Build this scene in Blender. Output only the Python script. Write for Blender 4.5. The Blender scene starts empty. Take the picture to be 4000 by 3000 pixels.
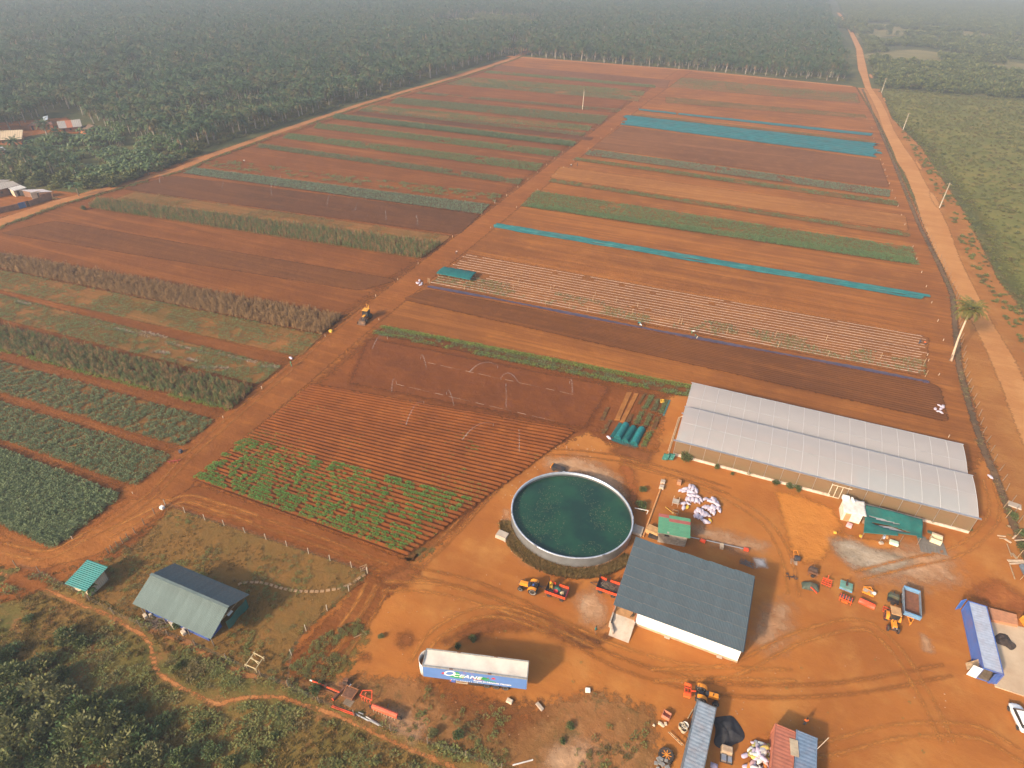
import bpy, bmesh, math, random
import numpy as np
from mathutils import Vector, Matrix

random.seed(7)
RNG = np.random.default_rng(11)
SC = bpy.context.scene
COL = SC.collection
PI = math.pi
R = math.radians

# ------------------------------------------------------------------ camera
CAM_H, F = 84.0, 2400.0                       # metres, focal length in pixels of a 4000 px wide frame
_y = np.array([(3180. - 2000.) / F, (-148. - 1500.) / F, 1.0]); _y /= np.linalg.norm(_y)
_dn = np.cross(_y, [1, .0265, 0]); _dn /= np.linalg.norm(_dn)
if _dn[1] < 0: _dn = -_dn
_x = np.cross(_y, -_dn); _x /= np.linalg.norm(_x)
ROT = np.array([_x, _y, -_dn])                # world axes expressed in image axes (right, down, forward)
cam_d = bpy.data.cameras.new('camera')
cam_d.sensor_width = 36.0; cam_d.lens = F / 4000.0 * 36.0
cam_d.clip_start = .5; cam_d.clip_end = 20000
cam = bpy.data.objects.new('camera', cam_d); COL.objects.link(cam)
M = Matrix.Identity(4)
for i in range(3):
    M[i][0] = ROT[i, 0]; M[i][1] = -ROT[i, 1]; M[i][2] = -ROT[i, 2]
M[2][3] = CAM_H
cam.matrix_world = M
SC.camera = cam

# ------------------------------------------------------------------ sky, sun, exposure
SUN_AZ, SUN_EL = 27.0, 28.0                   # shadows run 27 degrees east of +Y
world = bpy.data.worlds.new("World"); SC.world = world; world.use_nodes = True
wn = world.node_tree; bg = wn.nodes['Background']
sky = wn.nodes.new('ShaderNodeTexSky'); sky.sky_type = 'NISHITA'; sky.sun_disc = False
sky.sun_elevation = R(SUN_EL); sky.sun_rotation = R(180 + SUN_AZ)
sky.dust_density = 4.0; sky.air_density = 1.2; sky.ozone_density = 1.0
wn.links.new(sky.outputs[0], bg.inputs[0]); bg.inputs[1].default_value = 0.125
sun_d = bpy.data.lights.new('sun', 'SUN'); sun_d.energy = 3.2; sun_d.angle = R(4.0); sun_d.color = (1.0, .82, .60)
sun = bpy.data.objects.new('sun', sun_d); COL.objects.link(sun)
_sd = Vector((math.sin(R(SUN_AZ)) * math.cos(R(SUN_EL)), math.cos(R(SUN_AZ)) * math.cos(R(SUN_EL)), -math.sin(R(SUN_EL))))
sun.rotation_euler = _sd.to_track_quat('-Z', 'Y').to_euler()
SC.view_settings.view_transform = 'Standard'; SC.view_settings.look = 'None'
SC.view_settings.exposure = 0.92; SC.view_settings.gamma = 1.0
SC.view_settings.use_curve_mapping = False
SC.cycles.max_bounces = 5; SC.cycles.diffuse_bounces = 2; SC.cycles.glossy_bounces = 2
SC.cycles.transmission_bounces = 3; SC.cycles.transparent_max_bounces = 12; SC.cycles.volume_bounces = 1
SC.cycles.use_denoising = True
HAZE_DENSITY = 0.00042

# ------------------------------------------------------------------ helpers
def G(px, py, z=0.0):
    """photo point (4000 x 3000) -> world point on the level z"""
    d = ROT @ np.array([(px - 2000.) / F, (py - 1500.) / F, 1.0])
    t = (z - CAM_H) / d[2]
    return Vector((d[0] * t, d[1] * t, z))
def crop(x0, y0, k):
    return lambda x, y: (x0 + x * k, y0 + y * k)
K1 = crop(0, 0, .63291); K2 = crop(1300, 0, .63291); K3 = crop(2600, 0, .63291)
K4 = crop(1400, 900, .63291); K5 = crop(2600, 900, .63291); K8 = crop(0, 1000, .72333)
KB = crop(2350, 1500, .18083); KV = crop(0, 420, .25924)
def heading(a, b):
    A, B = G(*a), G(*b)
    return math.atan2(B.y - A.y, B.x - A.x)

ORD = ['first', 'second', 'third', 'fourth', 'fifth', 'sixth', 'seventh', 'eighth', 'ninth', 'tenth', 'eleventh', 'twelfth', 'thirteenth', 'fourteenth', 'fifteenth', 'sixteenth', 'seventeenth', 'eighteenth', 'nineteenth', 'twentieth'] + ['twenty-' + k for k in
       ('first', 'second', 'third', 'fourth', 'fifth', 'sixth', 'seventh', 'eighth', 'ninth')] + ['thirtieth'] + ['thirty-' + k for k in ('first', 'second', 'third', 'fourth', 'fifth', 'sixth', 'seventh', 'eighth', 'ninth')] + ['fortieth'] + ['forty-' + k for k in ('first', 'second', 'third', 'fourth', 'fifth')]
_mats = {}
def _nodes(name):
    m = bpy.data.materials.new(name); m.use_nodes = True
    return m, m.node_tree, m.node_tree.nodes['Principled BSDF']
def nmath(nt, op, a, b=None, clamp=False):
    n = nt.nodes.new('ShaderNodeMath'); n.operation = op; n.use_clamp = clamp
    for i, v in enumerate((a, b)):
        if v is None: continue
        if isinstance(v, (int, float)): n.inputs[i].default_value = v
        else: nt.links.new(v, n.inputs[i])
    return n.outputs[0]
def nmix(nt, fac, a, b, mode='MIX'):
    n = nt.nodes.new('ShaderNodeMix'); n.data_type = 'RGBA'; n.blend_type = mode
    for s, v in ((n.inputs[0], fac), (n.inputs[6], a), (n.inputs[7], b)):
        if isinstance(v, (int, float)): s.default_value = v
        elif isinstance(v, tuple): s.default_value = (*v, 1) if len(v) == 3 else v
        else: nt.links.new(v, s)
    return n.outputs[2]
def nnoise(nt, vec, scale, detail=4, rough=.6):
    n = nt.nodes.new('ShaderNodeTexNoise'); n.inputs['Scale'].default_value = scale
    n.inputs['Detail'].default_value = detail; n.inputs['Roughness'].default_value = rough
    if vec is not None: nt.links.new(vec, n.inputs['Vector'])
    return n.outputs['Fac']
def nmap(nt, vec, s, loc=(0, 0, 0), rot=0):
    n = nt.nodes.new('ShaderNodeMapping'); n.inputs['Scale'].default_value = s; n.inputs['Location'].default_value = loc
    n.inputs['Rotation'].default_value = (0, 0, rot)
    nt.links.new(vec, n.inputs['Vector']); return n.outputs[0]
def nstep(nt, v, lo, hi):
    n = nt.nodes.new('ShaderNodeMapRange'); n.interpolation_type = 'SMOOTHSTEP'
    n.inputs['From Min'].default_value = lo; n.inputs['From Max'].default_value = hi
    nt.links.new(v, n.inputs['Value']); return n.outputs[0]
def npos(nt): return nt.nodes.new('ShaderNodeNewGeometry').outputs['Position']
def nobj(nt): return nt.nodes.new('ShaderNodeTexCoord').outputs['Object']

def mat(name, col, rough=.65, metal=0.0, var=.18, scale=1.5, dirt=0.0, dirtcol=(.30, .13, .06), bump=0.0, spec=.4):
    """painted / plain surface with uneven tone and a film of red dust"""
    if name in _mats: return _mats[name]
    m, nt, b = _nodes(name)
    v = nobj(nt)
    n = nnoise(nt, v, scale, 5, .65)
    lo = tuple(c * (1 - var) for c in col); hi = tuple(min(1, c * (1 + var)) for c in col)
    c = nmix(nt, nstep(nt, n, .3, .7), lo, hi)
    oi = nt.nodes.new('ShaderNodeObjectInfo').outputs['Random']
    c = nmix(nt, nmath(nt, 'MULTIPLY', oi, .22 if var > .08 else .06), c, tuple(k * .45 for k in col))
    if dirt:
        d = nnoise(nt, nmap(nt, v, (1, 1, 1), (5, 2, 9)), scale * .6, 6, .7)
        c = nmix(nt, nmath(nt, 'MULTIPLY', nstep(nt, d, .42, .72), dirt), c, dirtcol)
    nt.links.new(c, b.inputs['Base Color'])
    b.inputs['Roughness'].default_value = rough; b.inputs['Metallic'].default_value = metal
    b.inputs['Specular IOR Level'].default_value = spec
    if bump:
        bp = nt.nodes.new('ShaderNodeBump'); bp.inputs['Strength'].default_value = bump; bp.inputs['Distance'].default_value = .05
        nt.links.new(nnoise(nt, v, scale * 8, 3), bp.inputs['Height']); nt.links.new(bp.outputs[0], b.inputs['Normal'])
    _mats[name] = m
    return m

def leafmat(name, c1, c2, rough=.6, trans=.25, dead=None):
    """foliage: tone differs from plant to plant and from leaf to leaf"""
    if name in _mats: return _mats[name]
    m, nt, b = _nodes(name)
    oi = nt.nodes.new('ShaderNodeObjectInfo').outputs['Random']
    n = nnoise(nt, npos(nt), .9, 3, .7)
    f = nmath(nt, 'ADD', nmath(nt, 'MULTIPLY', oi, .55), nmath(nt, 'MULTIPLY', nstep(nt, n, .3, .7), .45))
    c = nmix(nt, f, c1, c2)
    if dead:
        k = nnoise(nt, npos(nt), .23, 2, .5)
        c = nmix(nt, nmath(nt, 'MULTIPLY', nstep(nt, nmath(nt, 'ADD', k, nmath(nt, 'MULTIPLY', oi, .25)), .62, .8), .8), c, dead)
    nt.links.new(c, b.inputs['Base Color']); b.inputs['Roughness'].default_value = rough
    b.inputs['Specular IOR Level'].default_value = .25
    t = nt.nodes.new('ShaderNodeBsdfTranslucent'); nt.links.new(c, t.inputs[0])
    mx = nt.nodes.new('ShaderNodeMixShader'); mx.inputs[0].default_value = trans
    nt.links.new(b.outputs[0], mx.inputs[1]); nt.links.new(t.outputs[0], mx.inputs[2])
    nt.links.new(mx.outputs[0], nt.nodes['Material Output'].inputs[0])
    _mats[name] = m
    return m

def soil(name, base, dark, light, streak=.0, sdir=0.0, soft=True, big=.03, mid=.22, fine=2.2, rough=.95, bump=.5,
         spots=None, amount=1.0, sfreq=.5, bound=.9, fade=.35):
    """bare earth: blotches at several sizes, tool streaks along the strips, and a worn, ragged border where soft"""
    if name in _mats: return _mats[name]
    if base[2] < .28 * base[0]: base, dark, light = (tuple((k[0] * .96, k[1] * (1.13 if base[1] < .36 * base[0] else 1.0), k[2] * .80)) for k in (base, dark, light))
    m, nt, b = _nodes(name)
    p = npos(nt)
    c = nmix(nt, nstep(nt, nnoise(nt, p, big, 5, .62), .36, .66), base, dark)
    c = nmix(nt, nmath(nt, 'MULTIPLY', nstep(nt, nnoise(nt, nmap(nt, p, (1, 1, 1), (31, 7, 0)), mid, 7, .66), .45, .75), .75), c, light)
    if streak:
        q = nmap(nt, p, (.018, sfreq, .01), (3, 1, 0), -sdir)
        s = nstep(nt, nnoise(nt, q, 1.0, 6, .72), .35, .68)
        c = nmix(nt, nmath(nt, 'MULTIPLY', s, streak), c, nmix(nt, .75, c, tuple(k * .78 for k in dark)))
        q2 = nmap(nt, p, (.012, sfreq * .45, .01), (9, 4, 0), -sdir)
        s2 = nstep(nt, nnoise(nt, q2, 1.0, 5, .6), .5, .72)
        c = nmix(nt, nmath(nt, 'MULTIPLY', s2, streak * .8), c, nmix(nt, .8, c, tuple(k * 1.1 for k in light)))
    if streak > .5:
        q3 = nmap(nt, p, (.03, 2.4, .01), (4, 9, 0), -sdir)
        c = nmix(nt, nmath(nt, 'MULTIPLY', nstep(nt, nnoise(nt, q3, 1.0, 3, .6), .48, .66), streak * .45), c, tuple(k * .7 for k in dark))
    if spots:
        k = nnoise(nt, nmap(nt, p, (1, 1, 1), (11, 3, 5)), .35, 8, .72)
        c = nmix(nt, nmath(nt, 'MULTIPLY', nstep(nt, k, .52, .66), amount), c, spots)
    g = nnoise(nt, p, fine, 8, .75)
    c = nmix(nt, nmath(nt, 'MULTIPLY', nstep(nt, g, .35, .75), .35), c, nmix(nt, .5, c, dark))
    nt.links.new(c, b.inputs['Base Color']); b.inputs['Roughness'].default_value = rough
    b.inputs['Specular IOR Level'].default_value = .12
    if bump:
        bp = nt.nodes.new('ShaderNodeBump'); bp.inputs['Strength'].default_value = bump; bp.inputs['Distance'].default_value = .25
        nt.links.new(nmath(nt, 'ADD', g, nmath(nt, 'MULTIPLY', nnoise(nt, p, .6, 4), 1.5)), bp.inputs['Height'])
        nt.links.new(bp.outputs[0], b.inputs['Normal'])
    if soft:
        a = nt.nodes.new('ShaderNodeAttribute'); a.attribute_name = 'd'
        e = nmath(nt, 'ADD', a.outputs['Fac'], nmath(nt, 'MULTIPLY', nmath(nt, 'SUBTRACT', nnoise(nt, nmap(nt, p, (1, 1, 1), (2, 8, 1)), bound, 6, .7), .5), 2.4))
        nt.links.new(nstep(nt, e, -fade, fade), b.inputs['Alpha'])
    _mats[name] = m
    return m

# ---------- meshes
class MB:
    def __init__(s): s.v = []; s.f = []; s.m = []; s.mi = 0
    def add(s, vs, fs):
        o = len(s.v); s.v += [tuple(q) for q in vs]; s.f += [tuple(i + o for i in f) for f in fs]; s.m += [s.mi] * len(fs); return s
    def box(s, c, d, rz=0.0, ry=0.0, rx=0.0, taper=1.0):
        x, y, z = (k / 2 for k in d); t = taper
        vs = [(-x, -y, -z), (x, -y, -z), (x, y, -z), (-x, y, -z), (-x * t, -y * t, z), (x * t, -y * t, z), (x * t, y * t, z), (-x * t, y * t, z)]
        if rz or ry or rx:
            q = Matrix.Rotation(rz, 3, 'Z') @ Matrix.Rotation(ry, 3, 'Y') @ Matrix.Rotation(rx, 3, 'X')
            vs = [q @ Vector(k) for k in vs]
        return s.add([(c[0] + k[0], c[1] + k[1], c[2] + k[2]) for k in vs],
                     [(3, 2, 1, 0), (4, 5, 6, 7), (0, 1, 5, 4), (1, 2, 6, 5), (2, 3, 7, 6), (3, 0, 4, 7)])
    def beam(s, a, b, w, h=None):
        """square bar from a to b"""
        a, b = Vector(a), Vector(b); h = h or w; d = (b - a); L = d.length; d.normalize()
        up = Vector((0, 0, 1)) if abs(d.z) < .95 else Vector((1, 0, 0))
        n = d.cross(up).normalized(); u = n.cross(d)
        vs = [p + n * i * w / 2 + u * j * h / 2 for p in (a, b) for i, j in ((-1, -1), (1, -1), (1, 1), (-1, 1))]
        return s.add(vs, [(0, 1, 2, 3), (7, 6, 5, 4), (0, 4, 5, 1), (1, 5, 6, 2), (2, 6, 7, 3), (3, 7, 4, 0)])
    def tube(s, pts, r, n=6, cap=True):
        pts = [Vector(p) for p in pts]; k = len(pts); rr = r if isinstance(r, (list, tuple)) else [r] * k
        vs = []; ref = None
        for i, p in enumerate(pts):
            d = (pts[min(i + 1, k - 1)] - pts[max(i - 1, 0)]).normalized()
            if ref is None: ref = Vector((0, 0, 1)) if abs(d.z) < .9 else Vector((1, 0, 0))
            a = d.cross(ref).normalized(); b = d.cross(a)
            vs += [p + (a * math.cos(t * 2 * PI / n) + b * math.sin(t * 2 * PI / n)) * rr[i] for t in range(n)]
        fs = [(i * n + t, i * n + (t + 1) % n, (i + 1) * n + (t + 1) % n, (i + 1) * n + t) for i in range(k - 1) for t in range(n)]
        if cap: fs += [tuple(range(n))[::-1], tuple((k - 1) * n + t for t in range(n))]
        return s.add(vs, fs)
    def lathe(s, prof, n=16, c=(0, 0, 0), axis='Z', sx=1.0, sy=1.0):
        vs = []
        for r, z in prof:
            for t in range(n):
                a = t * 2 * PI / n; p = (r * math.cos(a) * sx, r * math.sin(a) * sy, z)
                if axis == 'Y': p = (p[0], p[2], p[1])
                if axis == 'X': p = (p[2], p[0], p[1])
                vs.append((c[0] + p[0], c[1] + p[1], c[2] + p[2]))
        k = len(prof)
        fs = [(i * n + t, i * n + (t + 1) % n, (i + 1) * n + (t + 1) % n, (i + 1) * n + t) for i in range(k - 1) for t in range(n)]
        if prof[0][0] > 1e-6: fs.append(tuple(range(n))[::-1])
        if prof[-1][0] > 1e-6: fs.append(tuple((k - 1) * n + t for t in range(n)))
        return s.add(vs, fs)
    def ring(s, prof, n=32, c=(0, 0, 0), sx=1.0, sy=1.0):
        """closed profile swept round: a hollow ring"""
        vs = []
        for r, z in prof:
            for t in range(n):
                a = t * 2 * PI / n; vs.append((c[0] + r * math.cos(a) * sx, c[1] + r * math.sin(a) * sy, c[2] + z))
        k = len(prof)
        return s.add(vs, [(i * n + t, i * n + (t + 1) % n, ((i + 1) % k) * n + (t + 1) % n, ((i + 1) % k) * n + t) for i in range(k) for t in range(n)])
    def prism(s, poly, z0, z1):
        n = len(poly)
        return s.add([(x, y, z0) for x, y in poly] + [(x, y, z1) for x, y in poly],
                     [tuple(range(n))[::-1], tuple(range(n, 2 * n))] + [(i, (i + 1) % n, n + (i + 1) % n, n + i) for i in range(n)])
    def grid(s, fn, nu, nv, thick=None):
        vs = [fn(i / nu, j / nv) for j in range(nv + 1) for i in range(nu + 1)]
        fs = [(j * (nu + 1) + i, j * (nu + 1) + i + 1, (j + 1) * (nu + 1) + i + 1, (j + 1) * (nu + 1) + i) for j in range(nv) for i in range(nu)]
        s.add(vs, fs)
        return s
    def mesh(s, name, mats, smooth=False):
        me = bpy.data.meshes.new(name); me.from_pydata([tuple(map(float, q)) for q in s.v], [], s.f)
        for k in (mats if isinstance(mats, (list, tuple)) else [mats]): me.materials.append(k)
        if any(s.m): me.polygons.foreach_set('material_index', s.m)
        if smooth: me.polygons.foreach_set('use_smooth', [True] * len(s.f))
        me.update(); return me
    def obj(s, name, mats, parent=None, smooth=False, bevel=0, solid=0, loc=None):
        o = bpy.data.objects.new(name, s.mesh(name, mats, smooth)); COL.objects.link(o)
        if parent is not None: o.parent = parent
        if loc is not None: o.location = loc
        if solid:
            q = o.modifiers.new('solid', 'SOLIDIFY'); q.thickness = solid; q.offset = 0
        if bevel:
            q = o.modifiers.new('bevel', 'BEVEL'); q.width = bevel; q.segments = 1 if bevel < .05 else 2; q.limit_method = 'ANGLE'
        return o

def inst(name, me, parent=None, loc=(0, 0, 0), rz=0.0, s=None):
    o = bpy.data.objects.new(name, me); COL.objects.link(o)
    if parent is not None: o.parent = parent
    o.location = loc; o.rotation_euler = (0, 0, rz)
    if s is not None: o.scale = s if isinstance(s, (tuple, list)) else (s, s, s)
    return o
def tag(o, label, cat, group=None):
    o['label'] = label; o['category'] = cat
    if group: o['group'] = group
    return o
def thing(name, label, cat, loc=(0, 0, 0), rz=0.0, group=None):
    o = bpy.data.objects.new(name, None); COL.objects.link(o); o.empty_display_size = .2
    o.location = loc; o.rotation_euler = (0, 0, rz)
    return tag(o, label, cat, group)
def struct(o): o['kind'] = 'structure'; return o
def stuff(o): o['kind'] = 'stuff'; return o
def copy_tree(o, parent=None):
    c = o.copy(); COL.objects.link(c)
    if parent is not None: c.parent = parent
    for ch in o.children: copy_tree(ch, c)
    return c

def pydist(P, poly):
    """signed distance of points to a polygon, positive inside"""
    poly = np.asarray(poly, float); n = len(poly); d = np.full(len(P), 1e18); ins = np.zeros(len(P), bool)
    for i in range(n):
        a, b = poly[i], poly[(i + 1) % n]; e = b - a; w = P - a
        t = np.clip((w @ e) / max(e @ e, 1e-9), 0, 1); q = w - t[:, None] * e
        d = np.minimum(d, (q ** 2).sum(1))
        c1 = (a[1] <= P[:, 1]) & (b[1] > P[:, 1]); c2 = (a[1] > P[:, 1]) & (b[1] <= P[:, 1]); cr = e[0] * w[:, 1] - e[1] * w[:, 0]
        ins ^= (c1 & (cr > 0)) | (c2 & (cr < 0))
    return np.where(ins, 1, -1) * np.sqrt(d)
def patch(name, poly, z, m, res=1.5, soft=1.5, zfun=None, kind='structure', parent=None):
    """a sheet of ground: grid clipped to a polygon, with the distance to its border kept for the ragged edge"""
    poly = [(p[0], p[1]) for p in poly]; A = np.array(poly)
    x0, y0 = A.min(0) - soft * 1.2; x1, y1 = A.max(0) + soft * 1.2
    rx, ry = (res if isinstance(res, tuple) else (res, res))
    nx, ny = max(2, int((x1 - x0) / rx) + 1), max(2, int((y1 - y0) / ry) + 1)
    X, Y = np.meshgrid(np.linspace(x0, x1, nx), np.linspace(y0, y1, ny)); P = np.stack([X.ravel(), Y.ravel()], 1)
    d = pydist(P, A); D = d.reshape(ny, nx)
    mx = np.maximum(np.maximum(D[:-1, :-1], D[1:, :-1]), np.maximum(D[:-1, 1:], D[1:, 1:]))
    jj, ii = np.nonzero(mx > -soft * 1.2); q = jj * nx + ii
    fs = np.stack([q, q + 1, q + nx + 1, q + nx], 1); used, inv = np.unique(fs, return_inverse=True); fs = inv.reshape(-1, 4)
    P = P[used]; dd = d[used]; Z = np.full(len(P), z) + (zfun(P[:, 0], P[:, 1], dd) if zfun else 0)
    me = bpy.data.meshes.new(name); me.from_pydata(np.column_stack([P, Z]).tolist(), [], fs.tolist())
    at = me.attributes.new('d', 'FLOAT', 'POINT'); at.data.foreach_set('value', (dd / soft).astype(np.float32))
    me.materials.append(m); me.polygons.foreach_set('use_smooth', [True] * len(fs)); me.update()
    o = bpy.data.objects.new(name, me); COL.objects.link(o); o['kind'] = kind
    if parent is not None: o.parent = parent
    return o
def ribbon(pts, w):
    """polygon of a track of width w (or list of widths) along world points"""
    pts = [Vector((p[0], p[1])) for p in pts]; n = len(pts); ws = w if isinstance(w, (list, tuple)) else [w] * n; l, r = [], []
    for i, p in enumerate(pts):
        d = (pts[min(i + 1, n - 1)] - pts[max(i - 1, 0)]).normalized(); k = Vector((-d.y, d.x)) * ws[i] / 2
        l.append((p.x + k.x, p.y + k.y)); r.append((p.x - k.x, p.y - k.y))
    return l + r[::-1]
def smooth_line(pts, k=5):
    """Catmull-Rom through points"""
    P = [Vector(p) for p in pts]; P = [P[0] * 2 - P[1]] + P + [P[-1] * 2 - P[-2]]; out = []
    for i in range(1, len(P) - 2):
        for j in range(k):
            t = j / k; a, b, c, d = P[i - 1:i + 3]
            out.append(.5 * ((2 * b) + (c - a) * t + (2 * a - 5 * b + 4 * c - d) * t * t + (3 * b - a - 3 * c + d) * t ** 3))
    return out + [P[-2]]

def vnoise(x, y, cell, seed=0):
    """smooth value noise in 0..1"""
    x = np.asarray(x) / cell; y = np.asarray(y) / cell; xi = np.floor(x).astype(np.int64); yi = np.floor(y).astype(np.int64)
    fx = x - xi; fy = y - yi; fx = fx * fx * (3 - 2 * fx); fy = fy * fy * (3 - 2 * fy)
    def h(a, b):
        k = (a * 374761393 + b * 668265263 + seed * 974711) & 0x7fffffff; k = ((k ^ (k >> 13)) * 1274126177) & 0x7fffffff
        return ((k ^ (k >> 16)) & 0xffff) / 65535.0
    return (h(xi, yi) * (1 - fx) + h(xi + 1, yi) * fx) * (1 - fy) + (h(xi, yi + 1) * (1 - fx) + h(xi + 1, yi + 1) * fx) * fy

# ---------- scatter (geometry nodes, for growth nobody could count)
def scatter(name, pts, srcs, scl=(.8, 1.2), zs=(.9, 1.1), tilt=0.0, parent=None, kind='stuff', rot=None):
    """srcs: list of meshes; pts: N x 3"""
    pts = np.asarray(pts, float); n = len(pts)
    me = bpy.data.meshes.new(name); me.vertices.add(n); me.vertices.foreach_set('co', pts.ravel().astype(np.float32))
    s = RNG.uniform(scl[0], scl[1], n); sz = s * RNG.uniform(zs[0], zs[1], n)
    rv = np.column_stack([RNG.normal(0, tilt, n), RNG.normal(0, tilt, n), RNG.uniform(0, 2 * PI, n) if rot is None else rot + RNG.normal(0, .08, n)])
    a = me.attributes.new('rotv', 'FLOAT_VECTOR', 'POINT'); a.data.foreach_set('vector', rv.ravel().astype(np.float32))
    a = me.attributes.new('sclv', 'FLOAT_VECTOR', 'POINT'); a.data.foreach_set('vector', np.column_stack([s, s, sz]).ravel().astype(np.float32))
    a = me.attributes.new('pick', 'INT', 'POINT'); a.data.foreach_set('value', RNG.integers(0, len(srcs), n).astype(np.int32))
    o = bpy.data.objects.new(name, me); COL.objects.link(o); o['kind'] = kind
    if parent is not None: o.parent = parent
    ng = bpy.data.node_groups.new(name, 'GeometryNodeTree')
    ng.interface.new_socket('Geometry', in_out='INPUT', socket_type='NodeSocketGeometry')
    ng.interface.new_socket('Geometry', in_out='OUTPUT', socket_type='NodeSocketGeometry')
    gi = ng.nodes.new('NodeGroupInput'); go = ng.nodes.new('NodeGroupOutput')
    ip = ng.nodes.new('GeometryNodeInstanceOnPoints'); jo = ng.nodes.new('GeometryNodeJoinGeometry')
    for k in reversed(srcs):
        so = bpy.data.objects.new(k.name + '_form', k)
        oi = ng.nodes.new('GeometryNodeObjectInfo'); oi.inputs['Object'].default_value = so; oi.inputs['As Instance'].default_value = True
        ng.links.new(oi.outputs['Geometry'], jo.inputs[0])
    def attr(nm, ty):
        q = ng.nodes.new('GeometryNodeInputNamedAttribute'); q.data_type = ty; q.inputs['Name'].default_value = nm
        return [k for k in q.outputs if k.enabled and k.name == 'Attribute'][0]
    ng.links.new(gi.outputs[0], ip.inputs['Points']); ng.links.new(jo.outputs[0], ip.inputs['Instance'])
    ip.inputs['Pick Instance'].default_value = True; ng.links.new(attr('pick', 'INT'), ip.inputs['Instance Index'])
    ng.links.new(attr('rotv', 'FLOAT_VECTOR'), ip.inputs['Rotation']); ng.links.new(attr('sclv', 'FLOAT_VECTOR'), ip.inputs['Scale'])
    ng.links.new(ip.outputs[0], go.inputs[0])
    md = o.modifiers.new('growth', 'NODES'); md.node_group = ng
    return o
def fill(quad, dx, dy, jit=.35, keep=None, z=.06):
    """points in rows over a strip given by its corners (top left, top right, bottom left, bottom right)"""
    a, b, c, d = (np.array([q[0], q[1]]) for q in quad)
    L = max(np.linalg.norm(b - a), np.linalg.norm(d - c)); Wd = (np.linalg.norm(c - a) + np.linalg.norm(d - b)) / 2
    nu, nv = max(2, int(L / dx)), max(1, int(round(Wd / dy)))
    U, V = np.meshgrid((np.arange(nu) + .5) / nu, (np.arange(nv) + .5) / nv); U = U.ravel(); V = V.ravel()
    U = U + RNG.normal(0, jit / nu, len(U)); V = V + RNG.normal(0, jit * .6 / nv, len(V))
    P = (a * (1 - U)[:, None] + b * U[:, None]) * (1 - V)[:, None] + (c * (1 - U)[:, None] + d * U[:, None]) * V[:, None]
    if keep is not None: P = P[keep(P[:, 0], P[:, 1])]
    return np.column_stack([P, np.full(len(P), z)])

# ------------------------------------------------------------------ colours of the place (linear)
EARTH, EARTH_D, EARTH_L = (.33, .096, .026), (.21, .059, .018), (.41, .130, .038)
YARD, YARD_D, YARD_L = (.41, .124, .036), (.30, .085, .026), (.48, .185, .070)
WET, WET_D, WET_L = (.135, .042, .020), (.095, .031, .017), (.175, .056, .024)
DRYG, GRN, OLIVE = (.20, .120, .045), (.070, .085, .026), (.105, .090, .030)

# ------------------------------------------------------------------ the land
m_land = soil('land_mix', (.085, .088, .030), (.050, .060, .022), (.170, .130, .048), soft=False, big=.012, mid=.05, fine=.5,
              spots=(.19, .105, .04), amount=.55, bump=.3)
def rough_z(x, y, d): return np.zeros_like(x)
b_ = MB(); b_.add([(-5200, -1200, 0), (4200, -1200, 0), (4200, 5200, 0), (-5200, 5200, 0)], [(0, 1, 2, 3)])
struct(b_.obj('ground', m_land))

def PX(*pts, z=0.0): return [tuple(G(*p, z)[:2]) for p in pts]
# rough grassland below the boundary fence, with bare red earth showing through
m_rough = soil('rough_grass_earth', (.19, .110, .038), (.105, .092, .030), (.28, .130, .048), big=.05, mid=.16, fine=1.4, spots=(.30, .11, .042), amount=.6, soft=True)
struct(patch('rough_ground', PX((-900, 2000), (0, 2205), (160, 2235), (560, 2420), (1100, 2665), (1560, 2850), (2000, 2990), (2600, 3250), (1500, 4200), (-1500, 3600)), .012, m_rough, 2.0, 1.5))
# red soil of the whole farm
m_farm = soil('farm_soil', EARTH, (.215, .062, .021), EARTH_L, streak=.9, big=.02, mid=.12)
struct(patch('farm_soil', [(-257, 646), (-80, 643), (56, 626), (62, 480), (64, 300), (65, 212), (60, 165), (59, 120), (40, 98), (-40, 60)]
             + PX((1500, 2260), (1000, 2100), (660, 1985), (420, 2140), (330, 2185), (160, 2238), (0, 2210)) + [(-115, 20), (-256, 80), (-255, 300)], .024, m_farm, (4, 3), 2.0))
# the left hand field is redder and darker than the right one
struct(patch('field_soil', [(-250, 120), (-247, 420), (-243, 560), (-98, 570), (-98, 40), (-112, 36), (-185, 84)], .030, soil('left_field_soil', (.225, .061, .018), (.165, .045, .015), (.30, .088, .027), streak=.9, big=.02, mid=.10, fade=.9), (4, 3), 5.0))
struct(patch('field_soil', [(-86, 58), (-86, 122), (-4, 122), (-18, 96), (-40, 62)], .032, soil('near_plot_soil', (.21, .054, .017), (.155, .040, .014), (.27, .074, .023), streak=.5, big=.04, mid=.15, fade=.9), (2, 2), 3.0))
struct(patch('scrub_grass', [(72, 622), (76, 500), (84, 420), (88, 300), (84, 230), (95, 150), (130, 60), (700, 60), (700, 640), (300, 634)], .020, soil('scrub_grass_mix', (.165, .150, .046), (.110, .112, .035), (.25, .175, .060), big=.02, mid=.07, fine=.6, spots=(.27, .15, .055), amount=.5, fade=.9), (8, 8), 6.0))
# yard
m_yard = soil('yard_earth', YARD, YARD_D, YARD_L, big=.045, mid=.11, fine=2.5, streak=.25, sfreq=.5, bump=.18)
struct(patch('yard', PX((1470, 2225), (1640, 2190), (1770, 2085), (1930, 1920), (2060, 1800), (2290, 1690), (2400, 1745), (2570, 1770), (2600, 1560), (2690, 1520),
             (3800, 1840), (3850, 1760), (3990, 2060)) + [(86, 112), (100, 40), (70, 20), (20, 22)] +
             PX((2300, 3060), (1860, 2900), (1560, 2800), (1300, 2690), (1120, 2640), (1170, 2480), (1340, 2330)), .036, m_yard, 1.6, 2.2))
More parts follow.
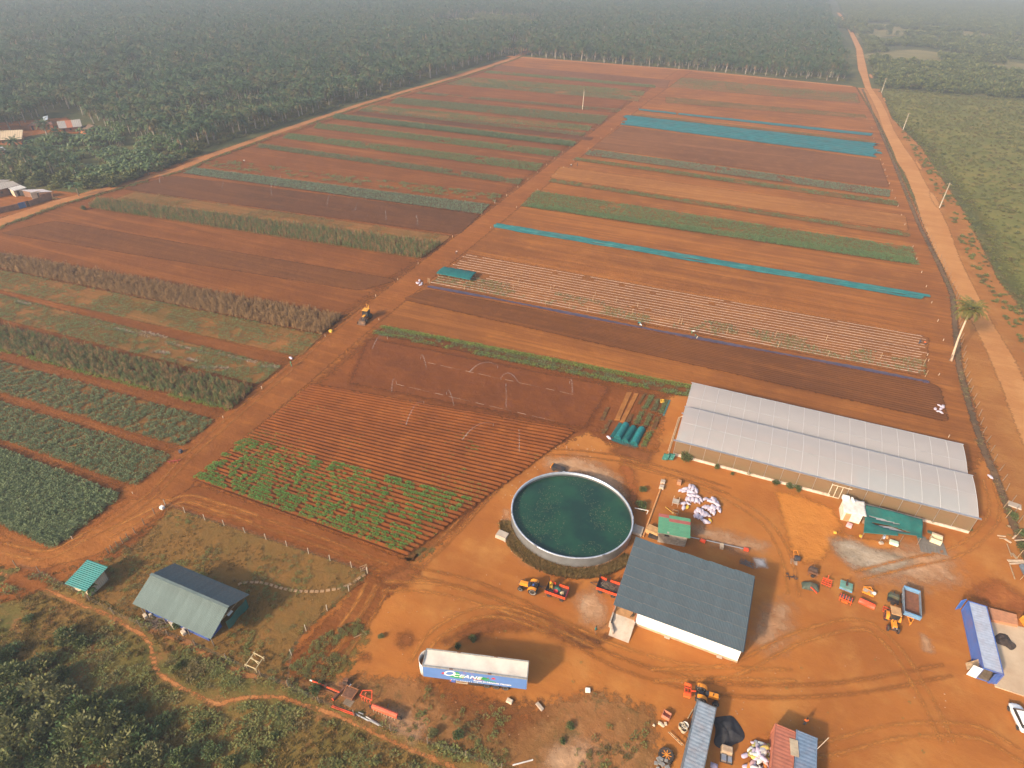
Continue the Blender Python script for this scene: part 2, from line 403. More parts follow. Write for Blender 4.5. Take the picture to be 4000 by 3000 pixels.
# grass compound round the open barn
m_comp = soil('compound_grass_earth', (.205, .100, .034), (.155, .085, .029), (.27, .120, .042), big=.06, mid=.2, fine=1.6, spots=(.135, .095, .030), amount=.6)
struct(patch('grass_compound', PX((655, 1975), (960, 2078), (1440, 2234), (1350, 2325), (1180, 2470), (1100, 2590), (1105, 2668), (880, 2568), (560, 2424), (330, 2315), (190, 2245), (300, 2195), (430, 2145)), .048, m_comp, 1.0, 1.0))
# weedy ground between yard and lower fence
m_weed = soil('weedy_earth', (.29, .115, .048), (.19, .090, .036), (.40, .19, .10), big=.07, mid=.2, fine=1.6, spots=(.085, .070, .025), amount=.75)
struct(patch('weedy_ground', PX((1060, 2650), (1200, 2640), (1400, 2650), (1640, 2660), (1800, 2740), (2100, 2760), (2330, 2700), (2560, 2780), (2560, 3060), (2300, 3200), (1900, 2960), (1540, 2840), (1260, 2730)), .060, m_weed, 1.2, 3.0))
struct(patch('weedy_ground', PX((1130, 2600), (1250, 2480), (1400, 2420), (1440, 2480), (1350, 2620), (1240, 2680)), .062,
             soil('weedy_green_earth', (.19, .105, .036), (.09, .085, .028), (.30, .12, .044), big=.09, mid=.25, fine=1.6, spots=(.075, .085, .024), amount=.7), 1.0, 3.0))

# ------------------------------------------------------------------ roads and tracks
m_road = soil('farm_road', (.28, .078, .023), (.205, .056, .018), (.37, .115, .037), streak=.55, sdir=PI / 2, big=.05, mid=.2, sfreq=.9)
struct(patch('farm_road', [(-97.2, 24), (-97.0, 300), (-97, 470), (-93, 640), (-80, 643), (-86.5, 480), (-87, 300), (-88, 120), (-86.8, 60), (-84, 40), (-92, 26)], .076, m_road, (1.2, 3), 1.3))
struct(patch('farm_road', PX((640, 1965), (770, 1895), (900, 1935), (1200, 2040), (1580, 2185), (1640, 2240), (1560, 2290), (1440, 2232), (1100, 2115), (800, 2020)), .080,
             soil('farm_road_low', (.25, .066, .020), (.18, .048, .016), (.33, .098, .031), streak=.55, sdir=-.1, big=.05, mid=.2, sfreq=.9), 1.2, 1.2))
struct(patch('farm_road', PX((-80, 2080), (120, 2165), (300, 2110), (520, 1950), (690, 1950), (560, 2060), (380, 2170), (160, 2222), (-60, 2200)), .084,
             soil('farm_road_bend', (.33, .098, .030), (.235, .066, .021), (.42, .140, .048), streak=.5, sdir=.6, big=.06, mid=.2, sfreq=.9), 1.0, 1.2))
m_side = soil('sandy_road', (.48, .215, .092), (.41, .165, .065), (.54, .265, .125), streak=.4, sdir=PI / 2, big=.03, mid=.15)
RR = [(3274, 50), (3296, 76), (3328, 133), (3356, 190), (3369, 272), (3378, 300), (3391, 342), (3423, 392), (3448, 443), (3470, 506), (3511, 582), (3543, 639), (3568, 683), (3613, 778),
      (3651, 873), (3707, 1010), (3758, 1109), (3796, 1178), (3840, 1267), (3904, 1381), (3961, 1508), (4000, 1609), (4090, 1820)]
RRW = PX(*RR)
struct(patch('verge_earth', [(57, 622), (63, 480), (66, 300), (64, 205), (59, 165), (58, 100), (84, 90), (88, 150), (80, 230), (82, 300), (80, 420), (72, 500), (74, 625)], .066,
             soil('verge_earth', (.36, .125, .045), (.28, .090, .033), (.43, .175, .075), streak=.4, sdir=PI / 2, big=.03, mid=.1), (1.5, 3), 1.6))
struct(patch('sandy_road', ribbon(RRW, [6, 6, 6, 7, 8, 6, 5, 6, 6, 6, 7, 9, 7, 8, 9, 7, 6, 5.5, 5.5, 6, 6, 6, 6]), .088, m_side, (1.2, 3), 1.0))
for bx in (((3600, 775), 6), ((3545, 640), 5), ((3425, 385), 5), ((3378, 296), 7)):   # lay-bys
    c_ = G(*bx[0]); q_ = bx[1]
    struct(patch('sandy_road', [(c_.x + q_ * .2 * math.cos(t) + 5, c_.y + q_ * 2.2 * math.sin(t)) for t in np.linspace(0, 2 * PI, 12)[:-1]], .092 + .003 * q_, m_side, (1.2, 2), 1.5))
LR = [(-120, 920), (0, 869), (221, 791), (316, 766), (696, 661), (823, 608), (1076, 519), (1400, 411), (1591, 354), (1806, 294), (1996, 231), (2047, 209), (2100, 190)]
struct(patch('boundary_road', ribbon(PX(*LR), [7, 7, 6, 5.5, 5, 5, 5, 5, 5, 5, 6, 8, 8]), .074,
             soil('boundary_road', (.40, .165, .072), (.33, .120, .050), (.46, .20, .09), streak=.3, sdir=PI / 2, big=.04), (1.2, 3), 1.0))
struct(patch('far_track', [(-264, 636), (-85, 640), (54, 622), (54, 628), (-85, 647), (-264, 646)], .07, soil('far_track', (.42, .17, .072), (.34, .125, .05), (.48, .2, .09), big=.03), (4, 1.5), 1.0))

# ------------------------------------------------------------------ footpaths
m_path = soil('footpath_earth', (.44, .165, .066), (.33, .12, .046), (.54, .24, .11), big=.2, mid=.6, fine=3, bound=1.6)
PA = [(-60, 2225), (0, 2241), (140, 2290), (300, 2355), (420, 2402), (530, 2465), (580, 2505), (597, 2560), (608, 2610), (640, 2645), (740, 2705), (830, 2745), (862, 2750), (930, 2730), (1030, 2722), (1110, 2727), (1190, 2756), (1330, 2800), (1480, 2870), (1600, 2925), (1740, 2985), (1900, 3060)]
struct(patch('footpath', ribbon(smooth_line(PX(*PA), 3), .55), .030, m_path, .5, .45))
PB = [(585, 2462), (640, 2480), (720, 2505), (780, 2545), (850, 2585), (940, 2630), (1010, 2645)]
struct(patch('footpath', ribbon(smooth_line(PX(*PB), 3), .8), .066, soil('worn_earth', (.35, .135, .055), (.23, .10, .042), (.42, .18, .08), big=.15, mid=.5, bound=1.4), .5, .7))
# ruts on the drive that leads down from the crossing
m_rut = soil('rutted_earth', (.25, .070, .022), (.175, .048, .017), (.33, .100, .034), streak=.9, sdir=.95, sfreq=1.6, big=.08)
struct(patch('rutted_drive', PX((1440, 2240), (1560, 2290), (1480, 2370), (1400, 2480), (1300, 2600), (1230, 2680), (1110, 2600), (1200, 2500), (1330, 2370)), .070, m_rut, 1.0, 1.5))

# ------------------------------------------------------------------ dampness and spills in the yard
def blot(px, m, z, soft=1.2, res=.8): return struct(patch('stained_earth', PX(*px), z, m, res, soft))
m_damp = soil('damp_earth', (.235, .068, .026), (.18, .052, .022), (.30, .09, .033), fade=1.1, big=.1, mid=.3)
m_pale = soil('pale_sandy_earth', (.50, .30, .17), (.42, .21, .10), (.55, .37, .24), fade=1.1, big=.12, mid=.35, bound=.6)
m_orange = soil('fresh_laterite', (.52, .165, .042), (.46, .14, .037), (.56, .19, .055), fade=.9, big=.1, mid=.4)
m_ash = soil('grey_ash', (.40, .30, .21), (.24, .19, .13), (.52, .43, .34), fade=1.1, big=.15, mid=.5, spots=(.17, .13, .09), amount=.5)
m_redmud = soil('red_mud', (.36, .095, .032), (.26, .068, .026), (.43, .13, .045), fade=1.1, big=.1, mid=.4)
blot([(1500, 2250), (1560, 2222), (1650, 2212), (1630, 2250), (1590, 2290), (1520, 2290), (1490, 2275)], m_damp, .104)
blot([(1720, 2510), (1850, 2440), (1960, 2400), (2060, 2390), (2150, 2420), (2260, 2460), (2330, 2500), (2390, 2480), (2300, 2530), (2200, 2500), (2100, 2455), (1960, 2460), (1860, 2490)], m_damp, .096)
blot([(2190, 2470), (2250, 2480), (2330, 2500), (2380, 2485), (2320, 2530), (2230, 2515)], soil('wet_mud', (.17, .058, .032), (.13, .045, .026), (.22, .075, .04), fade=1.1, big=.2, rough=.5), .1, .8, .5)
blot([(3030, 1920), (3120, 1935), (3250, 1990), (3290, 2060), (3240, 2140), (3210, 2190), (3140, 2200), (3090, 2150), (3060, 2040)], m_orange, .1, 1.0)
blot([(3255, 2075), (3330, 2100), (3480, 2120), (3500, 2145), (3400, 2150), (3300, 2110)], m_orange, .108, .7)
blot([(3250, 2110), (3330, 2115), (3420, 2150), (3480, 2165), (3560, 2190), (3520, 2225), (3420, 2240), (3330, 2210), (3280, 2170)], m_ash, .112, 1.4)
blot([(3480, 2130), (3700, 2180), (3720, 2260), (3560, 2270), (3380, 2250)], m_pale, .104, 3.0)
blot([(2680, 2060), (2800, 2080), (2900, 2110), (2980, 2130), (2900, 2150), (2780, 2110)], m_pale, .1, 2.2)
blot([(2945, 2185), (2985, 2188), (2990, 2212), (2955, 2216)], soil('lime_spill', (.66, .58, .52), (.5, .38, .29), (.72, .66, .62), fade=1.1, big=.2), .116, .6, .4)
blot([(3600, 2480), (3625, 2500), (3640, 2550), (3610, 2545)], m_pale, .1, .7, .4)
blot([(2990, 2400), (3060, 2370), (3070, 2460), (3010, 2530), (2970, 2520)], m_pale, .1, 2.5)
blot([(3820, 2290), (3900, 2270), (4000, 2330), (4060, 2420), (3870, 2370), (3790, 2330)], m_redmud, .1, 1.8)
blot([(2140, 1800), (2260, 1790), (2350, 1830), (2420, 1880), (2440, 1960), (2380, 1900), (2280, 1850), (2170, 1850)], m_pale, .1, 2.2)
blot([(2450, 1740), (2550, 1770), (2530, 1820), (2460, 1800), (2380, 1760)], m_damp, .1, 1.0)
blot([(2440, 1780), (2480, 1850), (2490, 1960), (2460, 2010), (2455, 1900), (2420, 1830)], m_redmud, .104, 1.0)
blot([(1980, 2000), (2000, 2080), (2080, 2170), (2180, 2215), (2330, 2205), (2440, 2140), (2360, 2230), (2200, 2240), (2060, 2200), (1975, 2100)], m_pale, .098, 1.2)
blot([(2260, 2340), (2320, 2320), (2360, 2380), (2350, 2440), (2290, 2420)], m_pale, .1, 1.8)
blot([(1520, 2780), (1580, 2790), (1640, 2830), (1620, 2880), (1560, 2850)], m_pale, .1, 1.4)
blot([(1560, 2480), (1590, 2470), (1620, 2500), (1590, 2530), (1550, 2520)], m_damp, .1, .8, .5)
blot([(1410, 2560), (1440, 2555), (1440, 2580), (1405, 2580)], m_damp, .1, .8, .5)
blot([(2150, 2960), (2230, 2900), (2320, 2940), (2280, 3020), (2160, 3040)], m_pale, .1, 2.0)
blot([(1700, 2630), (1900, 2760), (2100, 2790), (2000, 2850), (1760, 2760)], m_damp, .094, 3.0)
blot([(1840, 1720), (1900, 1740), (1960, 1790), (1850, 1880), (1700, 2010), (1640, 2120), (1600, 2170), (1690, 2040), (1800, 1900)],
     soil('ditch_bank', (.20, .10, .042), (.12, .08, .03), (.34, .17, .09), fade=1.1, big=.15, mid=.4, spots=(.09, .09, .03)), .1, 1.0)

# wheel tracks worn into the yard and the roads
def track(px, m, w=.34, gap=1.7, z=.118):
    L = smooth_line(PX(*px), 6); n = len(L)
    for sgn in (-1, 1):
        C = []
        for i, p in enumerate(L): d = (L[min(i + 1, n - 1)] - L[max(i - 1, 0)]).normalized(); C.append((p.x - d.y * sgn * gap / 2, p.y + d.x * sgn * gap / 2))
        struct(patch('tyre_track', ribbon(C, w), z, m, .35, .4))
m_trd = soil('track_dark', (.35, .108, .035), (.28, .085, .029), (.40, .13, .044), big=.2, mid=.6, fade=1.0, bound=.5, bump=.2); m_trl = soil('track_light', (.45, .150, .048), (.40, .125, .040), (.49, .19, .07), big=.2, mid=.6, fade=1.0, bound=.5, bump=.2)
for k, (px, mm) in enumerate((([(1500, 2290), (1700, 2300), (1900, 2350), (2150, 2430), (2400, 2540), (2700, 2620), (3100, 2640)], m_trl), ([(1600, 2230), (1850, 2290), (2100, 2400), (2350, 2560), (2600, 2650), (2900, 2700), (3300, 2690), (3700, 2620)], m_trd), ([(2550, 2640), (2850, 2620), (3100, 2500), (3350, 2440), (3480, 2520), (3600, 2700), (3700, 2900)], m_trl),
        ([(1640, 2200), (1740, 2110), (1880, 1960), (1990, 1850), (2130, 1770), (2400, 1790), (2600, 1840), (2850, 1920)], m_trd), ([(2420, 1800), (2700, 1880), (2950, 2010), (3060, 2150), (3100, 2330)], m_trl),
        ([(2150, 2460), (2000, 2400), (1850, 2400), (1700, 2480), (1620, 2600)], m_trl), ([(3350, 2250), (3550, 2200), (3750, 2150), (3880, 2020), (3860, 1880)], m_trl), ([(3000, 2900), (3200, 2930), (3500, 2860), (3800, 2860), (4000, 2960)], m_trl), ([(700, 1960), (900, 2010), (1200, 2100), (1500, 2220)], m_trd), ([(250, 2130), (450, 2040), (610, 1920), (720, 1800), (900, 1640), (1100, 1470), (1250, 1330), (1420, 1200)], m_trd), ([(420, 2090), (600, 2000), (720, 1950), (830, 1975), (1000, 2030)], m_trl), ([(0, 2140), (180, 2170), (330, 2100)], m_trl),
        ([(1450, 2280), (1400, 2380), (1300, 2520), (1200, 2640)], m_trl), ([(1500, 2290), (1430, 2420), (1330, 2560), (1250, 2650)], m_trd))): track(px, mm, z=.118 + .0015 * k)

# ------------------------------------------------------------------ field strips: soil
def quadpx(q): return [G(*p) for p in q]
_zs = [.100]
def strip_soil(q, m, soft=1.0, res=(3, 1.2)):
    a, b, c, d = quadpx(q); _zs[0] += .0035
    return struct(patch('field_strip', [(a.x, a.y), (b.x, b.y), (d.x, d.y), (c.x, c.y)], _zs[0], m, res, soft))
m_s_dark = soil('strip_dark', (.165, .049, .018), (.125, .037, .015), (.21, .064, .023), streak=.8, big=.02)
m_s_wet = soil('strip_wet', WET, WET_D, WET_L, streak=.6, big=.03)
m_s_light = soil('strip_light', (.36, .120, .042), (.27, .085, .030), (.43, .16, .06), streak=.75, big=.02)
m_s_weed = soil('strip_weedy', (.25, .10, .036), (.15, .085, .030), (.32, .12, .044), streak=.8, big=.03)
m_s_brown = soil('strip_brown', (.22, .082, .034), (.155, .056, .025), (.28, .11, .05), streak=.7, big=.02)
m_s_green = soil('strip_under_crop', (.21, .085, .030), (.15, .075, .026), (.27, .10, .036), streak=.5, big=.04)
Q = {}
def defq(k, *q): Q[k] = q
defq('darktill', K2(1000, 400), K2(2080, 495), K2(980, 425), K2(2060, 545))
defq('g1', K2(950, 437), K2(1990, 528), K2(935, 452), K2(1990, 545))
defq('g2', K2(830, 478), K2(1930, 562), K2(740, 505), K2(1910, 594))
defq('g2b', K2(740, 505), K2(1910, 598), K2(700, 522), K2(1880, 627))
defq('g3', K2(530, 570), K2(1780, 680), K2(510, 581), K2(1750, 697))
defq('g4', K2(400, 605), K2(1700, 720), K2(350, 640), K2(1650, 770))
defq('g5', K2(240, 650), K2(1600, 780), K2(180, 678), K2(1580, 812))
defq('g5b', K2(180, 676), K2(1560, 825), K2(155, 690), K2(1540, 845))
defq('g5s', K2(155, 690), K2(1610, 850), K2(120, 705), K2(1590, 870))
defq('g6', K2(20, 708), K2(1495, 880), K2(0, 735), K2(1480, 908))
defq('g7', K1(1960, 760), K2(1405, 935), K1(1935, 795), K2(1380, 972))
defq('g8', K1(1780, 825), K2(1300, 1015), K1(1745, 858), K2(1260, 1062))
defq('g9', K1(1600, 890), K2(1175, 1112), K1(1580, 915), K2(1150, 1145))
defq('clumps', K1(1320, 985), K2(1045, 1205), K1(1260, 1030), K2(1000, 1250))
defq('cabb', K1(1200, 1037), K2(970, 1265), K1(1130, 1072), K2(910, 1325))
defq('wet', K1(1060, 1085), K2(910, 1325), K1(760, 1170), K2(780, 1450))
defq('weedy', K1(830, 1185), K2(730, 1460), K1(700, 1235), K2(660, 1520))
defq('maize', K1(610, 1235), K2(670, 1510), K1(550, 1285), K2(540, 1600))
defq('darksoil', K1(330, 1365), K8(2150, 130), K1(0, 1440), K8(1950, 190))
defq('dry', K8(-260, -45), K8(1850, 330), K8(-220, 25), K8(1740, 430))
defq('rowsgreen', K8(-220, 30), K8(1740, 430), K8(-200, 140), K8(1620, 550))
defq('lowgreen', K8(-180, 165), K8(1520, 600), K8(-160, 300), K8(1400, 700))
defq('tall2', K8(-130, 355), K8(1370, 720), K8(-120, 480), K8(1250, 835))
defq('bushA1', K8(-110, 540), K8(1160, 890), K8(-100, 705), K8(990, 1035))
defq('bushA2', K8(-90, 765), K8(930, 1080), K8(-80, 960), K8(730, 1245))
defq('bushA3', K8(-80, 1015), K8(660, 1300), K8(-60, 1415), K8(290, 1580))
defq('Rg1', K3(100, 480), K3(1180, 580), K3(20, 540), K3(1200, 640))
defq('Rg2', K3(0, 600), K3(1230, 710), K3(0, 635), K3(1240, 735))
defq('teal1', K2(1890, 673), K3(1275, 825), K2(1890, 682), K3(1270, 842))
defq('Rolive', K2(1850, 700), K3(1290, 870), K2(1840, 712), K3(1300, 885))
defq('teal2', K2(1810, 712), K3(1300, 888), K2(1780, 770), K3(1315, 975))
defq('Rbig', K2(1780, 780), K3(1320, 990), K2(1600, 915), K3(1380, 1160))
defq('Rgrey', K2(1590, 922), K3(1385, 1175), K2(1550, 958), K3(1380, 1220))
defq('Rthin', K2(1500, 975), K3(1430, 1245), K2(1480, 990), K3(1435, 1275))
defq('Rlight', K2(1400, 1030), K3(1480, 1330), K2(1340, 1100), K3(1500, 1430))
defq('Rolv', K2(1350, 1108), K3(1500, 1443), K2(1330, 1125), K3(1510, 1468))
defq('Rwide', K2(1250, 1180), K3(1520, 1530), K2(1160, 1275), K3(1550, 1640))
defq('teal3', K2(1000, 1380), K5(1615, 400), K2(990, 1405), K5(1600, 430))
defq('rows', K4(670, 150), K5(1625, 660), K4(440, 335), K5(1600, 905))
defq('darkfurrow', K4(420, 365), K5(1690, 960), K4(270, 430), K5(1750, 1190))
defq('greenpair', K4(150, 595), K4(2070, 970), K4(90, 640), K4(2045, 1035))
defq('sprink', K4(60, 665), K4(1560, 965), K4(-60, 950), K4(1400, 1230))
defq('furrow', K4(-300, 960), K4(1330, 1250), K4(-640, 1290), K4(780, 1680))
defq('potato', K8(1330, 1010), K8(2240, 1305), K8(1050, 1215), K8(2140, 1620))
for k, mm in (('darktill', m_s_brown), ('g1', m_s_green), ('g2', m_s_weed), ('g2b', m_s_weed), ('g4', m_s_green), ('g5', m_s_weed), ('g5s', m_s_wet), ('g6', m_s_green),
              ('cabb', m_s_wet), ('wet', m_s_wet), ('weedy', m_s_weed), ('maize', m_s_green), ('darksoil', m_s_dark), ('dry', m_s_dark), ('rowsgreen', m_s_weed),
              ('lowgreen', m_s_weed), ('tall2', m_s_dark), ('bushA1', m_s_green), ('bushA2', m_s_green), ('bushA3', m_s_green),
              ('Rg1', m_s_weed), ('Rg2', m_s_weed), ('Rolive', m_s_weed), ('Rbig', m_s_brown), ('Rgrey', m_s_brown), ('Rthin', m_s_weed), ('Rlight', m_s_light), ('Rolv', m_s_weed),
              ('Rwide', m_s_weed), ('rows', soil('strip_rows', (.26, .078, .026), (.19, .058, .021), (.33, .11, .038), streak=.6)), ('greenpair', m_s_dark),
              ('sprink', soil('strip_sprinkled', (.19, .048, .016), (.14, .036, .014), (.24, .063, .020), fade=1.2, streak=.4, big=.06, spots=(.14, .045, .024), amount=.5))):
    strip_soil(Q[k], mm)
# furrowed strip above the greenhouse: fine parallel furrows
def furrow_z(n, h, q):
    a, b, c, d = (np.array([p.x, p.y]) for p in quadpx(q))
    def f(x, y, dd):
        t = np.clip((x - a[0]) / (b[0] - a[0]), -.1, 1.1); top = a[1] + (b[1] - a[1]) * t; bot = c[1] + (d[1] - c[1]) * t
        v = (top - y) / (top - bot)
        return h * (np.cos(v * n * 2 * PI) * .5 + .5) * np.clip(dd + .6, 0, 1) * (.75 + .5 * vnoise(x, y, 2.5, 4))
    return f
def furrows(q, n, h, m, res):
    a, b, c, d = quadpx(q); _zs[0] += .0035
    return struct(patch('furrowed_soil', [(a.x, a.y), (b.x, b.y), (d.x, d.y), (c.x, c.y)], _zs[0], m, res, .8, furrow_z(n, h, q)))
furrows(Q['darkfurrow'], 16, .10, m_s_dark, (2.5, .16))
m_fur = soil('ridged_soil', (.185, .046, .014), (.135, .034, .012), (.245, .066, .020), big=.06, mid=.3)
FQ = (K4(-300, 945), K4(1360, 1260), K4(-560, 1215), K4(800, 1680))
FQ2 = (K8(1330, 1000), K8(2260, 1300), K8(1040, 1215), K8(2150, 1640))
furrows((K4(-290, 950), K4(1350, 1240), (757, 1880), (1580, 2182)), 40, .30, m_fur, (1.0, .11))

# ------------------------------------------------------------------ the air
b_ = MB(); b_.box((-500, 2000, 48.5), (9800, 6800, 101))
m_h = bpy.data.materials.new('haze_air'); m_h.use_nodes = True; nt = m_h.node_tree; nt.nodes.remove(nt.nodes['Principled BSDF'])
pv = nt.nodes.new('ShaderNodeVolumePrincipled'); pv.inputs['Color'].default_value = (.58, .67, .82, 1); pv.inputs['Density'].default_value = HAZE_DENSITY
pv.inputs['Anisotropy'].default_value = .15
nt.links.new(pv.outputs[0], nt.nodes['Material Output'].inputs['Volume'])
stuff(b_.obj('haze', m_h))

# ------------------------------------------------------------------ growing things: forms
def leafy(name, m, n=40, r=.5, h=.6, leaf=.18, seed=1, base=.05, dome=1.0, up=.5, narrow=.6, stem=None):
    """a plant of separate leaf blades spread through a dome"""
    rg = random.Random(seed); b = MB()
    for i in range(n):
        a = rg.uniform(0, 2 * PI); q = math.sqrt(rg.random()); zz = base + (h - base) * (rg.random() ** .7) * (1 - .75 * q * q * dome)
        c = Vector((r * q * math.cos(a), r * q * math.sin(a), zz))
        out = Vector((math.cos(a + rg.uniform(-.9, .9)), math.sin(a + rg.uniform(-.9, .9)), rg.uniform(-.3, up) + .2)).normalized()
        side = out.cross(Vector((rg.uniform(-.4, .4), rg.uniform(-.4, .4), 1))).normalized() * leaf * narrow * .5
        L = out * leaf * rg.uniform(.7, 1.3); tip = c + L + Vector((0, 0, -leaf * .15))
        b.add([c - L * .2, c + L * .35 + side, tip, c + L * .35 - side], [(0, 1, 2, 3)])
    if stem: b.tube([(0, 0, -.05), (0, 0, h * .6)], stem, 4)
    return b.mesh(name, m)
def stalky(name, ms, n=5, h=2.1, seed=1, spread=.42, leaf=.55, nl=8):
    """upright stalks with hanging strap leaves (first material stalk and dry leaf, second green leaf)"""
    rg = random.Random(seed); b = MB()
    for k in range(n):
        x, y = rg.uniform(-spread, spread), rg.uniform(-spread, spread); hh = h * rg.uniform(.75, 1.1); lx, ly = rg.uniform(-.15, .15), rg.uniform(-.15, .15)
        b.mi = 0; b.tube([(x, y, -.05), (x + lx * .5, y + ly * .5, hh * .55), (x + lx, y + ly, hh)], [.022, .018, .006], 3, False)
        for j in range(nl):
            t = .15 + .8 * (j + rg.random() * .5) / nl; a = rg.uniform(0, 2 * PI); o = Vector((math.cos(a), math.sin(a), 0)); p = Vector((x + lx * t, y + ly * t, hh * t))
            w = Vector((-o.y, o.x, 0)) * .045; L = leaf * rg.uniform(.5, 1.0); b.mi = 1 if rg.random() < .62 else 0
            m1 = p + o * L * .45 + Vector((0, 0, L * .28)); e = p + o * L * .9 + Vector((0, 0, -L * .15))
            b.add([p - w * .5, p + w * .5, m1 + w, m1 - w, e], [(0, 1, 2, 3), (3, 2, 4)])
        if rg.random() < .6: b.mi = 0; b.box((x + lx, y + ly, hh + .06), (.05, .05, .2))
    return b.mesh(name, ms)
def tuft(name, m, n=16, h=.5, r=.3, seed=1, w=.03, lean=.5):
    rg = random.Random(seed); b = MB()
    for i in range(n):
        a = rg.uniform(0, 2 * PI); q = r * math.sqrt(rg.random()); p = Vector((q * math.cos(a), q * math.sin(a), -.02)); hh = h * rg.uniform(.5, 1.15)
        o = Vector((math.cos(a), math.sin(a), 0)) * rg.uniform(0, lean) * hh; s = Vector((-math.sin(a + 1), math.cos(a + 1), 0)) * w
        b.add([p - s, p + s, p + o * .4 + Vector((0, 0, hh * .6)) + s * .7, p + o * .4 + Vector((0, 0, hh * .6)) - s * .7, p + o + Vector((0, 0, hh))], [(0, 1, 2, 3), (3, 2, 4)])
    return b.mesh(name, m)

def palm_crown(b, top, L=4.2, n=26, seed=1, comb=7, droop=1.0, rg=None, w=.5, dead=0):
    """fronds with a midrib and leaflets hanging either side"""
    rg = rg or random.Random(seed)
    for k in range(n):
        a = k * 2.39996 + rg.uniform(-.2, .2); lev = k / n; el = 1.15 - 1.55 * lev + rg.uniform(-.12, .12); b.mi = 0
        if k >= n - dead: el = -.95; b.mi = 1
        o = Vector((math.cos(a), math.sin(a), 0)); Lk = L * rg.uniform(.85, 1.1); side = Vector((-o.y, o.x, 0)); P = []
        for j in range(5):
            t = j / 4; e = el - droop * (.25 + .6 * lev) * t * t * 1.3
            P.append(top + o * Lk * t * math.cos(e * .9) + Vector((0, 0, Lk * t * math.sin(e) * (1 - .25 * t))))
        def at(t):
            q = min(3.999, t * 4); i = int(q); f = q - i; return P[i] * (1 - f) + P[i + 1] * f
        for j in range(comb):
            t0 = .12 + .86 * j / comb; t1 = t0 + .72 * .86 / comb; p0, p1 = at(t0), at(t1)
            wd = w * Lk * .30 * math.sin(PI * min(1, .16 + .80 * (t0 + t1) / 2)) ; fw = (p1 - p0) * 1.3
            for s in (-1, 1):
                e = side * s * wd + Vector((0, 0, -wd * rg.uniform(.25, .75)))
                b.add([p0, p1, p1 + e + fw, p0 + e * .9 + fw], [(0, 1, 2, 3) if s > 0 else (3, 2, 1, 0)])
def shrub_mesh(name, ms, r=1.4, h=1.8, n=520, leaf=.26, seed=1, lobes=6):
    """uneven crown of leaf clumps on a few stems"""
    rg = random.Random(seed); b = MB(); L = []
    for i in range(lobes):
        a = rg.uniform(0, 2 * PI); q = r * rg.uniform(.1, .72); L.append((Vector((q * math.cos(a), q * math.sin(a), h * rg.uniform(.35, .78))), r * rg.uniform(.32, .55)))
    for i in range(n):
        c, lr = L[rg.randrange(lobes)]; v = Vector((rg.gauss(0, 1), rg.gauss(0, 1), rg.gauss(0, 1) * .8)).normalized() * lr * rg.uniform(.55, 1.08)
        p = c + v; p.z = max(.06, p.z); o = (v.normalized() + Vector((rg.uniform(-.6, .6), rg.uniform(-.6, .6), rg.uniform(-.2, .5)))).normalized()
        s = o.cross(Vector((rg.uniform(-1, 1), rg.uniform(-1, 1), 1))).normalized() * leaf * .33; q = o * leaf * rg.uniform(.7, 1.3); b.mi = 0 if rg.random() < .8 or len(ms) < 2 else 1
        b.add([p - q * .3, p + q * .3 + s, p + q, p + q * .3 - s], [(0, 1, 2, 3)])
    return b.mesh(name, ms)
def stems_mesh(name, m, r, h, n=5, seed=1, w=.06):
    rg = random.Random(seed); b = MB()
    for i in range(n):
        a = rg.uniform(0, 2 * PI); q = r * .55 * rg.random()
        b.tube([(0, 0, -.1), (q * .4 * math.cos(a), q * .4 * math.sin(a), h * .35), (q * math.cos(a), q * math.sin(a), h * .72)], [w, w * .7, w * .25], 5, False)
    return b.mesh(name, m)

L_dark = leafmat('leaf_dark_crop', (.090, .130, .055), (.19, .225, .105))
L_mid = leafmat('leaf_mid_crop', (.095, .170, .062), (.165, .235, .090))
L_bright = leafmat('leaf_bright_crop', (.085, .205, .040), (.16, .31, .065))
L_yellow = leafmat('leaf_yellow_green', (0.131, 0.200, 0.037), (0.237, 0.263, 0.056))
L_grey = leafmat('leaf_grey_green', (0.115, 0.169, 0.095), (0.216, 0.270, 0.169))
L_olive = leafmat('leaf_olive', (0.111, 0.117, 0.036), (0.176, 0.150, 0.049))
L_maize = leafmat('leaf_maize', (.100, .140, .045), (.19, .215, .080))
L_dry = leafmat('leaf_dry_stalk', (.22, .122, .048), (.36, .215, .090), trans=.15)
L_drygrass = leafmat('leaf_dry_grass', (0.240, 0.150, 0.054), (0.360, 0.228, 0.090), trans=.2)
L_grass = leafmat('leaf_grass', (.125, .105, .034), (.20, .135, .048))
L_palm = leafmat('leaf_oil_palm', (.026, .058, .024), (.080, .125, .044), rough=.5, trans=.2, dead=(.11, .085, .035))
L_palmdead = leafmat('leaf_palm_dead', (0.156, 0.090, 0.048), (0.228, 0.138, 0.072), trans=.1)
L_coco = leafmat('leaf_coconut', (0.110, 0.116, 0.028), (0.187, 0.165, 0.039), rough=.45)
L_banana = leafmat('leaf_banana', (.055, .098, .026), (.12, .16, .048), rough=.45)
L_bush = leafmat('leaf_bush', (.055, .078, .026), (.125, .140, .045), trans=.2)
L_bush2 = leafmat('leaf_bush_pale', (0.106, 0.115, 0.043), (0.188, 0.181, 0.075), trans=.2)
L_scrub = leafmat('leaf_scrub', (.120, .135, .042), (.22, .215, .062), trans=.2, dead=(.15, .105, .045))
m_bark = mat('bark', (.17, .125, .085), .9, scale=2, var=.35)
m_palebark = mat('bark_pale', (.34, .29, .24), .85, scale=2, var=.3)

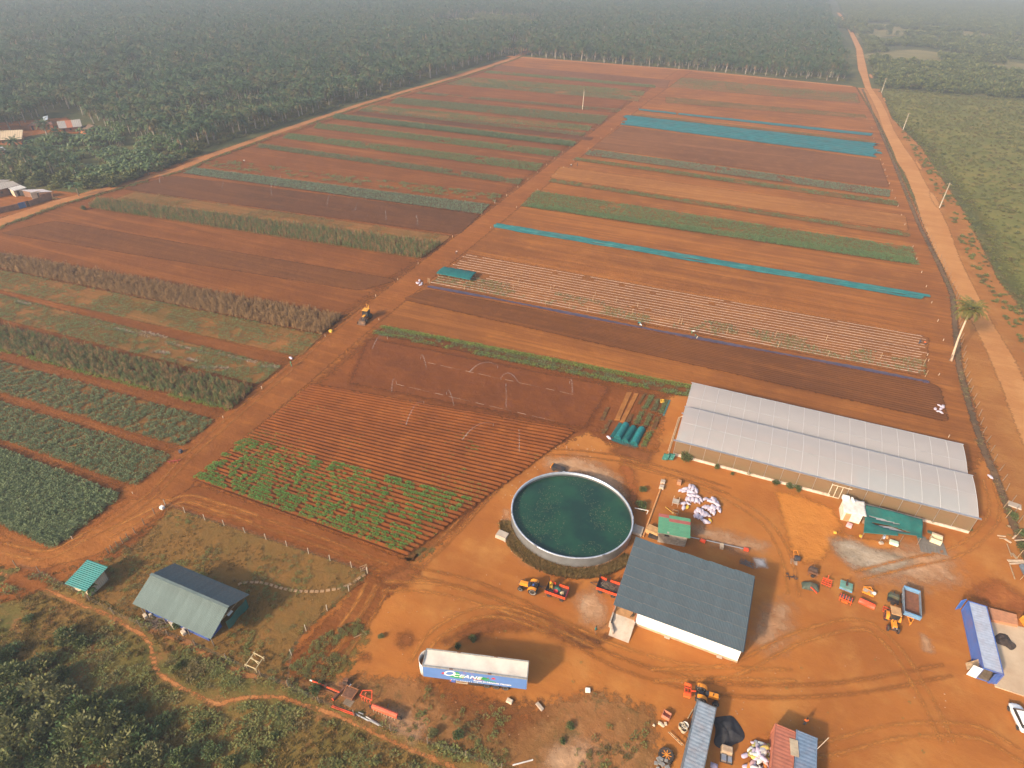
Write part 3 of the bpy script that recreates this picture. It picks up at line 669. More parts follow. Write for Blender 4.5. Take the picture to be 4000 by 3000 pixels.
f_bush = [leafy('crop_bush%d' % i, L_dark, 58, .50, .85, .25, 10 + i) for i in range(4)]
f_cover = [leafy('crop_cover%d' % i, L_mid, 26, .62, .34, .26, 30 + i, dome=.3) for i in range(4)]
f_coverd = [leafy('crop_cover_dark%d' % i, L_dark, 30, .62, .55, .26, 40 + i, dome=.4) for i in range(4)]
f_olive = [leafy('weed_clump%d' % i, L_olive, 20, .60, .25, .22, 50 + i, dome=.3) for i in range(3)]
f_potato = [leafy('ridge_plant%d' % i, L_bright, 60, .46, .44, .20, 60 + i, narrow=.8) for i in range(4)]
f_sprout = [leafy('sprout%d' % i, L_yellow, 8, .16, .16, .12, 70 + i) for i in range(3)]
f_grey = [leafy('cabbage_plant%d' % i, L_grey, 16, .30, .28, .22, 80 + i, narrow=.9) for i in range(3)]
f_yel = [leafy('row_plant%d' % i, L_yellow, 34, .42, .42, .24, 90 + i) for i in range(3)]
f_maize = [stalky('maize_stand%d' % i, [L_dry if i == 0 else L_maize, L_maize], 5, 2.0, 100 + i) for i in range(4)]
f_dry = [stalky('dry_stand%d' % i, [L_dry, L_dry], 6, 2.1, 110 + i) for i in range(4)]
f_tuft = [tuft('dry_tuft%d' % i, L_drygrass, 14, .42, .30, 120 + i) for i in range(3)]
f_grass = [tuft('green_tuft%d' % i, L_grass, 18, .38, .32, 130 + i, .035) for i in range(3)]
f_weeds = [leafy('low_weed%d' % i, L_scrub, 26, .42, .45, .22, 140 + i) for i in range(3)]
f_scrub = [shrub_mesh('scrub_form%d' % i, [L_scrub, L_olive], 1.5, 1.5, 170, .48, 150 + i) for i in range(4)]
f_thick = [shrub_mesh('thicket_form%d' % i, [L_bush, L_scrub], 2.6, 4.0, 230, .85, 160 + i, 8) for i in range(4)]

def noisekeep(cell, lo, seed, p=1.0):
    return lambda x, y: (vnoise(x, y, cell, seed) * .65 + vnoise(x, y, cell * .3, seed + 1) * .35 + RNG.normal(0, .05, len(x)) > lo) & (RNG.random(len(x)) < p)
def crop_strip(name, q, dx, dy, srcs, scl=(.8, 1.2), keep=None, jit=.35, zs=(.85, 1.15), tilt=.06, z=None):
    return scatter(name, fill(quadpx(q), dx, dy, jit, keep, _zs[0] + .0 if z is None else z), srcs, scl, zs, tilt)

# ------------------------------------------------------------------ crops on the strips
crop_strip('leaf_crop', Q['g1'], 1.1, 1.3, f_cover, (.9, 1.3), noisekeep(9, .22, 1))
crop_strip('leaf_crop', Q['g2'], 1.2, 1.5, f_cover, (.8, 1.2), noisekeep(14, .42, 2))
crop_strip('leaf_crop', Q['g2b'], 1.1, 1.3, f_coverd, (.8, 1.2), noisekeep(14, .30, 3))
crop_strip('leaf_crop', Q['g3'], 1.1, 1.3, f_coverd, (.8, 1.2), noisekeep(9, .34, 4))
crop_strip('leaf_crop', Q['g4'], 1.05, 1.2, f_coverd, (.9, 1.3), noisekeep(9, .14, 5))
crop_strip('leaf_crop', Q['g5'], 1.2, 1.3, f_cover, (.8, 1.2), noisekeep(14, .42, 6))
crop_strip('leaf_crop', Q['g5b'], 1.0, 1.2, f_coverd, (.9, 1.2), noisekeep(9, .25, 7))
crop_strip('leaf_crop', Q['g6'], .9, 1.0, f_bush, (1.0, 1.4), noisekeep(9, .06, 8))
crop_strip('leaf_crop', Q['g7'], 1.0, 1.0, f_cover, (.9, 1.2), noisekeep(9, .2, 9))
crop_strip('leaf_crop', Q['g8'], 1.0, 1.0, f_cover, (.9, 1.25), noisekeep(11, .2, 10))
crop_strip('leaf_crop', Q['g9'], .9, .9, f_coverd, (.8, 1.2), noisekeep(7, .26, 11))
crop_strip('leaf_crop', Q['clumps'], 1.2, 1.1, f_cover, (.8, 1.4), noisekeep(3.2, .56, 12))
crop_strip('cabbage_crop', Q['cabb'], .78, .95, f_grey, (1.0, 1.4), noisekeep(9, .08, 13), .12)
crop_strip('weeds', Q['weedy'], 1.0, 1.0, f_olive, (.7, 1.2), noisekeep(7, .50, 14))
crop_strip('maize_crop', Q['maize'], .62, .60, f_maize + f_maize + f_maize + f_dry, (.45, .95), noisekeep(8, .08, 15))
crop_strip('dry_stalk_crop', Q['dry'], .62, .60, f_dry, (.4, .98), noisekeep(4, .22, 16), tilt=.2)
crop_strip('leaf_crop', Q['rowsgreen'], .55, 1.5, f_cover + f_olive, (.5, .85), noisekeep(5, .40, 17), .12)
crop_strip('leaf_crop', Q['lowgreen'], .62, 1.1, f_cover + f_olive, (.5, .85), noisekeep(5, .36, 18), .2)
crop_strip('maize_crop', Q['tall2'], .62, .60, f_maize + f_maize + f_maize + f_dry, (.4, .98), noisekeep(4, .18, 19), tilt=.2)
crop_strip('leaf_crop', (K8(-120, 466), K8(1250, 822), K8(-115, 490), K8(1225, 845)), .7, .8, f_yel, (.7, 1.1), noisekeep(5, .4, 20))
crop_strip('leaf_crop', Q['Rg1'], 1.5, 1.6, f_olive + f_cover, (.7, 1.1), noisekeep(16, .48, 21))
crop_strip('leaf_crop', Q['Rg2'], 1.3, 1.4, f_olive, (.8, 1.2), noisekeep(12, .45, 22))
crop_strip('weeds', Q['Rolive'], 1.4, 1.3, f_olive, (.7, 1.1), noisekeep(10, .52, 23))
crop_strip('cabbage_crop', Q['Rgrey'], .85, 1.2, f_grey, (1.0, 1.5), lambda x, y: noisekeep(10, .2, 24)(x, y) & (np.abs((y % 13) - 6) > 0), .15)
crop_strip('leaf_crop', Q['Rthin'], 1.0, 1.0, f_olive + f_cover, (.8, 1.2), noisekeep(8, .3, 25))
crop_strip('weeds', Q['Rolv'], .9, 1.1, f_olive + f_cover, (.8, 1.3), noisekeep(5, .38, 26))
crop_strip('leaf_crop', Q['Rwide'], .95, .95, f_cover, (.85, 1.15), noisekeep(9, .27, 27))
crop_strip('leaf_crop', (K2(1240, 1260), K3(1540, 1600), K2(1180, 1278), K3(1552, 1640)), .95, .95, f_cover, (1.0, 1.3), noisekeep(13, .15, 28))
# pair of bright rows beside the sprinklers, with weeds between
a4 = (K4(150, 592), K4(2070, 962), K4(135, 608), K4(2060, 990)); b4 = (K4(95, 622), K4(2050, 1015), K4(90, 645), K4(2040, 1038))
crop_strip('row_crop', a4, .50, 1.0, f_yel, (.8, 1.15), None, .15)
crop_strip('row_crop', b4, .55, .9, f_yel + f_cover, (.7, 1.05), noisekeep(6, .25, 29), .2)
crop_strip('weeds', (K4(140, 608), K4(2060, 992), K4(110, 622), K4(2050, 1014)), .7, .8, f_coverd, (.5, .9), noisekeep(6, .38, 30))

# plants on the ridges: the largest in view one by one, the rest as one mass
def individuals(name, pts, meshes, label, cat, group, scl):
    for i, p in enumerate(pts):
        o = inst(name, meshes[i % len(meshes)], None, p, RNG.uniform(0, 6.28), tuple(RNG.uniform(*scl) * k for k in (1, 1, RNG.uniform(.9, 1.1))))
        tag(o, label, cat, group)
def on_ridges(k0, k1, dx, keep, z, jit=.10, u0=0., u1=1.):
    a, b, c, d = (np.array([q.x, q.y]) for q in quadpx((K4(-290, 950), K4(1350, 1240), (757, 1880), (1580, 2182)))); out = []
    for k in range(k0, k1):
        v = k / 40.0; l = a + (c - a) * v; r = b + (d - b) * v; n = int(np.linalg.norm(r - l) / dx); u = u0 + (u1 - u0) * (np.arange(n) + RNG.uniform(-.35, .35, n)) / n
        out.append(l + (r - l) * u[:, None] + RNG.normal(0, jit, (n, 2)))
    P = np.vstack(out); P = P[keep(P[:, 0], P[:, 1])]; return np.column_stack([P, np.full(len(P), z)])
P = on_ridges(25, 40, .62, noisekeep(1.3, .43, 31), .34, .06, .0, .97)
P = P[np.argsort(P[:, 1])]
individuals('ridge_plant', P[:300], f_potato, 'bright green clump on the near ridges of the furrowed plot', 'crop plant',
            'green plants on the near ridges of the furrowed plot', (.6, 1.1))
scatter('ridge_crop', P[300:], f_potato, (.5, 1.05), (.9, 1.1))
P = on_ridges(21, 40, .6, noisekeep(4, .58, 32), .34); scatter('ridge_sprouts', P, f_sprout, (.8, 1.5))
P = on_ridges(0, 26, .9, noisekeep(6, .66, 33, .7), .34); scatter('ridge_sprouts', P, f_sprout, (.7, 1.3))
# dark bushes of the three near strips
near = []; rest = []
for k, dx, dy, kp, sc in (('bushA1', 1.12, 1.05, noisekeep(3, .24, 34), (.65, 1.0)), ('bushA2', 1.08, 1.1, noisekeep(7, .08, 35), (.75, 1.1)), ('bushA3', 1.0, 1.05, noisekeep(7, .0, 36), (1.0, 1.4))):
    P = fill(quadpx(Q[k]), dx, dy, .3, kp, .1)
    if k == 'bushA3':
        P = P[np.argsort(P[:, 1])]; near = P[:300]; P = P[300:]
        individuals('vegetable_bush', near, f_bush, 'dark green bush in the near half of the corner crop strip', 'bush', 'dark bushes of the corner crop strip', (.9, 1.35))
    scatter('bush_crop', P, f_bush, sc, (.85, 1.2))

# ------------------------------------------------------------------ rough growth
def area_pts(poly, n, keep=None, z=.06):
    A = np.array(poly); lo, hi = A.min(0), A.max(0); P = RNG.uniform(lo, hi, (n, 2)); P = P[pydist(P, A) > 0]
    if keep is not None: P = P[keep(P[:, 0], P[:, 1])]
    return np.column_stack([P, np.full(len(P), z)])
ROUGH = PX((-500, 2130), (0, 2215), (160, 2245), (560, 2430), (1100, 2675), (1560, 2860), (2000, 3000), (2500, 3200), (1700, 3500), (-300, 3500))
PAW = [(p.x, p.y) for p in smooth_line(PX(*PA), 3)]
def off_path(P, line, w):
    L = np.array([(q[0], q[1]) for q in line]); d = np.full(len(P), 1e9)
    for a, b in zip(L[:-1], L[1:]):
        e = b - a; t = np.clip(((P[:, :2] - a) @ e) / (e @ e), 0, 1); d = np.minimum(d, np.linalg.norm(P[:, :2] - a - t[:, None] * e, axis=1))
    return P[d > w]
scatter('grass', off_path(area_pts(ROUGH, 22000, noisekeep(9, .44, 40)), PAW, .7), f_tuft + f_grass, (.5, 1.15), tilt=.15)
scatter('weeds', off_path(area_pts(ROUGH, 9000, noisekeep(6, .52, 41)), PAW, 1.0), f_weeds, (.6, 1.5), tilt=.1)
COMP = PX((665, 1985), (960, 2085), (1430, 2238), (1345, 2325), (1175, 2470), (1095, 2590), (1100, 2655), (880, 2560), (560, 2420), (330, 2310), (200, 2245), (430, 2150))
scatter('grass', area_pts(COMP, 5200, noisekeep(3, .48, 42), .07), f_tuft + f_tuft + f_grass, (.3, .65), tilt=.15)
scatter('weeds', area_pts(COMP, 1600, noisekeep(5, .62, 43), .07), f_weeds, (.4, .9))
WEED = PX((1080, 2650), (1400, 2650), (1640, 2670), (1800, 2750), (2100, 2770), (2330, 2710), (2540, 2790), (2540, 3050), (2300, 3150), (1900, 2970), (1540, 2850))
scatter('weeds', area_pts(WEED, 2600, noisekeep(5, .60, 44), .08), f_weeds + f_grass, (.4, 1.0))
scatter('weeds', area_pts(PX((1130, 2610), (1250, 2490), (1400, 2420), (1440, 2480), (1350, 2620), (1240, 2680)), 900, noisekeep(4, .5, 45), .08), f_weeds + f_grass, (.4, .8))
# grass skirt round the tank, weeds along the ditch bank and the verge
TC = (-17.4, 76.2); TRX, TRY = 10.95, 10.25
t_ = RNG.uniform(-.85 * PI, -.12 * PI, 2600); r_ = 1.06 + RNG.random(2600) * .16 * (1 - np.abs(t_ + .5 * PI) * .2)
scatter('grass', np.column_stack([TC[0] + TRX * r_ * np.cos(t_), TC[1] + TRY * r_ * np.sin(t_), np.full(2600, .08)]), f_grass + f_tuft, (.9, 1.7))
DITCH = PX((1830, 1720), (1890, 1750), (1800, 1880), (1680, 2030), (1620, 2160), (1560, 2150), (1660, 2010), (1780, 1860))
scatter('weeds', area_pts(DITCH, 900, noisekeep(4, .50, 46), .08), f_weeds + f_yel, (.4, .9))
VERGE = [(60.5, 617), (62.1, 392), (62.3, 280), (63.7, 236), (63.9, 212), (58.3, 165), (57.5, 146), (57.3, 130), (57.7, 123), (58.0, 107), (58.6, 96), (59, 88)]
def along(line, n, w, z=.08, keep=None):
    L = [Vector(p) for p in line]; seg = [(a, b, (b - a).length) for a, b in zip(L[:-1], L[1:])]; T = sum(s[2] for s in seg); out = []
    for u in RNG.uniform(0, T, n):
        for a, b, l in seg:
            if u <= l: break
            u -= l
        q = a.lerp(b, min(1, u / l)); out.append((q.x + RNG.normal(0, w), q.y + RNG.normal(0, w), z))
    P = np.array(out); return P[keep(P[:, 0], P[:, 1])] if keep is not None else P
struct(patch('ditch', ribbon(VERGE, 1.4), .10, soil('ditch_litter', (.15, .090, .050), (.09, .060, .036), (.24, .13, .065), big=.05, mid=.3), (.8, 2), .8))
scatter('weeds', along(VERGE, 1100, .6, keep=noisekeep(9, .45, 47)), f_weeds + f_olive + f_tuft, (.4, .9))
LRW = [(p[0] + 4.6, p[1]) for p in PX(*LR)]
scatter('weeds', along(LRW, 2600, .7, keep=noisekeep(12, .30, 48)), f_weeds, (.7, 1.5))

# ------------------------------------------------------------------ shrubs below the fence, one by one
SHF = []
for i in range(6):
    ms = [[L_bush, L_scrub], [L_bush2, L_scrub], [L_bush, L_mid]][i % 3]
    SHF.append((shrub_mesh('shrub_crown_form%d' % i, ms, 1.5, 2.0, 700, .30, 200 + i, 8), stems_mesh('shrub_stem_form%d' % i, m_bark, 1.5, 2.0, 6, 210 + i)))
shrub_spots = [(40, 2560, 1.0), (95, 2640, 1.2), (180, 2600, 1.1), (250, 2640, .9), (60, 2740, 1.5), (160, 2720, 1.6), (260, 2720, 1.3), (30, 2830, 1.6), (120, 2820, 1.3), (210, 2810, 1.5), (310, 2790, 1.5),
               (390, 2760, 1.2), (450, 2800, 1.3), (360, 2860, 1.6), (260, 2890, 1.3), (150, 2910, 1.4), (50, 2930, 1.5), (440, 2880, 1.4), (520, 2850, 1.2), (560, 2900, 1.3), (480, 2950, 1.4), (380, 2960, 1.3), (280, 2985, 1.3),
               (170, 2995, 1.2), (620, 2960, 1.2), (700, 2980, 1.1), (250, 2490, .8), (320, 2520, .9), (270, 2510, 1.0), (690, 2450, .5), (780, 2850, .6), (820, 2950, .8), (900, 2990, .7), (115, 2420, .5), (640, 2830, .7),
               (560, 2780, .6), (10, 2660, 1.2), (560, 3010, 1.4), (40, 3030, 1.5), (450, 3050, 1.5), (720, 3050, 1.2), (1000, 2960, .5), (1070, 2880, .35), (700, 2610, .45), (520, 2700, .5), (-40, 2780, 1.5), (-50, 2900, 1.5), (-30, 2600, 1.3)]
kinds = ['dark green', 'pale grey green', 'fresh green']
shn = {}
for i, (px, py, s) in enumerate(sorted(shrub_spots)):
    p = G(px, py); k = i % 6 if s > .7 else (0, 3, 2, 5)[i % 4]
    key = (k % 3, s > 1.15, s > .75); shn[key] = shn.get(key, 0) + 1
    where = 'in the lower left thicket' if s > .75 else 'alone in the rough grass by the footpath'
    t = thing('shrub', '%s %s %s shrub from the left %s' % (ORD[shn[key] - 1], 'tall' if s > 1.15 else 'low', kinds[k % 3], where), 'shrub', p, RNG.uniform(0, 6), 'shrubs in the rough ground below the fence')
    t.scale = (s, s, s * RNG.uniform(.8, 1.1)); inst('crown', SHF[k][0], t); inst('stem', SHF[k][1], t)
for px, py, s, lab in ((2677, 1798, .9, 'round dark shrub against the white kerb at the left end of the greenhouse'), (2800, 1830, .45, 'purple brown bush on the greenhouse kerb'), (2860, 1855, .3, 'small bush by the greenhouse kerb between the purple bush and the door'),
                       (2922, 1853, .45, 'upright green bush against the greenhouse net wall'), (3030, 1890, .5, 'green bush left of the greenhouse door'), (3080, 1905, .5, 'spreading bush close to the left of the greenhouse door'), (3115, 1915, .5, 'reddish bush just left of the greenhouse door'),
                       (3640, 2040, .4, 'brown bush on the kerb beyond the green canopy'), (3778, 2072, .5, 'dark purple bush at the right end of the greenhouse kerb'), (2505, 1985, .7, 'bright green bush beside the tank and the orange pipe'), (2510, 1920, .5, 'weedy bush above the tank by the rubble'),
                       (1850, 2500, .45, 'dark weed bush in the shade behind the blue trailer'), (1790, 2530, .35, 'low weed bush behind the front end of the blue trailer'), (1490, 2490, .35, 'grey green weed on the yard beside the rutted drive'), (1235, 2700, .6, 'bush behind the rusty frame'),
                       (1690, 2870, .5, 'brown leafless bush on the weedy ground'), (1790, 2880, .5, 'olive bush at the foot of the weedy slope'), (2230, 2840, .4, 'green bush at the lower edge of the yard'), (2200, 2900, .3, 'small green bush below the yard edge'),
                       (3955, 2025, .6, 'green bush in the ditch by the flat stone'), (3985, 2090, .6, 'green bush behind the timber scraps'), (3990, 2140, .6, 'dark bush beside the grey roll'), (3690, 2005, .3, 'tuft at the greenhouse corner post'),
                       (330, 820, .8, 'dark bush at the corner of the compound wall')):
    k = 0 if 'dark' in lab or 'purple' in lab else (1 if 'grey' in lab or 'brown' in lab else 2)
    t = thing('shrub', lab, 'shrub', G(px, py), RNG.uniform(0, 6)); t.scale = (s, s, s); inst('crown', SHF[k + 3 * (px % 2)][0], t); inst('stem', SHF[k + 3 * (px % 2)][1], t)

# ------------------------------------------------------------------ oil palms
def inview(P, m=450, zz=8.0):
    w = np.column_stack([P[:, 0], P[:, 1], np.full(len(P), zz - CAM_H)]); q = w @ ROT
    u = q[:, 0] / q[:, 2] * F + 2000; v = q[:, 1] / q[:, 2] * F + 1500
    return (q[:, 2] > 0) & (u > -m) & (u < 4000 + m) & (v > -300) & (v < 3300)
PALM = []
for i in range(4):
    th = (5.6, 6.4, 7.0, 6.0)[i]; tb = MB(); tb.tube([(0, 0, -.2), (.05 * i, .04, th * .5), (.08, .05 * i, th)], [.30, .24, .22], 7)
    cb = MB(); palm_crown(cb, Vector((.08, .05 * i, th)), 4.3, 30, 300 + i, 8, dead=3)
    PALM.append((cb.mesh('palm_crown_form%d' % i, [L_palm, L_palmdead]), tb.mesh('palm_trunk_form%d' % i, m_palebark)))
def merged(name, pair):
    b = bmesh.new(); b.from_mesh(pair[0]); n0 = len(b.faces); b.from_mesh(pair[1]); b.faces.ensure_lookup_table()
    for f in b.faces[n0:]: f.material_index = 2
    me = bpy.data.meshes.new(name); b.to_mesh(me); b.free()
    for k in (L_palm, L_palmdead, m_palebark): me.materials.append(k)
    return me
def simple_palm(i):
    b = MB(); palm_crown(b, Vector((0, 0, 6.2)), 4.4, 20, 330 + i, 3, dead=2); b.mi = 2; b.tube([(0, 0, 0), (0, 0, 6.2)], .25, 4, False)
    return b.mesh('far_palm_form%d' % i, [L_palm, L_palmdead, m_palebark])
f_palm = [merged('near_palm_form%d' % i, p) for i, p in enumerate(PALM)]; f_far = [simple_palm(i) for i in range(4)]
def trigrid(x0, x1, y0, y1, s, jit=.9):
    ny = int((y1 - y0) / (s * .866)); nx = int((x1 - x0) / s); X, Y = np.meshgrid(np.arange(nx) * s, np.arange(ny) * s * .866); X = X + (np.arange(ny) % 2)[:, None] * s / 2
    P = np.column_stack([X.ravel() + x0, Y.ravel() + y0]); return P + RNG.normal(0, jit, P.shape)
T_ = trigrid(-1750, 62, 120, 2900, 8.6, 1.0)
vill = PX((-300, 560), (-20, 540), (250, 420), (340, 470), (420, 520), (330, 640), (390, 760), (300, 800), (0, 870), (-400, 900))
ban = PX((330, 530), (420, 490), (520, 520), (690, 560), (740, 610), (600, 680), (520, 710), (300, 740), (60, 640), (150, 560))
hamlet = PX((1600, 95), (1850, 60), (2150, 80), (2080, 112), (1980, 118), (1800, 112))
clear2 = PX((1950, 185), (2020, 165), (2075, 190), (2040, 205))
roadE = np.array(RRW)
keep = (((T_[:, 0] < -266) & (T_[:, 1] > 100)) | ((T_[:, 1] > 648) & (T_[:, 0] < 50)))
keep &= (pydist(T_, vill) < 0) & (pydist(T_, ban) < 3) & (pydist(T_, hamlet) < 0) & (pydist(T_, clear2) < 0)
keep &= ~((T_[:, 1] > 640) & (np.abs(T_[:, 0] - np.interp(T_[:, 1], roadE[::-1, 1], roadE[::-1, 0])) < 9))
T_ = T_[keep]; T_ = T_[inview(T_)]
far_gap = (vnoise(T_[:, 0], T_[:, 1], 260, 60) > .74) & (T_[:, 1] > 900)
T_ = T_[~(far_gap & (T_[:, 0] < -420)) & (vnoise(T_[:, 0], T_[:, 1], 35, 63) > .13)]; dist = np.hypot(T_[:, 0], T_[:, 1])
vis = inview(T_, -10); order = np.argsort(dist + np.where(vis, 0, 5000)); first = order[:300]; others = order[300:]
fr_ = []
for n_, i in enumerate(first):
    p = T_[i]; s = RNG.uniform(.9, 1.5); k = n_ % 4
    row = 'front palm of the plantation beside the left dirt road' if p[0] > -276 else ('oil palm close behind the front row left of the dirt road' if p[0] > -310 else 'oil palm deep in the plantation behind the village')
    t = thing('oil_palm', row, 'palm', (p[0], p[1], 0), RNG.uniform(0, 6.28), 'oil palms of the plantation left of the fields')
    if p[0] > -276: fr_.append(t)
    t.scale = (s * RNG.uniform(.9, 1.1), s * RNG.uniform(.9, 1.1), s); inst('crown', PALM[k][0], t); inst('trunk', PALM[k][1], t)
for n_, t in enumerate(sorted(fr_, key=lambda o: o.location.y)): t['label'] = '%s palm from the near end of the front row left of the dirt road' % (ORD[n_] if n_ < len(ORD) else 'late'); 
O_ = T_[others]; od = dist[others]
n3 = od < 760
scatter('palm_plantation', np.column_stack([O_[n3], np.zeros(n3.sum())]), f_palm, (.85, 1.5), (.8, 1.25), .05)
scatter('palm_plantation', np.column_stack([O_[~n3], np.zeros((~n3).sum())]), f_far, (.9, 1.6), (.8, 1.25), .05)
# undergrowth along the forest edge
E_ = np.column_stack([RNG.uniform(-282, -264, 2400), RNG.uniform(190, 650, 2400)]); E2 = np.column_stack([RNG.uniform(-240, 50, 1600), RNG.uniform(650, 668, 1600)])
E_ = np.vstack([E_, E2]); scatter('undergrowth', np.column_stack([E_, np.zeros(len(E_))]), f_scrub, (.5, 1.0), (.4, .9))
# village gardens: bananas and bushes
def banana_mesh(i):
    rg = random.Random(400 + i); b = MB(); b.mi = 1; b.tube([(0, 0, -.1), (.1, 0, 1.8)], [.16, .1], 6); b.mi = 0
    for k in range(9):
        a = k * 2.4 + rg.uniform(-.3, .3); o = Vector((math.cos(a), math.sin(a), 0)); s = Vector((-o.y, o.x, 0)) * .32; p = Vector((.1, 0, 1.8)); L = rg.uniform(1.7, 2.5); up = rg.uniform(.35, 1.2)
        q = [p, p + o * L * .35 + Vector((0, 0, L * .4 * up)), p + o * L * .75 + Vector((0, 0, L * .38 * up)), p + o * L * 1.0 + Vector((0, 0, L * .05 * up))]
        b.add([q[0] - s * .2, q[0] + s * .2, q[1] + s, q[1] - s, q[2] + s, q[2] - s, q[3]], [(0, 1, 2, 3), (3, 2, 4, 5), (5, 4, 6)])
    return b.mesh('banana_form%d' % i, [L_banana, m_bark])
f_ban = [banana_mesh(i) for i in range(3)]
scatter('banana_grove', area_pts(ban, 900, noisekeep(14, .40, 61), 0), f_ban, (.9, 1.5), (.9, 1.2))
scatter('undergrowth', area_pts(PX((-100, 650), (300, 700), (560, 690), (740, 600), (800, 590), (700, 640), (420, 740), (200, 740), (-100, 700)), 1600, noisekeep(14, .34, 62), 0), f_scrub + f_thick[:1], (.6, 1.4), (.6, 1.1))
P = PX((70, 600), (130, 640), (60, 655), (190, 620), (235, 560), (190, 545), (110, 655), (260, 650), (300, 690), (160, 690), (210, 690), (20, 660), (560, 540), (640, 500), (730, 520), (760, 560), (500, 450), (420, 470), (140, 700), (60, 705))
for i, p in enumerate(sorted(P)):
    s = RNG.uniform(.85, 1.25)
    t = thing('oil_palm', '%s oil palm from the left in the gardens between village and dirt road' % ORD[i], 'palm', (p[0], p[1], 0), RNG.uniform(0, 6), 'palms of the village gardens'); t.scale = (s, s, s); inst('crown', PALM[i % 4][0], t); inst('trunk', PALM[i % 4][1], t)
t = thing('banana_plant', 'banana plant alone beside the dirt road at the end of the compound wall', 'banana plant', G(308, 765)); t.scale = (1.9,) * 3; inst('leaves', f_ban[0], t)

# ------------------------------------------------------------------ scrub and bush right of the sandy road
S_ = np.column_stack([RNG.uniform(70, 520, 60000), RNG.uniform(90, 628, 60000)]); S_ = S_[inview(S_, 500, 1)]
rx = np.interp(S_[:, 1], roadE[::-1, 1], roadE[::-1, 0]); S_ = S_[(S_[:, 0] > rx + 6) & ~((S_[:, 0] < 84) & (S_[:, 1] < 150) )]
dn = vnoise(S_[:, 0], S_[:, 1], 30, 70) * .6 + vnoise(S_[:, 0], S_[:, 1], 8, 71) * .4
S_ = S_[dn > .24]; scatter('scrub', np.column_stack([S_, np.zeros(len(S_))]), f_scrub + f_weeds, (.28, .75), (.35, .9))
S2 = np.column_stack([RNG.uniform(70, 520, 2400), RNG.uniform(90, 628, 2400)]); rx = np.interp(S2[:, 1], roadE[::-1, 1], roadE[::-1, 0])
S2 = S2[(S2[:, 0] > rx + 16) & inview(S2, 500, 1) & (vnoise(S2[:, 0], S2[:, 1], 24, 72) > .66)]; scatter('scrub', np.column_stack([S2, np.zeros(len(S2))]), f_thick, (.3, .6), (.5, .9))
B_ = trigrid(66, 1500, 632, 3600, 7.0, 2.0); B_ = B_[inview(B_, 500)]
rx = np.interp(B_[:, 1], roadE[::-1, 1], roadE[::-1, 0]); B_ = B_[B_[:, 0] > rx + 8]
sav = PX((3280, 220), (3560, 190), (4100, 260), (4200, 300), (3800, 262), (3500, 240)); sav2 = PX((3330, 155), (3500, 140), (3800, 190), (4200, 215), (4200, 160), (3900, 130), (3500, 95), (3340, 90))
inS = (pydist(B_, sav) > -25) | (pydist(B_, sav2) > -40)
kp = ~inS | (vnoise(B_[:, 0], B_[:, 1], 40, 73) > .60)
B_ = B_[kp]; scatter('far_bush', np.column_stack([B_, np.zeros(len(B_))]), f_thick, (1.0, 1.8), (.8, 1.2))
m_sav = soil('savanna_grass', (.21, .165, .065), (.15, .13, .048), (.27, .20, .085), big=.01, mid=.04, fine=.3, bump=0)
for s_ in (sav, sav2): struct(patch('savanna', s_, .05, m_sav, 25, 18))
struct(patch('savanna', hamlet, .05, m_sav, 12, 15)); struct(patch('savanna', clear2, .05, soil('track_earth', (.36, .17, .08), (.28, .13, .06), (.42, .22, .11), big=.03), 5, 6))
H_ = area_pts(hamlet, 700, lambda x, y: vnoise(x, y, 60, 75) > .62, 0); scatter('far_bush', H_, f_thick, (.9, 1.7), (.8, 1.2))
# far woodland beyond the plantation
FW = trigrid(-2600, 400, 900, 3600, 15, 5); FW = FW[inview(FW, 500)]; FW = FW[(np.hypot(FW[:, 0], FW[:, 1]) > 1150) & (vnoise(FW[:, 0], FW[:, 1], 260, 60) > .70) & (pydist(FW, hamlet) < 0)]
FW = FW[vnoise(FW[:, 0], FW[:, 1], 90, 77) > .35]; scatter('far_bush', np.column_stack([FW, np.zeros(len(FW))]), f_thick, (1.2, 2.2), (.9, 1.4))

b_ = MB(); b_.lathe([(.001, -.5), (.8, -.3), (1, .1), (.6, .55), (.001, .7)], 6); stone_f = b_.mesh('stone_form', mat('yard_stone', (.36, .20, .11), .9, var=.3))
YD = PX((1480, 2300), (1660, 2220), (1950, 2220), (2200, 2300), (2400, 2500), (2900, 2650), (3700, 2500), (3750, 2950), (3000, 2990), (2400, 2960), (1900, 2900), (1300, 2690))
scatter('yard_stones', area_pts(YD, 600, noisekeep(8, .52, 95), .05), [stone_f], (.04, .12), tilt=.3)
scatter('yard_stones', area_pts(PX((1950, 1750), (2300, 1690), (2500, 1950), (2480, 2100), (2300, 2240), (2000, 2180), (1940, 1980)), 500, noisekeep(5, .5, 96), .05), [stone_f], (.06, .2), tilt=.3)
scatter('weeds', area_pts(YD, 260, noisekeep(6, .62, 97), .05), f_weeds, (.15, .45))

# ------------------------------------------------------------------ buildings: helpers and finishes
m_galv = mat('galvanised_steel', (.52, .54, .57), .38, .75, var=.12, scale=.6, dirt=.25)
m_white = mat('white_paint', (.78, .76, .72), .5, dirt=.25, var=.06)
m_cream = mat('cream_plaster', (.58, .47, .34), .85, dirt=.5, var=.12, scale=.8)
m_conc = mat('concrete', (.46, .39, .32), .9, dirt=.45, var=.15, scale=.7, bump=.2)
m_wood = mat('raw_timber', (.38, .26, .15), .85, var=.3, scale=2)
m_oldwood = mat('weathered_timber', (.22, .165, .12), .9, var=.3, scale=2)
m_slate = mat('slate_blue_roofing', (.095, .130, .148), .55, .2, var=.16, scale=.35, dirt=.30, dirtcol=(.20, .155, .13))
m_pale_roof = mat('grey_green_roofing', (.185, .235, .215), .45, .3, var=.12, scale=.5, dirt=.2, dirtcol=(.22, .18, .14))
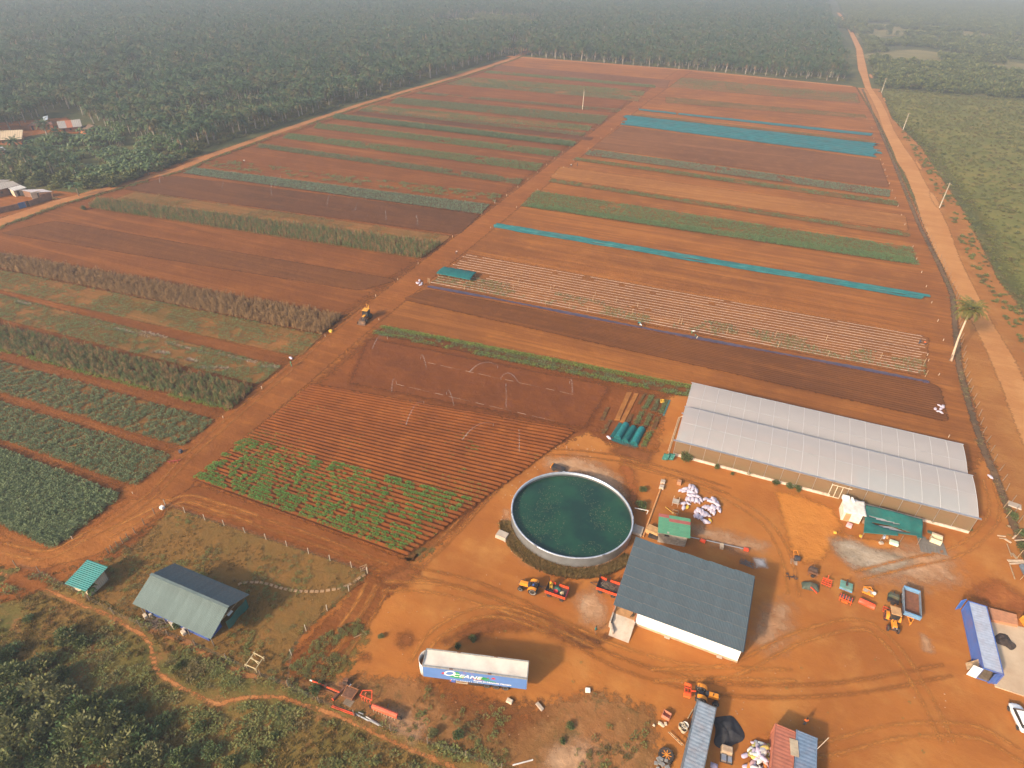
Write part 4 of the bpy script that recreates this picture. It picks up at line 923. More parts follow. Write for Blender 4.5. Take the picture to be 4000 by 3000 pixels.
m_teal = mat('teal_sheet', (.026, .20, .19), .55, var=.16, scale=.8, dirt=.12)
m_green_roof = mat('green_roofing', (.075, .26, .155), .5, var=.12, scale=.6, dirt=.2)
m_red_roof = mat('red_roofing', (.30, .085, .075), .5, var=.15, scale=.8, dirt=.2)
m_dark = mat('dark_steel', (.045, .042, .042), .6, .3, var=.3, dirt=.3)
m_black = mat('black_rubber', (.030, .028, .027), .8, dirt=.45, dirtcol=(.18, .09, .05))
m_orange = mat('orange_paint', (.78, .27, .020), .42, var=.08, dirt=.2)
m_red = mat('red_orange_paint', (.75, .075, .022), .42, var=.1, dirt=.2)
m_rust = mat('rusty_steel', (.16, .072, .040), .85, .1, var=.4, scale=2.5)
m_blue = mat('blue_container_paint', (.060, .135, .42), .5, var=.12, scale=.7, dirt=.25)
m_glass = mat('dark_glass', (.025, .028, .028), .12, var=.05, spec=.7)
m_whiterim = mat('white_rim', (.72, .68, .62), .5, dirt=.3)
m_netgreen = mat('green_tarpaulin', (.014, .125, .105), .6, var=.2, scale=.7, dirt=.12)
m_seat = mat('seat_black', (.04, .045, .06), .7)

def film(name, col, through, rough=.35, var=.08, thin=None):
    if name in _mats: return _mats[name]
    m, nt, b = _nodes(name); p = nobj(nt)
    n = nstep(nt, nnoise(nt, p, .35, 5, .6), .3, .7)
    c = nmix(nt, n, tuple(k * (1 - var) for k in col), tuple(min(1, k * (1 + var)) for k in col)); nt.links.new(c, b.inputs['Base Color'])
    b.inputs['Roughness'].default_value = rough; b.inputs['Specular IOR Level'].default_value = .45
    tr = nt.nodes.new('ShaderNodeBsdfTransparent'); tl = nt.nodes.new('ShaderNodeBsdfTranslucent'); nt.links.new(c, tl.inputs[0])
    m1 = nt.nodes.new('ShaderNodeMixShader'); m1.inputs[0].default_value = .3; nt.links.new(b.outputs[0], m1.inputs[1]); nt.links.new(tl.outputs[0], m1.inputs[2])
    m2 = nt.nodes.new('ShaderNodeMixShader'); nt.links.new(nmath(nt, 'ADD', through, nmath(nt, 'MULTIPLY', n, thin if thin else .08)), m2.inputs[0])
    nt.links.new(m1.outputs[0], m2.inputs[1]); nt.links.new(tr.outputs[0], m2.inputs[2]); nt.links.new(m2.outputs[0], nt.nodes['Material Output'].inputs[0])
    _mats[name] = m; return m
m_film = film('greenhouse_film', (.58, .565, .575), .26)
m_insect = film('insect_net', (.31, .205, .115), .28, .8)
m_shade = film('teal_shade_net', (.013, .155, .16), .10, .75, var=.22)
m_tunnel = film('teal_tunnel_net', (.012, .17, .175), .16, .75, var=.2)
m_spray = film('water_spray', (.85, .88, .92), .80, .4, thin=.12)
m_wire = mat('fence_wire', (.10, .09, .08), .8, 0)

def corr(name, w, l, n, amp, m):
    """corrugated sheet: w across the waves (x), l along them (y), origin at the lower left corner"""
    b = MB(); k = 2 * n
    for j in (0, 1):
        for i in range(k + 1): b.v.append((w * i / k, l * j, amp * (1 if i % 2 else -1)))
    b.f = [(i, i + 1, k + 2 + i, k + 1 + i) for i in range(k)]; b.m = [0] * k
    return b.mesh(name, m)
def corr_quad(b, A, B, C, D, n, amp, zig=True):
    """corrugated surface; A-B is one eave, D-C the other; waves run from A-B to D-C"""
    A, B, C, D = map(Vector, (A, B, C, D)); nr = (B - A).cross(D - A).normalized(); k = 2 * n; vs = []
    for P0, P1 in ((A, B), (D, C)):
        for i in range(k + 1): vs.append(P0.lerp(P1, i / k) + nr * amp * (1 if i % 2 else -1))
    b.add(vs, [(i, i + 1, k + 2 + i, k + 1 + i) for i in range(k)])
def oriented(me, name, parent, o, u, v):
    """place a sheet so that its x runs along u and its y along v (both unit vectors)"""
    u, v = Vector(u).normalized(), Vector(v).normalized(); w = u.cross(v).normalized(); v = w.cross(u)
    q = inst(name, me, parent); mm = Matrix.Identity(4)
    for r in range(3): mm[r][0], mm[r][1], mm[r][2], mm[r][3] = u[r], v[r], w[r], o[r]
    q.matrix_local = mm; return q

# ------------------------------------------------------------------ greenhouse
GX, GY, GL, BD, NB = -3.4, 101.8, 53.2, 9.75, 18
gh = thing('greenhouse', 'long two bay plastic greenhouse with tan net walls beside the yard', 'greenhouse', (GX, GY, 0))
bw = GL / NB
def arch(t): return 3.95 + 1.75 * math.sin(t * PI / 2) ** .85
b = MB(); b.grid(lambda u, v: (u * bw, v * BD, arch(v) + (.03 * math.sin(u * PI))), 2, 9); me_panel = b.mesh('roof_film_form', m_film, True)
b = MB(); b.tube([(0, v * BD, arch(v) + .06) for v in np.linspace(0, 1, 10)], .04, 4, False); me_hoop = b.mesh('hoop_form', mat('hoop_white', (.54, .54, .56), .5, var=.03))
b = MB(); b.add([(0, 0, .55), (bw, 0, .55), (bw, 0, 3.9), (0, 0, 3.9)], [(0, 1, 2, 3)]); me_net = b.mesh('net_form', m_insect)
b = MB(); b.box((0, 0, 1.95), (.08, .08, 3.9)); me_post = b.mesh('post_form', m_galv)
for k in range(2):
    for i in range(NB):
        inst('roof_film', me_panel, gh, (i * bw, k * BD, 0))
    for i in range(NB + 1):
        inst('hoop', me_hoop, gh, (i * bw, k * BD, 0))
        if i % 2 == 0: inst('post', me_post, gh, (i * bw, k * BD + BD, 0))
    for x in (0, GL):
        b = MB(); b.add([(x, k * BD, .3)] + [(x, k * BD + v * BD, arch(v)) for v in np.linspace(0, 1, 10)] + [(x, k * BD + BD, .3)], [tuple(range(12))]); b.obj('end_wall', m_insect, gh)
    b = MB(); b.tube([(0, k * BD + BD * .48, arch(.48) + .05), (GL, k * BD + BD * .48, arch(.48) + .05)], .03, 4); b.obj('purlin', m_galv, gh)
    b = MB(); b.box((GL / 2, k * BD + BD + .03, arch(1) + .02), (GL + .5, .14, .12)); b.obj('ridge_rail', m_galv, gh)
    b = MB(); b.add([(0, k * BD + BD, 4.0), (GL, k * BD + BD, 4.0), (GL, k * BD + BD, arch(1) - .05), (0, k * BD + BD, arch(1) - .05)], [(0, 1, 2, 3)]); b.obj('vent_net', m_insect, gh)
    b = MB(); b.box((GL / 2, k * BD - .12, 3.9), (GL + 1.0, .34, .16)); b.obj('gutter', m_galv, gh)
for i in range(NB):
    if i != 10: inst('net_wall', me_net, gh, (i * bw, 0, 0))
    inst('net_wall', me_net, gh, (i * bw, 2 * BD, 0))
for i in range(NB + 1): inst('post', me_post, gh, (i * bw, 0, 0))
b = MB(); b.box((14.9, -.10, .28), (29.9, .22, .56)); b.obj('kerb', mat('white_kerb', (.62, .53, .44), .85, dirt=.45), gh)
b = MB(); b.box((43.2, -.10, .28), (19.9, .22, .56)); b.obj('kerb', mat('white_kerb', (.62, .53, .44), .85), gh)
dr = thing('door', '', '', (10 * bw + .05, -.05, 0)); del dr['label'], dr['category']; dr.parent = gh
b = MB(); [b.beam(p, q, .10) for p, q in (((0, 0, 0), (0, 0, 3.0)), ((1.9, 0, 0), (1.9, 0, 3.0)), ((0, 0, 3.0), (3.4, 0, 3.0)), ((0, 0, .08), (1.9, 0, .08)), ((.95, 0, .1), (.95, 0, 3)))]
b.obj('frame', mat('pale_door_frame', (.72, .62, .48), .7), dr)
b = MB(); b.add([(.05, .03, .1), (1.85, .03, .1), (1.85, .03, 2.95), (.05, .03, 2.95), (1.95, .03, .1), (2.9, .03, .1), (2.9, .03, 2.95), (1.95, .03, 2.95), (.05, .03, 3.05), (2.9, .03, 3.05), (2.9, .03, 3.88), (.05, .03, 3.88)], [(0, 1, 2, 3), (4, 5, 6, 7), (8, 9, 10, 11)]); b.obj('net_panel', m_insect, dr)
b = MB(); b.add([(34, 1.0, 2.9), (52.5, 1.0, 2.9), (52.5, 5.6, 3.4), (34, 5.6, 3.4)], [(0, 1, 2, 3)]); b.obj('shade_net', m_shade, gh)
for k in range(2):
    for j in range(5):
        P = np.column_stack([RNG.uniform(2, GL - 2, 260), k * BD + 1.2 + j * 1.8 + RNG.normal(0, .18, 260), np.full(260, .15)])
        if j % 2 == 0: scatter('bed_plants', P, f_yel, (.6, 1.1), parent=gh)
b = MB(); [b.tube([(-.9 - .25 * i, -.4 + i * 1.1, .12), (-.75 - .25 * i, 13, .12), (-.6, 13.4, .12), (-.1, 13.5, .5)], .10, 6) for i in range(2)]; b.obj('water_pipe', mat('dusty_pipe', (.52, .36, .22), .7), gh)
for p in ((2600, 1782), (2622, 1782), (2655, 1720), (2670, 1695)):
    q = G(*p, z=.9); b = MB(); rg = random.Random(p[0])
    b.grid(lambda u, v: (u * 1.1 + .1 * math.sin(v * 6), .35 * math.sin(v * 5 + u), (1 - v) * 1.5 + .08 * math.sin(u * 9)), 5, 5)
    tag(b.obj('net_bundle', m_netgreen, None, loc=(q.x - .5, q.y, 0)), 'teal net bundle hanging at the %s of the greenhouse left end' % {2600: 'front foot', 2622: 'front corner post', 2655: 'middle', 2670: 'upper middle'}[p[0]], 'net')

# ------------------------------------------------------------------ water tank
tk = thing('water_tank', 'large round galvanised water tank full of dark green water', 'water tank', (TC[0], TC[1], 0)); N_ = 72
prof = []
for i in range(9):
    z = .02 + i * .245; prof += [(1.0, z), (1.004, z + .12)]
prof += [(1.0, 2.24), (.985, 2.24), (.985, 1.6), (.985, .02)]
b = MB(); b.ring([(r * TRX, z) for r, z in prof], N_, sy=TRY / TRX); b.obj('wall', m_galv, tk, True)
b = MB(); b.ring([(.984 * TRX, 1.75), (.984 * TRX, 1.0), (.978 * TRX, 1.0), (.978 * TRX, 1.75)], N_, sy=TRY / TRX); b.obj('liner', mat('tank_liner', (.045, .05, .052), .5), tk, True)
b = MB(); b.ring([(1.006 * TRX, 2.22), (1.006 * TRX, 2.29), (.98 * TRX, 2.29), (.98 * TRX, 2.22)], N_, sy=TRY / TRX); b.obj('rim', mat('tank_rim', (.55, .58, .64), .45, .5), tk, True)
for a in (.3, 2.0, 3.6, 4.4, 5.5):
    b = MB(); b.box((0, 0, 0), (.18, .5, .7)); o = b.obj('bracket', m_galv, tk); o.location = (TRX * 1.0 * math.cos(a), TRY * 1.0 * math.sin(a), 2.1); o.rotation_euler = (0, 0, a)
m, nt, bs = _nodes('green_water'); p = npos(nt)
c = nmix(nt, nstep(nt, nnoise(nt, p, .16, 4, .6), .38, .68), (.007, .034, .024), (.012, .060, .031)); c = nmix(nt, nmath(nt, 'MULTIPLY', nstep(nt, nnoise(nt, p, .9, 6, .7), .55, .75), .5), c, (.018, .068, .040))
nt.links.new(c, bs.inputs['Base Color']); bs.inputs['Roughness'].default_value = .22
bp = nt.nodes.new('ShaderNodeBump'); bp.inputs['Strength'].default_value = .06; nt.links.new(nnoise(nt, p, 2.2, 4), bp.inputs['Height']); nt.links.new(bp.outputs[0], bs.inputs['Normal'])
b = MB(); b.add([(TC[0] + TRX * .978 * math.cos(t), TC[1] + TRY * .978 * math.sin(t), 1.42) for t in np.linspace(0, 2 * PI, N_ + 1)[:-1]], [tuple(range(N_))]); struct(b.obj('water', m))
b = MB(); rg = random.Random(5)
for i in range(1500):
    a = rg.uniform(0, 2 * PI); r = math.sqrt(rg.random()) * .95; x, y = TC[0] + TRX * r * math.cos(a), TC[1] + TRY * r * math.sin(a)
    if vnoise([x], [y], 3.2, 90)[0] < .45: continue
    s = rg.uniform(.05, .16); t = rg.uniform(0, PI); ux, uy = math.cos(t) * s, math.sin(t) * s
    b.add([(x - ux, y - uy, 1.426), (x + uy * .4, y - ux * .4, 1.428), (x + ux, y + uy, 1.426), (x - uy * .4, y + ux * .4, 1.43)], [(0, 1, 2, 3)])
stuff(b.obj('floating_algae', mat('algae', (.10, .105, .045), .9, var=.3)))

# ------------------------------------------------------------------ packing shed with slate roof
wh = thing('packing_shed', 'white walled packing shed under a big slate blue corrugated roof', 'shed', (-5.55, 58.75, 0), -.022); WL, WD, ZE, ZF = 18.8, 12.9, 4.35, 5.7
sl = math.hypot(WD, ZF - ZE); rows = 7; sv = sl / rows; nc = 19; su = WL / nc
me_s = corr('roof_sheet_form', su + .05, sv + .14, 5, .022, m_slate); vd = Vector((0, WD, ZF - ZE)).normalized(); nd = Vector((0, -vd.z, vd.y)); rg = random.Random(3)
for j in range(rows):
    for i in range(nc):
        st = -.12 * ((i % 4) / 3.0 - .5)
        o = Vector((i * su, 0, ZE)) + vd * (j * sv + (st if j else 0)) + nd * (.012 * j + rg.uniform(0, .012) + .006 * (i % 2))
        oriented(me_s, 'roof_sheet', wh, o, (1, 0, rg.uniform(-.002, .002)), vd)
for j in range(1, rows):
    b = MB()
    for i in range(nc):
        st = -.12 * ((i % 4) / 3.0 - .5); o = Vector((i * su, 0, ZE)) + vd * (j * sv + st) + nd * (.012 * j + .035); b.add([o, o + Vector((su * .96, 0, 0)), o + Vector((su * .96, 0, 0)) + vd * .07, o + vd * .07], [(0, 1, 2, 3)])
    b.obj('lap_edge', mat('dusty_lap', (.20, .175, .155), .8, var=.25), wh)
b = MB(); b.box((WL / 2 + 1.7, 1.20, 2.0), (WL - 3.5, .2, 3.0)); b.obj('front_wall', mat('fresh_white_wall', (.88, .87, .84), .6, var=.02), wh)
b = MB(); b.box((WL / 2 + 1.7, 1.22, .25), (WL - 3.4, .3, .5)); b.obj('plinth', mat('stained_plinth', (.55, .38, .25), .9, dirt=.6), wh)
b = MB(); b.box((WL - .15, 6.6, 2.1), (.2, 10.4, 4.2)); b.obj('side_wall', m_white, wh)
b = MB(); b.box((WL / 2 + 1.7, 11.8, 2.4), (WL - 3.5, .2, 4.8)); b.obj('rear_wall', m_white, wh)
b = MB(); b.box((3.55, 6.9, 2.1), (.2, 9.4, 4.2)); b.obj('porch_wall', m_cream, wh)
b = MB(); b.box((1.75, 6.5, .6), (3.5, 11.0, 1.2)); b.obj('loading_floor', mat('ochre_floor', (.50, .27, .12), .9, dirt=.4), wh)
b = MB(); b.add([(.3, 1.0, 1.15), (3.6, 1.0, 1.15), (3.5, -2.3, .1), (.4, -2.3, .1), (.3, 1.0, -.1), (3.6, 1.0, -.1), (3.5, -2.3, -.1), (.4, -2.3, -.1)], [(3, 2, 1, 0), (4, 5, 6, 7), (0, 1, 5, 4), (1, 2, 6, 5), (2, 3, 7, 6), (3, 0, 4, 7)]); b.obj('ramp', m_conc, wh)
b = MB(); b.box((.12, .6, .75), (.22, 3.0, 1.5)); b.box((.55, -1.3, .5), (.22, 1.6, 1.0), rz=.5); b.obj('ramp_wall', m_conc, wh)
for x in (.15, 3.5):
    b = MB(); b.box((x, .9, 2.75), (.13, .13, 3.2)); b.obj('post', mat('brown_post', (.30, .10, .04), .6), wh)
b = MB(); b.box((3.0, 1.6, 1.75), (.1, .5, 1.0)); b.box((2.9, 1.3, 1.9), (.08, .08, 1.3), ry=.3); b.obj('hand_truck', m_dark, wh)
for x in (8.6, 16.3):
    b = MB(); b.box((x, .95, .15), (.8, .35, .3)); b.obj('step', m_conc, wh)
b = MB(); [b.beam((i * WL / 5 + .1, .4, ZE - .12), (i * WL / 5 + .1, WD - .3, ZF - .16), .12, .2) for i in range(6)]; b.obj('rafters', m_dark, wh)

# ------------------------------------------------------------------ block hut with green and red roof
hA, hB, hC, hD = G(2570, 2080, 2.9), G(2696, 2103, 2.9), G(2718, 2031, 3.3), G(2594.7, 2011, 3.3)
hu = thing('block_hut', 'grey block hut with a green and red corrugated roof', 'hut', (hA.x, hA.y, 0), math.atan2(hB.y - hA.y, hB.x - hA.x)); HW, HD = (hB - hA).length, (hD - hA).length
nr_ = 6; vd = Vector((0, HD, .4)).normalized()
for j in range(nr_):                      # sheets run across, waves parallel to the eave
    for i in range(3):
        col = m_red_roof if (j == 4) or (j == 5 and i == 0) else m_green_roof
        if j == 4 and i == 0: col = m_green_roof
        if j == 5 and i == 0: col = m_red_roof
        me = corr('hut_sheet_%s' % col.name, HD / nr_ + .04, HW / 3 + .05, 3, .022, col) if ('hs', col.name) not in _mats else _mats[('hs', col.name)]
        _mats[('hs', col.name)] = me
        q = oriented(me, 'roof_sheet', hu, Vector((i * HW / 3 + HW / 3 + .02, 0, 2.9)) + vd * (j * HD / nr_) + Vector((0, 0, .01 * j + .004 * i)), vd, (-1, 0, 0))
b = MB(); b.box((HW / 2, HD / 2 - .1, 1.3), (HW - .7, HD - 1.3, 2.6)); b.obj('wall_core', mat('mortar', (.30, .25, .20), .95), hu)
m_block = mat('grey_block', (.36, .31, .26), .95, var=.25, scale=3, dirt=.25)
b = MB(); rg = random.Random(9)
for j in range(13):
    for i in range(13):
        x = .35 + (i + (j % 2) * .5) * .42
        if x > HW - .7: continue
        if 9 <= j <= 10 and 1.1 < x < 1.9: continue
        b.box((x + .2, .52 + rg.uniform(-.01, .01), .12 + j * .2), (.40, .08, .185))
stuff(b.obj('block', m_block, hu))
b = MB(); b.box((1.65, .5, 2.05), (.8, .1, .38)); b.obj('vent_opening', m_black, hu)
b = MB(); b.box((1.75, .55, 2.93), (.35, .7, .05)); b.obj('roof_patch', m_conc, hu)

# ------------------------------------------------------------------ open barn with grey gable roof
bn = thing('open_barn', 'open barn with a grey gable roof on timber posts in the grass compound', 'barn', (-73.0, 31.7, 0)); BL_, BW_ = 15.0, 8.0
ns = 17; s_ = BL_ / ns
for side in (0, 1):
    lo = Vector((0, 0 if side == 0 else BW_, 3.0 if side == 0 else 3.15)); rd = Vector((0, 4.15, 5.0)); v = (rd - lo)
    me = corr('barn_sheet_form%d' % side, s_ + .04, v.length + .05, 4, .03, m_pale_roof if side == 0 else mat('roofing_painted_shade', (.12, .145, .145), .5, .3, var=.15, dirt=.2))  # slope turned from the sun has its shade painted in as a darker colour
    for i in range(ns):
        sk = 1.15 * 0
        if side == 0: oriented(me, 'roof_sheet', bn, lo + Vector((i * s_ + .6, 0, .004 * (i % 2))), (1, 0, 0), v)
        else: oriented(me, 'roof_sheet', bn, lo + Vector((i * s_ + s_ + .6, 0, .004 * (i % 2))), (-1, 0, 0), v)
b = MB(); b.box((BL_ / 2 + .6, 4.15, 5.04), (BL_ + .1, .45, .05)); b.obj('ridge_cap', m_pale_roof, bn)
for x in (1.2, 5.6, 10.2, 14.8):
    for y in (.55, 7.5):
        b = MB(); b.tube([(x, y, -.1), (x, y, 3.05)], .09, 6); b.obj('post', m_oldwood, bn)
    b = MB(); b.beam((x, .3, 3.0), (x, 7.8, 3.05), .1, .14); b.beam((x, .4, 3.1), (x, 4.15, 4.85), .09); b.beam((x, 7.7, 3.15), (x, 4.15, 4.85), .09); b.beam((x, 4.15, 3.0), (x, 4.15, 4.8), .08); b.beam((x, 2.2, 3.0), (x, 4.15, 4.4), .06); b.obj('truss', m_wood, bn)
b = MB(); b.grid(lambda u, v: (14.95 + .12 * math.sin(u * 9), 3.4 + u * 4.2, .25 + (1.9 - .2 * math.sin(u * 4)) * v), 10, 4); b.obj('tarpaulin', m_netgreen, bn, solid=.02)
b = MB(); b.box((14.7, 4.6, 2.55), (.5, .9, .06), ry=.25); b.obj('board', m_white, bn)

# ------------------------------------------------------------------ teal roofed hut
t1, t2, t3, t4 = G(253, 2280, 2.3), G(333, 2310, 2.3), G(403, 2212, 2.9), G(330, 2182, 2.9)
th = thing('small_hut', 'small plank hut under a teal sheet roof by the road bend', 'hut', (t1.x, t1.y, 0), math.atan2(t2.y - t1.y, t2.x - t1.x)); W_ = (t2 - t1).length; D_ = ((t4 - t1).length + (t3 - t2).length) / 2
vd = Vector((0, D_, .6)).normalized(); me = corr('teal_sheet_form', D_ / 5 + .05, W_ + .1, 3, .03, m_teal)
for j in range(5): oriented(me, 'roof_sheet', th, Vector((W_ + .05, 0, 2.3 + .008 * j)) + vd * (j * D_ / 5), vd, (-1, 0, 0))
me_pl = MB().box((0, 0, 1.1), (.03, .27, 2.2)).mesh('plank_form', m_cream)
for i in range(11): inst('plank', me_pl, th, (.5 + .29 * i, .65, 0), PI / 2)
for i in range(11): inst('plank', me_pl, th, (W_ - .55, .8 + .3 * i, 0), 0)
for i in range(11): inst('plank', me_pl, th, (.4, .8 + .3 * i, 0), 0)
b = MB(); [b.tube([(x, y, 0), (x, y, z)], .06, 5) for x, y, z in ((.35, .6, 2.3), (W_ - .5, .6, 2.3), (.35, D_ - .5, 2.8), (W_ - .5, D_ - .5, 2.8))]; b.obj('corner_posts', m_oldwood, th)
t = thing('banana_plant', 'young banana plant at the near corner of the teal roofed hut', 'banana plant', G(357, 2325)); t.scale = (.75,) * 3; inst('leaves', f_ban[1], t)

# ------------------------------------------------------------------ white hut and green canopy by the greenhouse
p0, p1 = G(3283, 2032), G(3355, 2049)
wht = thing('white_hut', 'small white hut with a brown door against the greenhouse', 'hut', (p0.x, p0.y, 0), math.atan2(p1.y - p0.y, p1.x - p0.x)); W_ = (p1 - p0).length
b = MB(); b.box((W_ / 2, 1.6, 1.1), (W_, 3.0, 2.2)); b.obj('wall', mat('cream_white_wall', (.74, .68, .55), .8, dirt=.15), wht)
b = MB(); b.grid(lambda u, v: (-.15 + u * (W_ + .7), -.05 + v * 3.7, 2.3 + .25 * v + .05 * math.sin(u * 14) * math.sin(v * 8) - .15 * max(0, u - .8)), 14, 10); b.obj('roof_cover', mat('white_tarpaulin', (.68, .64, .59), .7, dirt=.25), wht, True, solid=.05)
b = MB(); b.box((W_ * .27, .08, .98), (.95, .06, 1.9)); b.obj('door', mat('brown_door', (.45, .27, .13), .7), wht)
b = MB(); b.box((.35, 3.3, 2.85), (1.2, .5, .7)); b.obj('roof_crate', m_white, wht); b = MB(); b.box((1.5, 3.0, 2.9), (.3, 1.1, .35), rz=.2); b.obj('roof_pipe', m_white, wht)
cq = [G(3383, 1972, 2.3), G(3604, 2027, 2.3), G(3604, 2102, 2.0), G(3373, 2081, 1.9)]
cn = thing('net_canopy', 'green net canopy torn by long slits beside the white hut', 'canopy', (cq[3].x, cq[3].y, 0)); o_ = Vector((cq[3].x, cq[3].y, 0))
def can(u, v):
    p = (cq[3].lerp(cq[2], u)).lerp(cq[0].lerp(cq[1], u), v) - o_; p.z += .14 * math.sin(v * 7) * math.sin(u * 5) - .25 * math.sin(u * PI) * math.sin(v * PI); return p
b = MB(); NU, NV = 44, 26; b.grid(can, NU, NV); sl_, keepf = [], []
for j in range(NV):
    for i in range(NU):
        u, v = (i + .5) / NU, (j + .5) / NV; f = b.f[j * NU + i]
        y1 = .42 - .18 * (u - .12) / .68 + .02; hole1 = .12 < u < .80 and abs(v - (.40 - .22 * (u - .12))) < .085 * math.sin(PI * (u - .12) / .68)
        hole2 = .02 < u < .62 and abs(v - (.66 - .16 * u)) < .035 * math.sin(PI * u / .64)
        notch = v < .10 and .60 < u < .92
        if not (hole1 or hole2 or notch): keepf.append(f)
b.f = keepf; b.m = [0] * len(keepf); b.obj('net', m_netgreen, cn, True, solid=.02)
gq = [can(.14, .38) + Vector((0, 0, -.25)), can(.5, .22) + Vector((0, 0, -.25)), can(.82, .20) + Vector((0, 0, -.25)), can(.5, .42) + Vector((0, 0, -.22)), can(0, .62) + Vector((0, 0, -.2)), can(.64, .48) + Vector((0, 0, -.2)), can(.64, .60) + Vector((0, 0, -.2)), can(.02, .72) + Vector((0, 0, -.2))]
b = MB(); b.add(gq, [(0, 1, 2, 3), (4, 5, 6, 7)]); b.obj('under_sheet', mat('grey_polythene', (.36, .34, .33), .5, var=.2), cn)
for u in (.02, .35, .68, .98):
    for v in (.04, .96):
        p = can(u, v); b = MB(); b.tube([(p.x, p.y, -.1), (p.x, p.y, p.z)], .05, 5); b.obj('pole', m_oldwood, cn)

# ------------------------------------------------------------------ village houses
def house(label, quad, z0, z1, roof, wall, drop=.25, n=14, stripe=None, name='village_house', cat='house', ridge=False, gro=None):
    """mono or gable roofed house; quad = near left, near right, far right, far left of the roof in the photo"""
    A, B = G(*quad[0], z=z0), G(*quad[1], z=z0); C, D = G(*quad[2], z=z1), G(*quad[3], z=z1); c = (A + B + C + D) / 4; c.z = 0
    t = thing(name, label, cat, c, 0, gro); A, B, C, D = A - c, B - c, C - c, D - c
    if stripe:
        cuts = [0, .34, .60, 1.0]
        for k in range(3):
            b = MB(); corr_quad(b, A.lerp(B, cuts[k]), A.lerp(B, cuts[k + 1]), D.lerp(C, cuts[k + 1]), D.lerp(C, cuts[k]), 5, .04); b.obj('roof', (roof, stripe, roof)[k], t)
    elif ridge:
        R0, R1 = A.lerp(D, .5) + Vector((0, 0, .9)), B.lerp(C, .5) + Vector((0, 0, .9))
        b = MB(); corr_quad(b, A, B, R1, R0, n, .04); b.obj('roof', roof, t); b = MB(); corr_quad(b, R0, R1, C, D, n, .04); b.obj('roof', roof, t)
    else:
        b = MB(); corr_quad(b, A, B, C, D, n, .04); b.obj('roof', roof, t)
    b = MB(); cc = (A + B + C + D) / 4; I = [q.lerp(cc, .12) for q in (A, B, C, D)]
    b.add([(q.x, q.y, -.1) for q in I] + [(q.x, q.y, q.z - drop) for q in I], [(3, 2, 1, 0), (4, 5, 6, 7), (0, 1, 5, 4), (1, 2, 6, 5), (2, 3, 7, 6), (3, 0, 4, 7)]); b.obj('wall', wall, t)
    e = (I[1] - I[0]); L = e.length; e.normalize(); nn = Vector((e.y, -e.x, 0)); ang = math.atan2(e.y, e.x)
    for k in range(max(1, int(L / 3.2))):
        p = I[0] + e * (1.4 + 3.0 * k) + nn * .02
        b = MB(); b.box((0, 0, 1.0 if k % 2 == 0 else 1.5), (.9, .08, 2.0 if k % 2 == 0 else .9)); o = b.obj('door' if k % 2 == 0 else 'window', m_dark, t); o.location = (p.x, p.y, 0); o.rotation_euler = (0, 0, ang)
    return t
m_mud = mat('mud_wall', (.36, .13, .055), .95, var=.2, scale=.5); m_tin = mat('dull_tin_roof', (.46, .40, .34), .5, .3, var=.15, dirt=.3); m_rusttin = mat('rusted_tin_roof', (.27, .11, .065), .7, .1, var=.25, scale=.5)
m_bluewhite = mat('white_sheet_roof', (.78, .82, .86), .5); m_brownwall = mat('brown_block_wall', (.23, .12, .075), .95, var=.2, scale=.6)
house('pale tin roofed village house with one rusty stripe', [KV(890, 318), KV(1240, 283), KV(1205, 175), KV(850, 210)], 2.6, 3.4, m_tin, m_mud, stripe=mat('orange_rust_roof', (.40, .13, .055), .7))
house('long cream roofed village house at the left edge of the photo', [KV(-160, 500), KV(330, 475), KV(345, 335), KV(-160, 352)], 2.8, 3.6, mat('cream_tin_roof', (.60, .45, .28), .6, var=.1, dirt=.25), m_mud)
house('mud walled village house with a blue white sheet over one end', [KV(650, 205), KV(720, 180), KV(720, 120), KV(645, 140)], 2.5, 2.7, m_bluewhite, m_mud)
house('rust roofed mud house behind the white sheet', [KV(410, 280), KV(660, 255), KV(740, 200), KV(480, 215)], 2.4, 3.0, m_rusttin, m_mud, n=9)
house('small mud store between the rust roofed house and the palms', [KV(665, 262), KV(790, 255), KV(775, 205), KV(670, 215)], 2.3, 2.6, m_rusttin, m_mud, n=5)
house('brown thatched shelter right of the striped roof', [KV(1180, 345), KV(1330, 250), KV(1420, 270), KV(1290, 340)], 1.6, 2.4, mat('thatch', (.20, .12, .07), .95, var=.3), m_mud, n=4)
house('grey roofed hut at the left photo edge below the cream roof', [KV(-60, 640), KV(90, 640), KV(40, 590), KV(-60, 585)], 2.4, 2.9, mat('blue_grey_roof', (.30, .31, .34), .5), m_brownwall, n=6)
house('pale house at the very back of the compound', [KV(-200, 1150), KV(20, 1140), KV(160, 1088), KV(-120, 1085)], 2.8, 3.3, m_tin, m_cream)
house('longest pale roof of the walled compound', [KV(-200, 1290), KV(300, 1160), KV(190, 1105), KV(-160, 1160)], 2.8, 3.5, m_tin, m_brownwall)
house('small white lean-to in the walled compound', [KV(190, 1260), KV(405, 1205), KV(310, 1165), KV(120, 1213)], 2.5, 2.9, mat('pale_sheet_roof', (.58, .54, .50), .5), m_cream, n=6)
house('low grey roof beside the lean-to in the compound', [KV(490, 1283), KV(800, 1265), KV(650, 1228), KV(300, 1240)], 2.3, 2.7, mat('lilac_grey_roof', (.42, .38, .40), .5, .2, var=.12), m_brownwall, n=9)
cw = thing('compound_wall', 'brown block wall along the dirt road left of the fields', 'wall', G(*KV(560, 1440)))
def wseg(a, b_, h, mm, nm='wall'):
    o0 = cw.location; A, B = G(*a) - o0, G(*b_) - o0; b = MB(); d = B - A; b.box(((A.x + B.x) / 2, (A.y + B.y) / 2, h / 2), (d.length, .2, h), rz=math.atan2(d.y, d.x)); return b.obj(nm, mm, cw)
